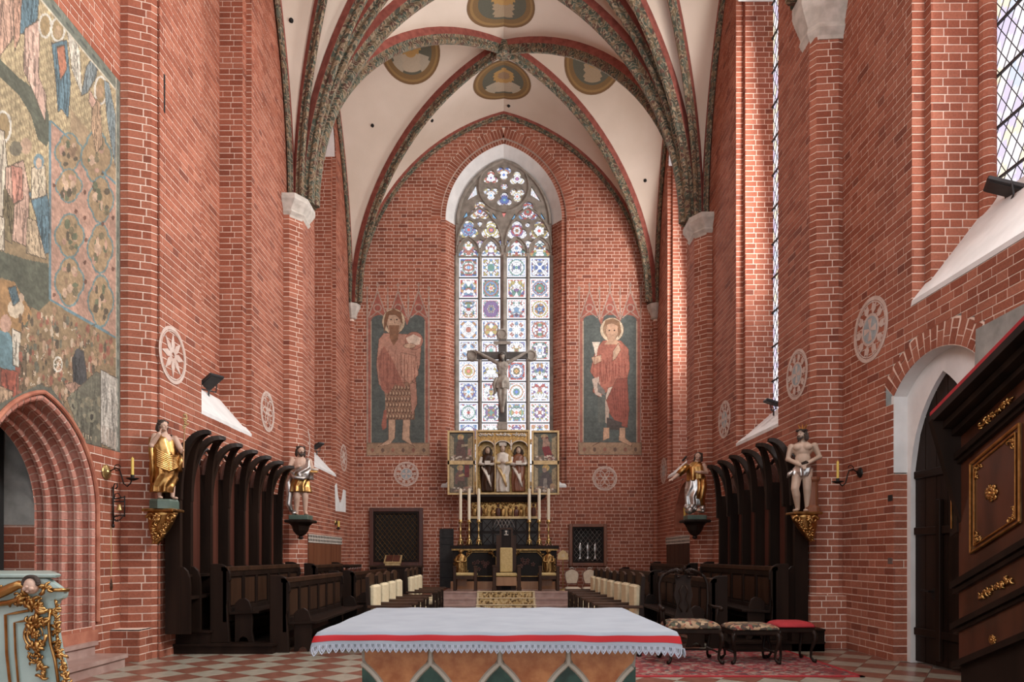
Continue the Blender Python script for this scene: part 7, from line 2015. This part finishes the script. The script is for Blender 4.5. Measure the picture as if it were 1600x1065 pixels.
# predella
a, b = P(737, 808, 20.15), P(838, 781, 20.15)
MB().box((a.x, 20.15, a.z), (b.x, 20.5, b.z)).build('predella_case', 'dull_gold', tr)
MB().box((a.x - .02, 20.08, a.z - .04), (b.x + .02, 20.5, a.z + .03)).build('predella_rail', 'gilt_paint', tr)
c1, c2 = P(722, 781, 20.1), P(852, 774, 20.1)
MB().hexa([(a.x - .03, 20.05, c1.z - .06), (b.x + .03, 20.05, c1.z - .06), (b.x + .03, 20.5, c1.z - .06), (a.x - .03, 20.5, c1.z - .06), (c1.x, 19.98, c2.z - .04), (c2.x, 19.98, c2.z - .04), (c2.x, 20.5, c2.z - .04), (c1.x, 20.5, c2.z - .04)]).box((c1.x, 19.97, c2.z - .04), (c2.x, 20.5, c2.z + .02)).build('predella_cornice', 'dark_wood', tr)
rr = random.Random(9)
for k in range(11):
    x = a.x + (b.x - a.x) * (k + .5) / 11 + rr.uniform(-.03, .03); hh = rr.uniform(.22, .34); m = MB()
    drape(m, [(a.z + .03, x, 20.13, .06, .04, .15, 5, k), (a.z + .03 + hh * .5, x, 20.13, .075, .05, .12, 5, k + 1), (a.z + .03 + hh * .85, x, 20.13, .06, .04, .06, 4, k + 2)], n=24, sub=3)
    m.ell((x, 20.12, a.z + .05 + hh), (.04, .04, .05), 8, 6); m.build('relief_figure', ('dull_gold', 'stall_panel', 'dull_gold')[k % 3], tr, smooth=True)
m = MB(); rocaille(m, [(a.x + .1, 20.14, b.z - .07), (b.x - .1, 20.14, b.z - .07)], .10, 12); m.build('relief_foliage', 'dull_gold', tr, smooth=True)
# shrine
def frame(px0, px1, py0, py1, w, dep, name, mat, parent, y):
    q0, q1 = P(px0, py1, TD), P(px1, py0, TD); m = MB()
    m.box((q0.x, y, q0.z), (q0.x + w, y + dep, q1.z)); m.box((q1.x - w, y, q0.z), (q1.x, y + dep, q1.z)); m.box((q0.x + w, y, q0.z), (q1.x - w, y + dep, q0.z + w)); m.box((q0.x + w, y, q1.z - w), (q1.x - w, y + dep, q1.z))
    return m.build(name, mat, parent, bevel=.006)
sh_ = frame(743.6, 827.6, 673, 773, .055, .34, 'shrine_frame', 'gilt_paint', tr, TD - .18)
q0, q1 = T(744, 772), T(827, 674)
MB().box((q0.x + .03, TD + .10, q0.z + .03), (q1.x - .03, TD + .14, q1.z - .03)).build('gold_ground', 'dull_gold', tr)
zc0 = T(0, 696).z; W3 = (q1.x - q0.x - .11) / 3
for k in range(3):
    xl = q0.x + .055 + W3 * k; hw = W3 / 2
    out = [(xl, q1.z - .055), (xl, zc0 - .06)] + [(xl + hw + u * .98, zc0 - .05 + v) for u, v in pointed(hw, .17, 8)] + [(xl + W3, zc0 - .06), (xl + W3, q1.z - .055)]
    g = MB().plate([out], lambda u, v, t: Vector((u, TD - .14 + t * .04, v))).build('canopy_arch', 'dull_gold', tr)
    m = MB()
    rocaille(m, [(xl + .06, TD - .15, q1.z - .12), (xl + W3 - .06, TD - .15, q1.z - .12)], .07, 60 + k); m.tube([(xl + hw + u, TD - .15, zc0 - .05 + v) for u, v in pointed(hw * .96, .17, 8)], .014, 6); m.build('canopy_carving', 'carved_white', g, smooth=True)
    if k: MB().lathe((xl, TD - .13, zc0 - .16), [(.01, 0), (.03, .06), (.02, .1), (.035, .14), (.03, .3)], 8).build('pendant', 'carved_white', g)
def shrine_saint(px, pyf, pyh, robe, mantle, kind, seed):
    f_ = T(px, pyf); hgt = T(px, pyh).z - f_.z; x, y, z = f_.x, TD - .03, f_.z + .02; s = hgt
    m = MB(); drape(m, [(z, x, y, .13 * s, .09 * s, .16, 7, seed), (z + .2 * s, x - .01 * s, y, .135 * s, .095 * s, .15, 7, seed + .7), (z + .45 * s, x, y, .15 * s, .10 * s, .13, 6, seed + 1.5), (z + .66 * s, x, y, .15 * s, .095 * s, .09, 6, seed + 2.2), (z + .80 * s, x, y, .13 * s, .08 * s, .05, 5, seed + 3), (z + .85 * s, x, y, .06 * s, .05 * s, .02, 5, 3)], n=48)
    o = m.build('carved_saint', robe, tr, smooth=True)
    m = MB()
    for q in (-1, 1): m.tube([(x + q * .13 * s, y, z + .77 * s), (x + q * .17 * s, y - .05 * s, z + .62 * s), (x + q * .06 * s, y - .13 * s, z + .60 * s)], [.045 * s, .05 * s, .03 * s], 8)
    for k in range(4): m.tube([(x - .13 * s + .05 * k * s, y - .07 * s, z + .55 * s - .03 * k * s), (x - .02 * s + .02 * k * s, y - .12 * s, z + .36 * s - .05 * k * s), (x + .08 * s, y - .10 * s, z + .16 * s - .02 * k * s)], [.02 * s, .026 * s, .012 * s], 7)
    m.build('mantle', mantle, o, smooth=True)
    hd = MB(); hd.ell((x, y - .01 * s, z + .925 * s), (.058 * s, .062 * s, .08 * s), 12, 9); hd.ell((x, y - .072 * s, z + .915 * s), (.012 * s, .016 * s, .016 * s), 6, 5)
    for q in (-1, 1): hand(hd, (x + q * .06 * s, y - .13 * s, z + .60 * s), (-q * .6, -.3, .3), (0, -1, 0), .08 * s, .3, q)
    hd.build('face_and_hands', 'pale_flesh', o, smooth=True)
    if kind == 'bishop':
        MB().plate([[(-.075, 0), (.075, 0), (.085, .06), (.05, .13), (0, .18), (-.05, .13), (-.085, .06)]], lambda u, v, t: Vector((x + u * s, y - .05 * s + t * .09 * s, z + (.985 + v) * s))).build('mitre', 'carved_white', o)
        MB().tube([(x - .16 * s, y - .14 * s, z + .05 * s), (x - .17 * s, y - .13 * s, z + 1.1 * s)], .012 * s, 6).build('crozier', 'gilt_paint', o)
    else:
        m = MB(); m.ell((x, y + .03 * s, z + .945 * s), (.078 * s, .07 * s, .085 * s), 12, 9)
        for q in (-1, 1): m.tube([(x + q * .07 * s, y, z + .95 * s), (x + q * .085 * s, y, z + .86 * s), (x + q * .07 * s, y - .02 * s, z + .80 * s)], [.03 * s, .035 * s, .015 * s], 7)
        m.build('hair', 'hair_dark', o, smooth=True)
        MB().lathe((x, TD + .07, z + .95 * s), [(.15 * s, .02), (.15 * s, -.005), (.125 * s, -.01), (.12 * s, .0)], 24, ax='y').build('halo', 'gilt_paint', o)
        MB().cbox((x, y - .17 * s, z + .63 * s), (.13 * s, .04 * s, .09 * s), .005).build('book', 'carved_white', o)
shrine_saint(762, 769, 700, 'mid_wood', 'carved_white', 'saint', 1.)
shrine_saint(785.7, 769.5, 697, 'carved_white', 'gilt_paint', 'bishop', 2.)
shrine_saint(810, 769, 700, 'red_wood', 'carved_white', 'saint', 3.)
# wings with painted panels
def panel_picture(px0, px1, py0, py1, seed, spec, parent):
    q0, q1 = T(px0, py1), T(px1, py0); c = Canvas(q1.x - q0.x, q1.z - q0.z, 54, 68, (84, 80, 66)); W_, H_ = c.w, c.h
    S = lambda u, v: (u * W_, v * H_)
    E = lambda cx, cy, rx, ry, col: c.ell(S(cx, cy), (rx * W_, ry * H_), col)
    Pl = lambda pts, col: c.poly([S(*p) for p in pts], col)
    Pl([(0, .0), (1, 0), (1, .18), (0, .22)], (110, 96, 80)); Pl([(0, .15), (.16, .15), (.16, .85), (0, .95)], (156, 142, 112)); Pl([(.78, .15), (1, .12), (1, .92), (.78, .8)], (150, 132, 98)); Pl([(.2, .7), (.8, .7), (.75, 1), (.25, 1)], (74, 82, 72))
    for (k, a) in spec: (E if k == 'e' else Pl)(*a)
    rr = random.Random(seed)
    for k in range(26): E(rr.uniform(.05, .95), rr.uniform(.02, .2), .05, .03, rr.choice([(176, 162, 146), (96, 78, 66), (150, 120, 100), (196, 184, 168)]))
    c.noise(.16, (20, 26), seed); c.noise(.10, (7, 9), seed + 1)
    c.build('painted_panel', lambda u, v: (q0.x + u, TD - .062, q0.z + v), 'panel_paint', parent, dark=.85)
wl_ = frame(699.5, 742.6, 673, 773, .06, .06, 'wing_frame', 'gilt_paint', tr, TD - .09); wr_ = frame(830.5, 873.5, 673, 773, .06, .06, 'wing_frame', 'gilt_paint', tr, TD - .09)
for w_, x0, x1 in ((wl_, 699.5, 742.6), (wr_, 830.5, 873.5)):
    a, b = T(x0, 726), T(x1, 720); MB().box((a.x, TD - .09, a.z), (b.x, TD - .04, b.z)).build('wing_rail', 'gilt_paint', w_)
    a, b = T(x0 + 1, 772), T(x1 - 1, 674); MB().box((a.x, TD - .05, a.z), (b.x, TD - .02, b.z)).build('wing_board', 'dark_wood', w_)
    xh = T(743 if x0 < 780 else 829, 0).x
    for py in (690, 756): MB().lathe((xh, TD - .1, T(0, py).z), [(.02, -.06), (.02, .06)], 8).build('hinge', 'brass', w_)
panel_picture(703.5, 738.6, 677.5, 720.5, 1, [('e', (.47, .87, .14, .11, (178, 150, 96))), ('p', ([(.28, .1), (.72, .1), (.66, .5), (.6, .78), (.36, .78), (.26, .45)], (92, 66, 58))), ('e', (.47, .84, .08, .07, (170, 136, 110))), ('p', ([(.5, .5), (.8, .55), (.8, .62), (.5, .6)], (178, 160, 130))), ('p', ([(.78, .2), (.95, .2), (.92, .45), (.8, .45)], (168, 124, 112)))], wl_)
panel_picture(703.5, 738.6, 725.7, 769, 2, [('p', ([(.65, .55), (.85, .55), (.85, 1), (.65, 1)], (112, 42, 40))), ('e', (.45, .88, .15, .11, (176, 148, 100))), ('p', ([(.22, .3), (.66, .22), (.62, .66), (.52, .8), (.36, .8), (.22, .55)], (112, 80, 70))), ('p', ([(.35, .1), (.62, .1), (.64, .4), (.32, .4)], (84, 74, 60))), ('e', (.46, .85, .08, .07, (172, 138, 112))), ('p', ([(.4, .55), (.66, .6), (.6, .68), (.38, .62)], (168, 146, 100)))], wl_)
panel_picture(834.5, 869.5, 677.5, 720.5, 3, [('e', (.45, .9, .16, .07, (176, 150, 110))), ('p', ([(.34, .86), (.6, .88), (.64, .8), (.32, .8)], (106, 38, 34))), ('p', ([(.36, .45), (.62, .4), (.72, .62), (.6, .82), (.4, .8)], (150, 118, 100))), ('p', ([(.34, .5), (.66, .55), (.9, .05), (.5, .1)], (116, 30, 34))), ('e', (.44, .80, .07, .07, (178, 144, 118)))], wr_)
panel_picture(834.5, 869.5, 725.7, 769, 4, [('e', (.52, .88, .16, .12, (182, 152, 92))), ('p', ([(.25, .12), (.85, .15), (.78, .5), (.62, .75), (.4, .75), (.25, .45)], (82, 72, 70))), ('e', (.46, .80, .10, .09, (140, 118, 104))), ('p', ([(.4, .1), (.6, .1), (.56, .5), (.42, .5)], (132, 122, 112))), ('e', (.8, .2, .1, .12, (160, 130, 96)))], wr_)

# --- six tall candlesticks
def candlestick():
    r = thing('altar_candlestick', (0, 0, 0), world=False)
    m = MB()
    for k in range(3): a = 2 * PI * k / 3 - PI / 2; m.tube([(.095 * math.cos(a), .095 * math.sin(a), .016), (.07 * math.cos(a), .07 * math.sin(a), .06), (.05 * math.cos(a), .05 * math.sin(a), .16)], [.022, .018, .025], 7)
    m.lathe((0, 0, .07), [(.05, 0), (.075, .04), (.045, .1), (.035, .14)], 10); m.build('tripod_foot', 'brass', r, smooth=True)
    MB().lathe((0, 0, .20), [(.03, 0), (.045, .03), (.022, .06), (.02, .2), (.04, .23), (.022, .26), (.022, .42), (.035, .45)], 12).build('stem', 'brass', r, smooth=True)
    MB().lathe((0, 0, .64), [(.02, 0), (.075, .03), (.08, .045), (.05, .05), (.05, .10), (.045, .11)], 14).build('drip_pan', 'brass', r, smooth=True)
    MB().lathe((0, 0, .74), [(.045, 0), (.045, .90), (.012, .905), (.004, .93)], 14).build('candle', 'candle_wax', r, smooth=False)
    return r
cs0 = candlestick()
for i, (px, lab) in enumerate(((719.5, 'outermost on the left'), (733, 'middle one on the left'), (748, 'innermost on the left'), (827, 'innermost on the right'), (842.4, 'middle one on the right'), (857, 'outermost on the right'))):
    o = cs0 if i == 0 else copy_tree(cs0)
    o.location = (P(px, 0, 19.72).x, 19.72, zt + .001); tag(o, 'tall brass candlestick with pale candle on the high altar, ' + lab, 'candlestick', 'candlesticks of the high altar')

# --- celebrant's throne and side seats
TH = 18.55
def Z18(py): return H - (py - CY) * TH / F
def X18(px): return (px - CX) * TH / F
t = thing('throne', (X18(791), TH + .2, PZ), 'tall narrow wooden throne with gold back cushion before the high altar', 'throne')
for x in (772.5, 811):
    MB().cbox((X18(x), TH, (PZ + Z18(884)) / 2), (.10, .10, Z18(884) - PZ), .01).build('front_post', 'mid_wood', t); MB().cbox((X18(x), TH, Z18(884)), (.13, .13, .05), .01).build('post_cap', 'mid_wood', t)
    MB().cbox((X18(x) , TH, PZ + .05), (.13, .13, .10), .01).build('post_foot', 'mid_wood', t); MB().cbox((X18(x), TH + .22, Z18(886)), (.07, .4, .05), .01).build('armrest', 'mid_wood', t)
    xs = 778 if x < 790 else 804; MB().box((X18(xs) - .05, TH + .38, PZ), (X18(xs) + .05, TH + .46, Z18(835))).build('back_post', 'mid_wood', t)
MB().box((X18(782), TH + .40, PZ), (X18(800), TH + .45, Z18(824))).build('back_board', 'dark_wood', t)
for x in (782, 800): MB().box((X18(x) - .025, TH + .37, PZ), (X18(x) + .025, TH + .46, Z18(823))).build('back_stile', 'mid_wood', t)
MB().box((X18(781), TH + .36, Z18(824) - .04), (X18(801), TH + .47, Z18(823))).build('back_top', 'mid_wood', t)
pl = MB().cbox((X18(791), TH + .385, Z18(831)), (.15, .02, .17), .003).build('emblem_board', 'iron_plate', t)
MB().plate([[(-.02, -.05), (.02, -.05), (.012, -.03), (.008, 0), (.03, .02), (.03, .045), (-.03, .045), (-.03, .02), (-.008, 0), (-.012, -.03)]], lambda u, v, tt: Vector((X18(791) + u, TH + .370 + tt * .004, Z18(831) + v + .01))).box((X18(791) - .06, TH + .370, Z18(831) - .07), (X18(791) + .06, TH + .374, Z18(831) - .052)).build('chalice_emblem', 'carved_white', pl)
MB().cbox((X18(791), TH + .34, (Z18(855) + Z18(894)) / 2), (X18(801) - X18(781), .08, Z18(855) - Z18(894)), .02).build('back_cushion', 'cushion_gold', t)
MB().cbox((X18(791), TH + .18, Z18(897.5)), (X18(808) - X18(774), .42, .09), .025).build('seat_cushion', 'cushion_gold', t)
MB().cbox((X18(791), TH + .02, Z18(908)), (X18(808) - X18(775), .05, .24), .006).build('front_panel', 'light_wood', t)
for px0, px1, lab in ((708.5, 745, 'left'), (842, 873.5, 'right')):
    s2 = thing('side_seat', (X18((px0 + px1) / 2), TH + .2, PZ), 'low wooden armed seat with gold cushion %s of the throne' % lab, 'seat', 'seats flanking the throne')
    for x in (px0 + 2, px1 - 2):
        MB().cbox((X18(x), TH, (PZ + Z18(885)) / 2), (.085, .085, Z18(885) - PZ), .008).build('post', 'mid_wood', s2); MB().cbox((X18(x), TH, Z18(885)), (.11, .11, .04), .008).build('post_cap', 'mid_wood', s2)
        MB().cbox((X18(x), TH + .40, (PZ + Z18(896)) / 2), (.07, .07, Z18(896) - PZ), .006).build('rear_post', 'dark_wood', s2); MB().cbox((X18(x), TH + .2, Z18(889)), (.06, .4, .04), .008).build('armrest', 'mid_wood', s2)
    xc = (X18(px0) + X18(px1)) / 2; ww = X18(px1) - X18(px0)
    MB().cbox((xc, TH + .2, Z18(897)), (ww * (1.02), .42, .08), .022).build('seat_cushion', 'cushion_gold', s2); MB().cbox((xc, TH + .01, Z18(902)), (ww * .92, .04, .10), .006).build('seat_rail', 'mid_wood', s2)
    MB().cbox((X18(px0 + (px1 - px0) * (.3 if lab == 'left' else .45)), TH + .42, Z18(910)), (.30, .03, .22), .004).build('rear_panel', 'light_wood', s2)

# --- gilded sign on a stand
d = 18.9; s3 = thing('sign_stand', (P(879, 0, d).x, d, PZ), 'small gilded house-shaped sign on a thin stand right of the altar', 'sign stand')
q = lambda px, py: P(px, py, d)
MB().plate([[(q(871, 874).x, q(0, 874).z), (q(888, 874).x, q(0, 874).z), (q(887.5, 865).x, q(0, 865).z), (q(884, 863).x, q(0, 861.5).z), (q(879.5, 859).x, q(0, 858.5).z), (q(875, 863).x, q(0, 861.5).z), (q(871.5, 865).x, q(0, 865).z)]], lambda u, v, t: Vector((u, d - .02 + t * .03, v))).build('sign_plate', 'gilt_paint', s3)
for dx in (-.02, .03): MB().box((q(879, 0).x + dx, d - .026, q(0, 870).z), (q(879, 0).x + dx + .012, d - .021, q(0, 865).z)).build('mark', 'carved_white', s3)
MB().tube([(q(879.5, 0).x, d, PZ), (q(879.5, 0).x, d, q(0, 874).z)], .014, 8).build('pole', 'brass', s3); MB().lathe((q(879.5, 0).x, d, PZ), [(.13, 0), (.13, .02), (.03, .05)], 14).build('foot', 'brass', s3)

# --- pale upholstered chairs along the end wall on the right
def salon_chair():
    r = thing('salon_chair', (0, 0, 0), world=False)
    for sx in (-1, 1):
        for sy in (-1, 1): m = MB(); cabriole(m, sx * .22, sy * .2, .38, sx, sy, .7); m.build('leg', 'light_wood', r, smooth=True)
    MB().cbox((0, 0, .40), (.50, .46, .06), .015).build('seat_rail', 'light_wood', r)
    m = MB(); cushion(m, -.25, .25, -.24, .22, .43, .50); m.build('seat_pad', 'upholstery', r, smooth=True)
    sh = [(-.17, .58), (.17, .58), (.22, .72), (.24, .88), (.20, .96), (.08, 1.02), (0, 1.04), (-.08, 1.02), (-.20, .96), (-.24, .88), (-.22, .72)]
    MB().plate([sh, [(x * .86, .79 + (z - .79) * .88) for x, z in sh]], lambda u, v, t: Vector((u, .21 + .08 * (v - .5) + t * .05, v))).build('back_frame', 'red_wood', r, bevel=.008)
    m = MB(); m.plate([[(x * .88, .79 + (z - .79) * .9) for x, z in sh]], lambda u, v, t: Vector((u, .20 + .08 * (v - .5) + t * .045, v))); m.build('back_pad', 'upholstery', r, bevel=.012)
    m = MB(); m.tube([(-.07, .24, 1.03), (-.03, .24, 1.07), (.03, .24, 1.07), (.07, .24, 1.03)], .014, 6); m.build('crest', 'carved_white', r, smooth=True)
    for s in (-1, 1): MB().tube([(s * .17, .22, .42), (s * .17, .22, .60)], .02, 7).build('back_leg_post', 'red_wood', r)
    return r
s0 = salon_chair(); SD = 20.0
for i, (px, lab) in enumerate(((893, 'nearest the altar steps'), (923, 'second from the altar steps'), (951, 'third from the altar steps'), (981, 'fourth from the altar steps'))):
    o = s0 if i == 0 else copy_tree(s0); o.scale = (.93, .93, .98); o.location = (P(px, 0, SD).x + (.03 if i == 0 else 0), SD, .003); tag(o, 'pale upholstered chair with carved frame, ' + lab, 'chair', 'pale chairs on the right near the end wall')

# --- fittings on the end wall
def E3(px, py, o=0.): return P(px, py, YE - o)
def wall_cabinet(px0, px1, py0, py1, w, label, lat, cells, latmat):
    a, b = E3(px0, py1, .06), E3(px1, py0, .06); r = thing('wall_cabinet', (a.x / 2 + b.x / 2, YE - .02, a.z), label, 'cabinet')
    m = MB(); y0, y1 = YE - .12, YE - .01
    for (x0, x1, z0, z1, nm) in ((a.x, a.x + w, a.z, b.z, 'stile'), (b.x - w, b.x, a.z, b.z, 'stile'), (a.x + w, b.x - w, a.z, a.z + w, 'rail'), (a.x + w, b.x - w, b.z - w, b.z, 'rail')): MB().box((x0, y0, z0), (x1, y1, z1)).build('frame_' + nm, 'red_wood' if px0 > 800 else 'stall_panel', r, bevel=.012)
    MB().box((a.x + w, YE - .03, a.z + w), (b.x - w, YE - .012, b.z - w)).build('dark_inside', 'dark_void', r)
    e = .06; x0, x1, z0, z1 = a.x + w + e, b.x - w - e, a.z + w + e, b.z - w - e
    m = MB()
    for (p, q_) in (((x0 - e, z0 - e), (x1 + e, z0)), ((x0 - e, z1), (x1 + e, z1 + e)), ((x0 - e, z0), (x0, z1)), ((x1, z0), (x1 + e, z1))): m.box((p[0], YE - .085, p[1]), (q_[0], YE - .055, q_[1]))
    m.build('inner_frame', 'dark_wood', r)
    m = MB(); L = x1 - x0; Hh = z1 - z0; st = L / cells; sl = Hh / L * 1.0
    for sg in (1, -1):
        k = -cells * 2
        while k < cells * 3:
            xa_ = x0 + k * st; pts = []
            # line x = xa + sg * (z - z0) * .85
            lo, hi = 0., Hh
            for t in (0,): pass
            g = .80 * sg
            zz = sorted([(x0 - xa_) / g, (x1 - xa_) / g]); lo, hi = max(0, zz[0]), min(Hh, zz[1])
            if hi - lo > .02: m.tube([(xa_ + g * lo, YE - .07, z0 + lo), (xa_ + g * hi, YE - .07, z0 + hi)], .0052, 4, cap=False)
            k += 1
    m.build('lattice', latmat, r); return r
wall_cabinet(577.5, 661, 793, 884, .12, 'large wall cabinet with gilded diagonal lattice left of the altar', None, 9, 'dull_gold')
wall_cabinet(889, 948, 818, 884, .10, 'smaller wall cabinet with silvery lattice right of the altar', None, 6, 'silver')
a, b = E3(580, 0, .3), E3(659, 0, .3)
sb = thing('sideboard', ((a.x + b.x) / 2, YE - .3, 0), 'dark sideboard below the large lattice cabinet', 'sideboard')
zt2 = E3(0, 883, .3).z
MB().box((a.x, YE - .52, .03), (b.x, YE - .03, zt2 - .05)).build('body', 'dark_wood', sb); MB().box((a.x - .03, YE - .56, zt2 - .05), (b.x + .03, YE - .02, zt2)).build('top', 'mid_wood', sb)
for k in range(3): x0_, x1_ = a.x + (b.x - a.x) * (k + .06) / 3, a.x + (b.x - a.x) * (k + .94) / 3; g = MB().box((x0_, YE - .54, .12), (x1_, YE - .515, zt2 - .12)).build('door', 'dark_wood', sb, bevel=.006); MB().ell((x1_ - .04, YE - .55, zt2 * .55), (.015, .015, .015), 8, 6).build('knob', 'brass', g)
bs = thing('book_stand', (P(615, 0, 20.6).x, 20.6, zt2), 'small slanted gilt-edged stand with an open book on the dark sideboard', 'book stand')
p = P(614.5, 880, 20.6); w = .26
def slant(name, mat, hw, d0, d1, zo, th): return MB().hexa([(p.x - hw, 20.42 + d0, zt2 + .06 + zo), (p.x + hw, 20.42 + d0, zt2 + .06 + zo), (p.x + hw, 20.42 + d1, zt2 + .06 + zo + (d1 - d0) * .75), (p.x - hw, 20.42 + d1, zt2 + .06 + zo + (d1 - d0) * .75), (p.x - hw, 20.42 + d0 - .01, zt2 + .06 + zo + th), (p.x + hw, 20.42 + d0 - .01, zt2 + .06 + zo + th), (p.x + hw, 20.42 + d1 - .01, zt2 + .06 + zo + (d1 - d0) * .75 + th), (p.x - hw, 20.42 + d1 - .01, zt2 + .06 + zo + (d1 - d0) * .75 + th)]).build(name, mat, bs)
slant('desk', 'gilt_paint', .26, 0, .30, 0, .03)
for sx in (-1, 1):
    MB().hexa([(p.x + sx * .01, 20.45, zt2 + .12), (p.x + sx * .21, 20.45, zt2 + .12), (p.x + sx * .21, 20.68, zt2 + .29), (p.x + sx * .01, 20.68, zt2 + .29), (p.x + sx * .01, 20.44, zt2 + .15), (p.x + sx * .21, 20.44, zt2 + .135), (p.x + sx * .21, 20.67, zt2 + .305), (p.x + sx * .01, 20.67, zt2 + .32)]).build('page', 'stall_panel', bs)
MB().box((p.x - .22, 20.42, zt2 + .001), (p.x + .22, 20.62, zt2 + .07)).build('foot', 'gilt_paint', bs)
for i, (px, lab) in enumerate(((906.5, 'left'), (918.5, 'middle'), (930, 'right'))):
    q = E3(px, 874, .052); o = MB().lathe((q.x, YE - .052, q.z), [(.065, 0), (.05, .05), (.018, .09), (.018, .22), (.05, .28), (.055, .38), (.03, .46), (.008, .52)], 10, sy=.28).build('reliquary', 'silver', loc=(q.x, YE - .052, q.z), smooth=True)
    tag(o, 'small silvery reliquary standing behind the lattice, %s of the three' % lab, 'reliquary', 'reliquaries in the right cabinet')
dr = thing('door_3', (E3(697, 0).x, YE - .02, E3(0, 918).z)); dr['kind'] = 'structure'
a, b = E3(687, 918, .05), E3(708.5, 825.5, .05)
zb = [a.z] + [E3(0, y, .05).z for y in (902, 878, 850, 840)] + [b.z]
for z0, z1 in zip(zb[:-1], zb[1:]): MB().box((a.x, YE - .05, z0 + .008), (b.x, YE - .005, z1 - .008)).build('iron_sheet', 'iron_plate', dr)
MB().box((a.x, YE - .04, a.z), (b.x, YE - .004, b.z)).build('backing', 'dark_void', dr)
for z in zb[1:-1]: MB().box((a.x, YE - .06, z - .012), (b.x, YE - .05, z + .012)).build('iron_band', 'iron', dr)

# --- small carved desk with turned supports in the far left corner
kd = thing('carved_desk', (-4.12, 17.6, .15), 'small dark desk with turned supports before the left wainscot', 'desk')
MB().box((-4.42, 17.15, 1.10), (-3.86, 18.55, 1.17)).build('desk_top', 'dark_wood', kd, bevel=.01)
for i in range(5):
    y = 17.25 + i * .30
    MB().lathe((-3.92, y, .152), [(.05, 0), (.05, .35), (.03, .42), (.055, .55), (.035, .68), (.06, .78), (.075, .9), (.08, .948)], 10).build('turned_post', 'stall_panel', kd, smooth=True)
MB().box((-4.42, 17.2, .152), (-4.36, 18.5, 1.10)).build('back_board', 'dark_wood', kd)

for o in list(bpy.data.objects):
    if '_w' in o.keys(): del o['_w']
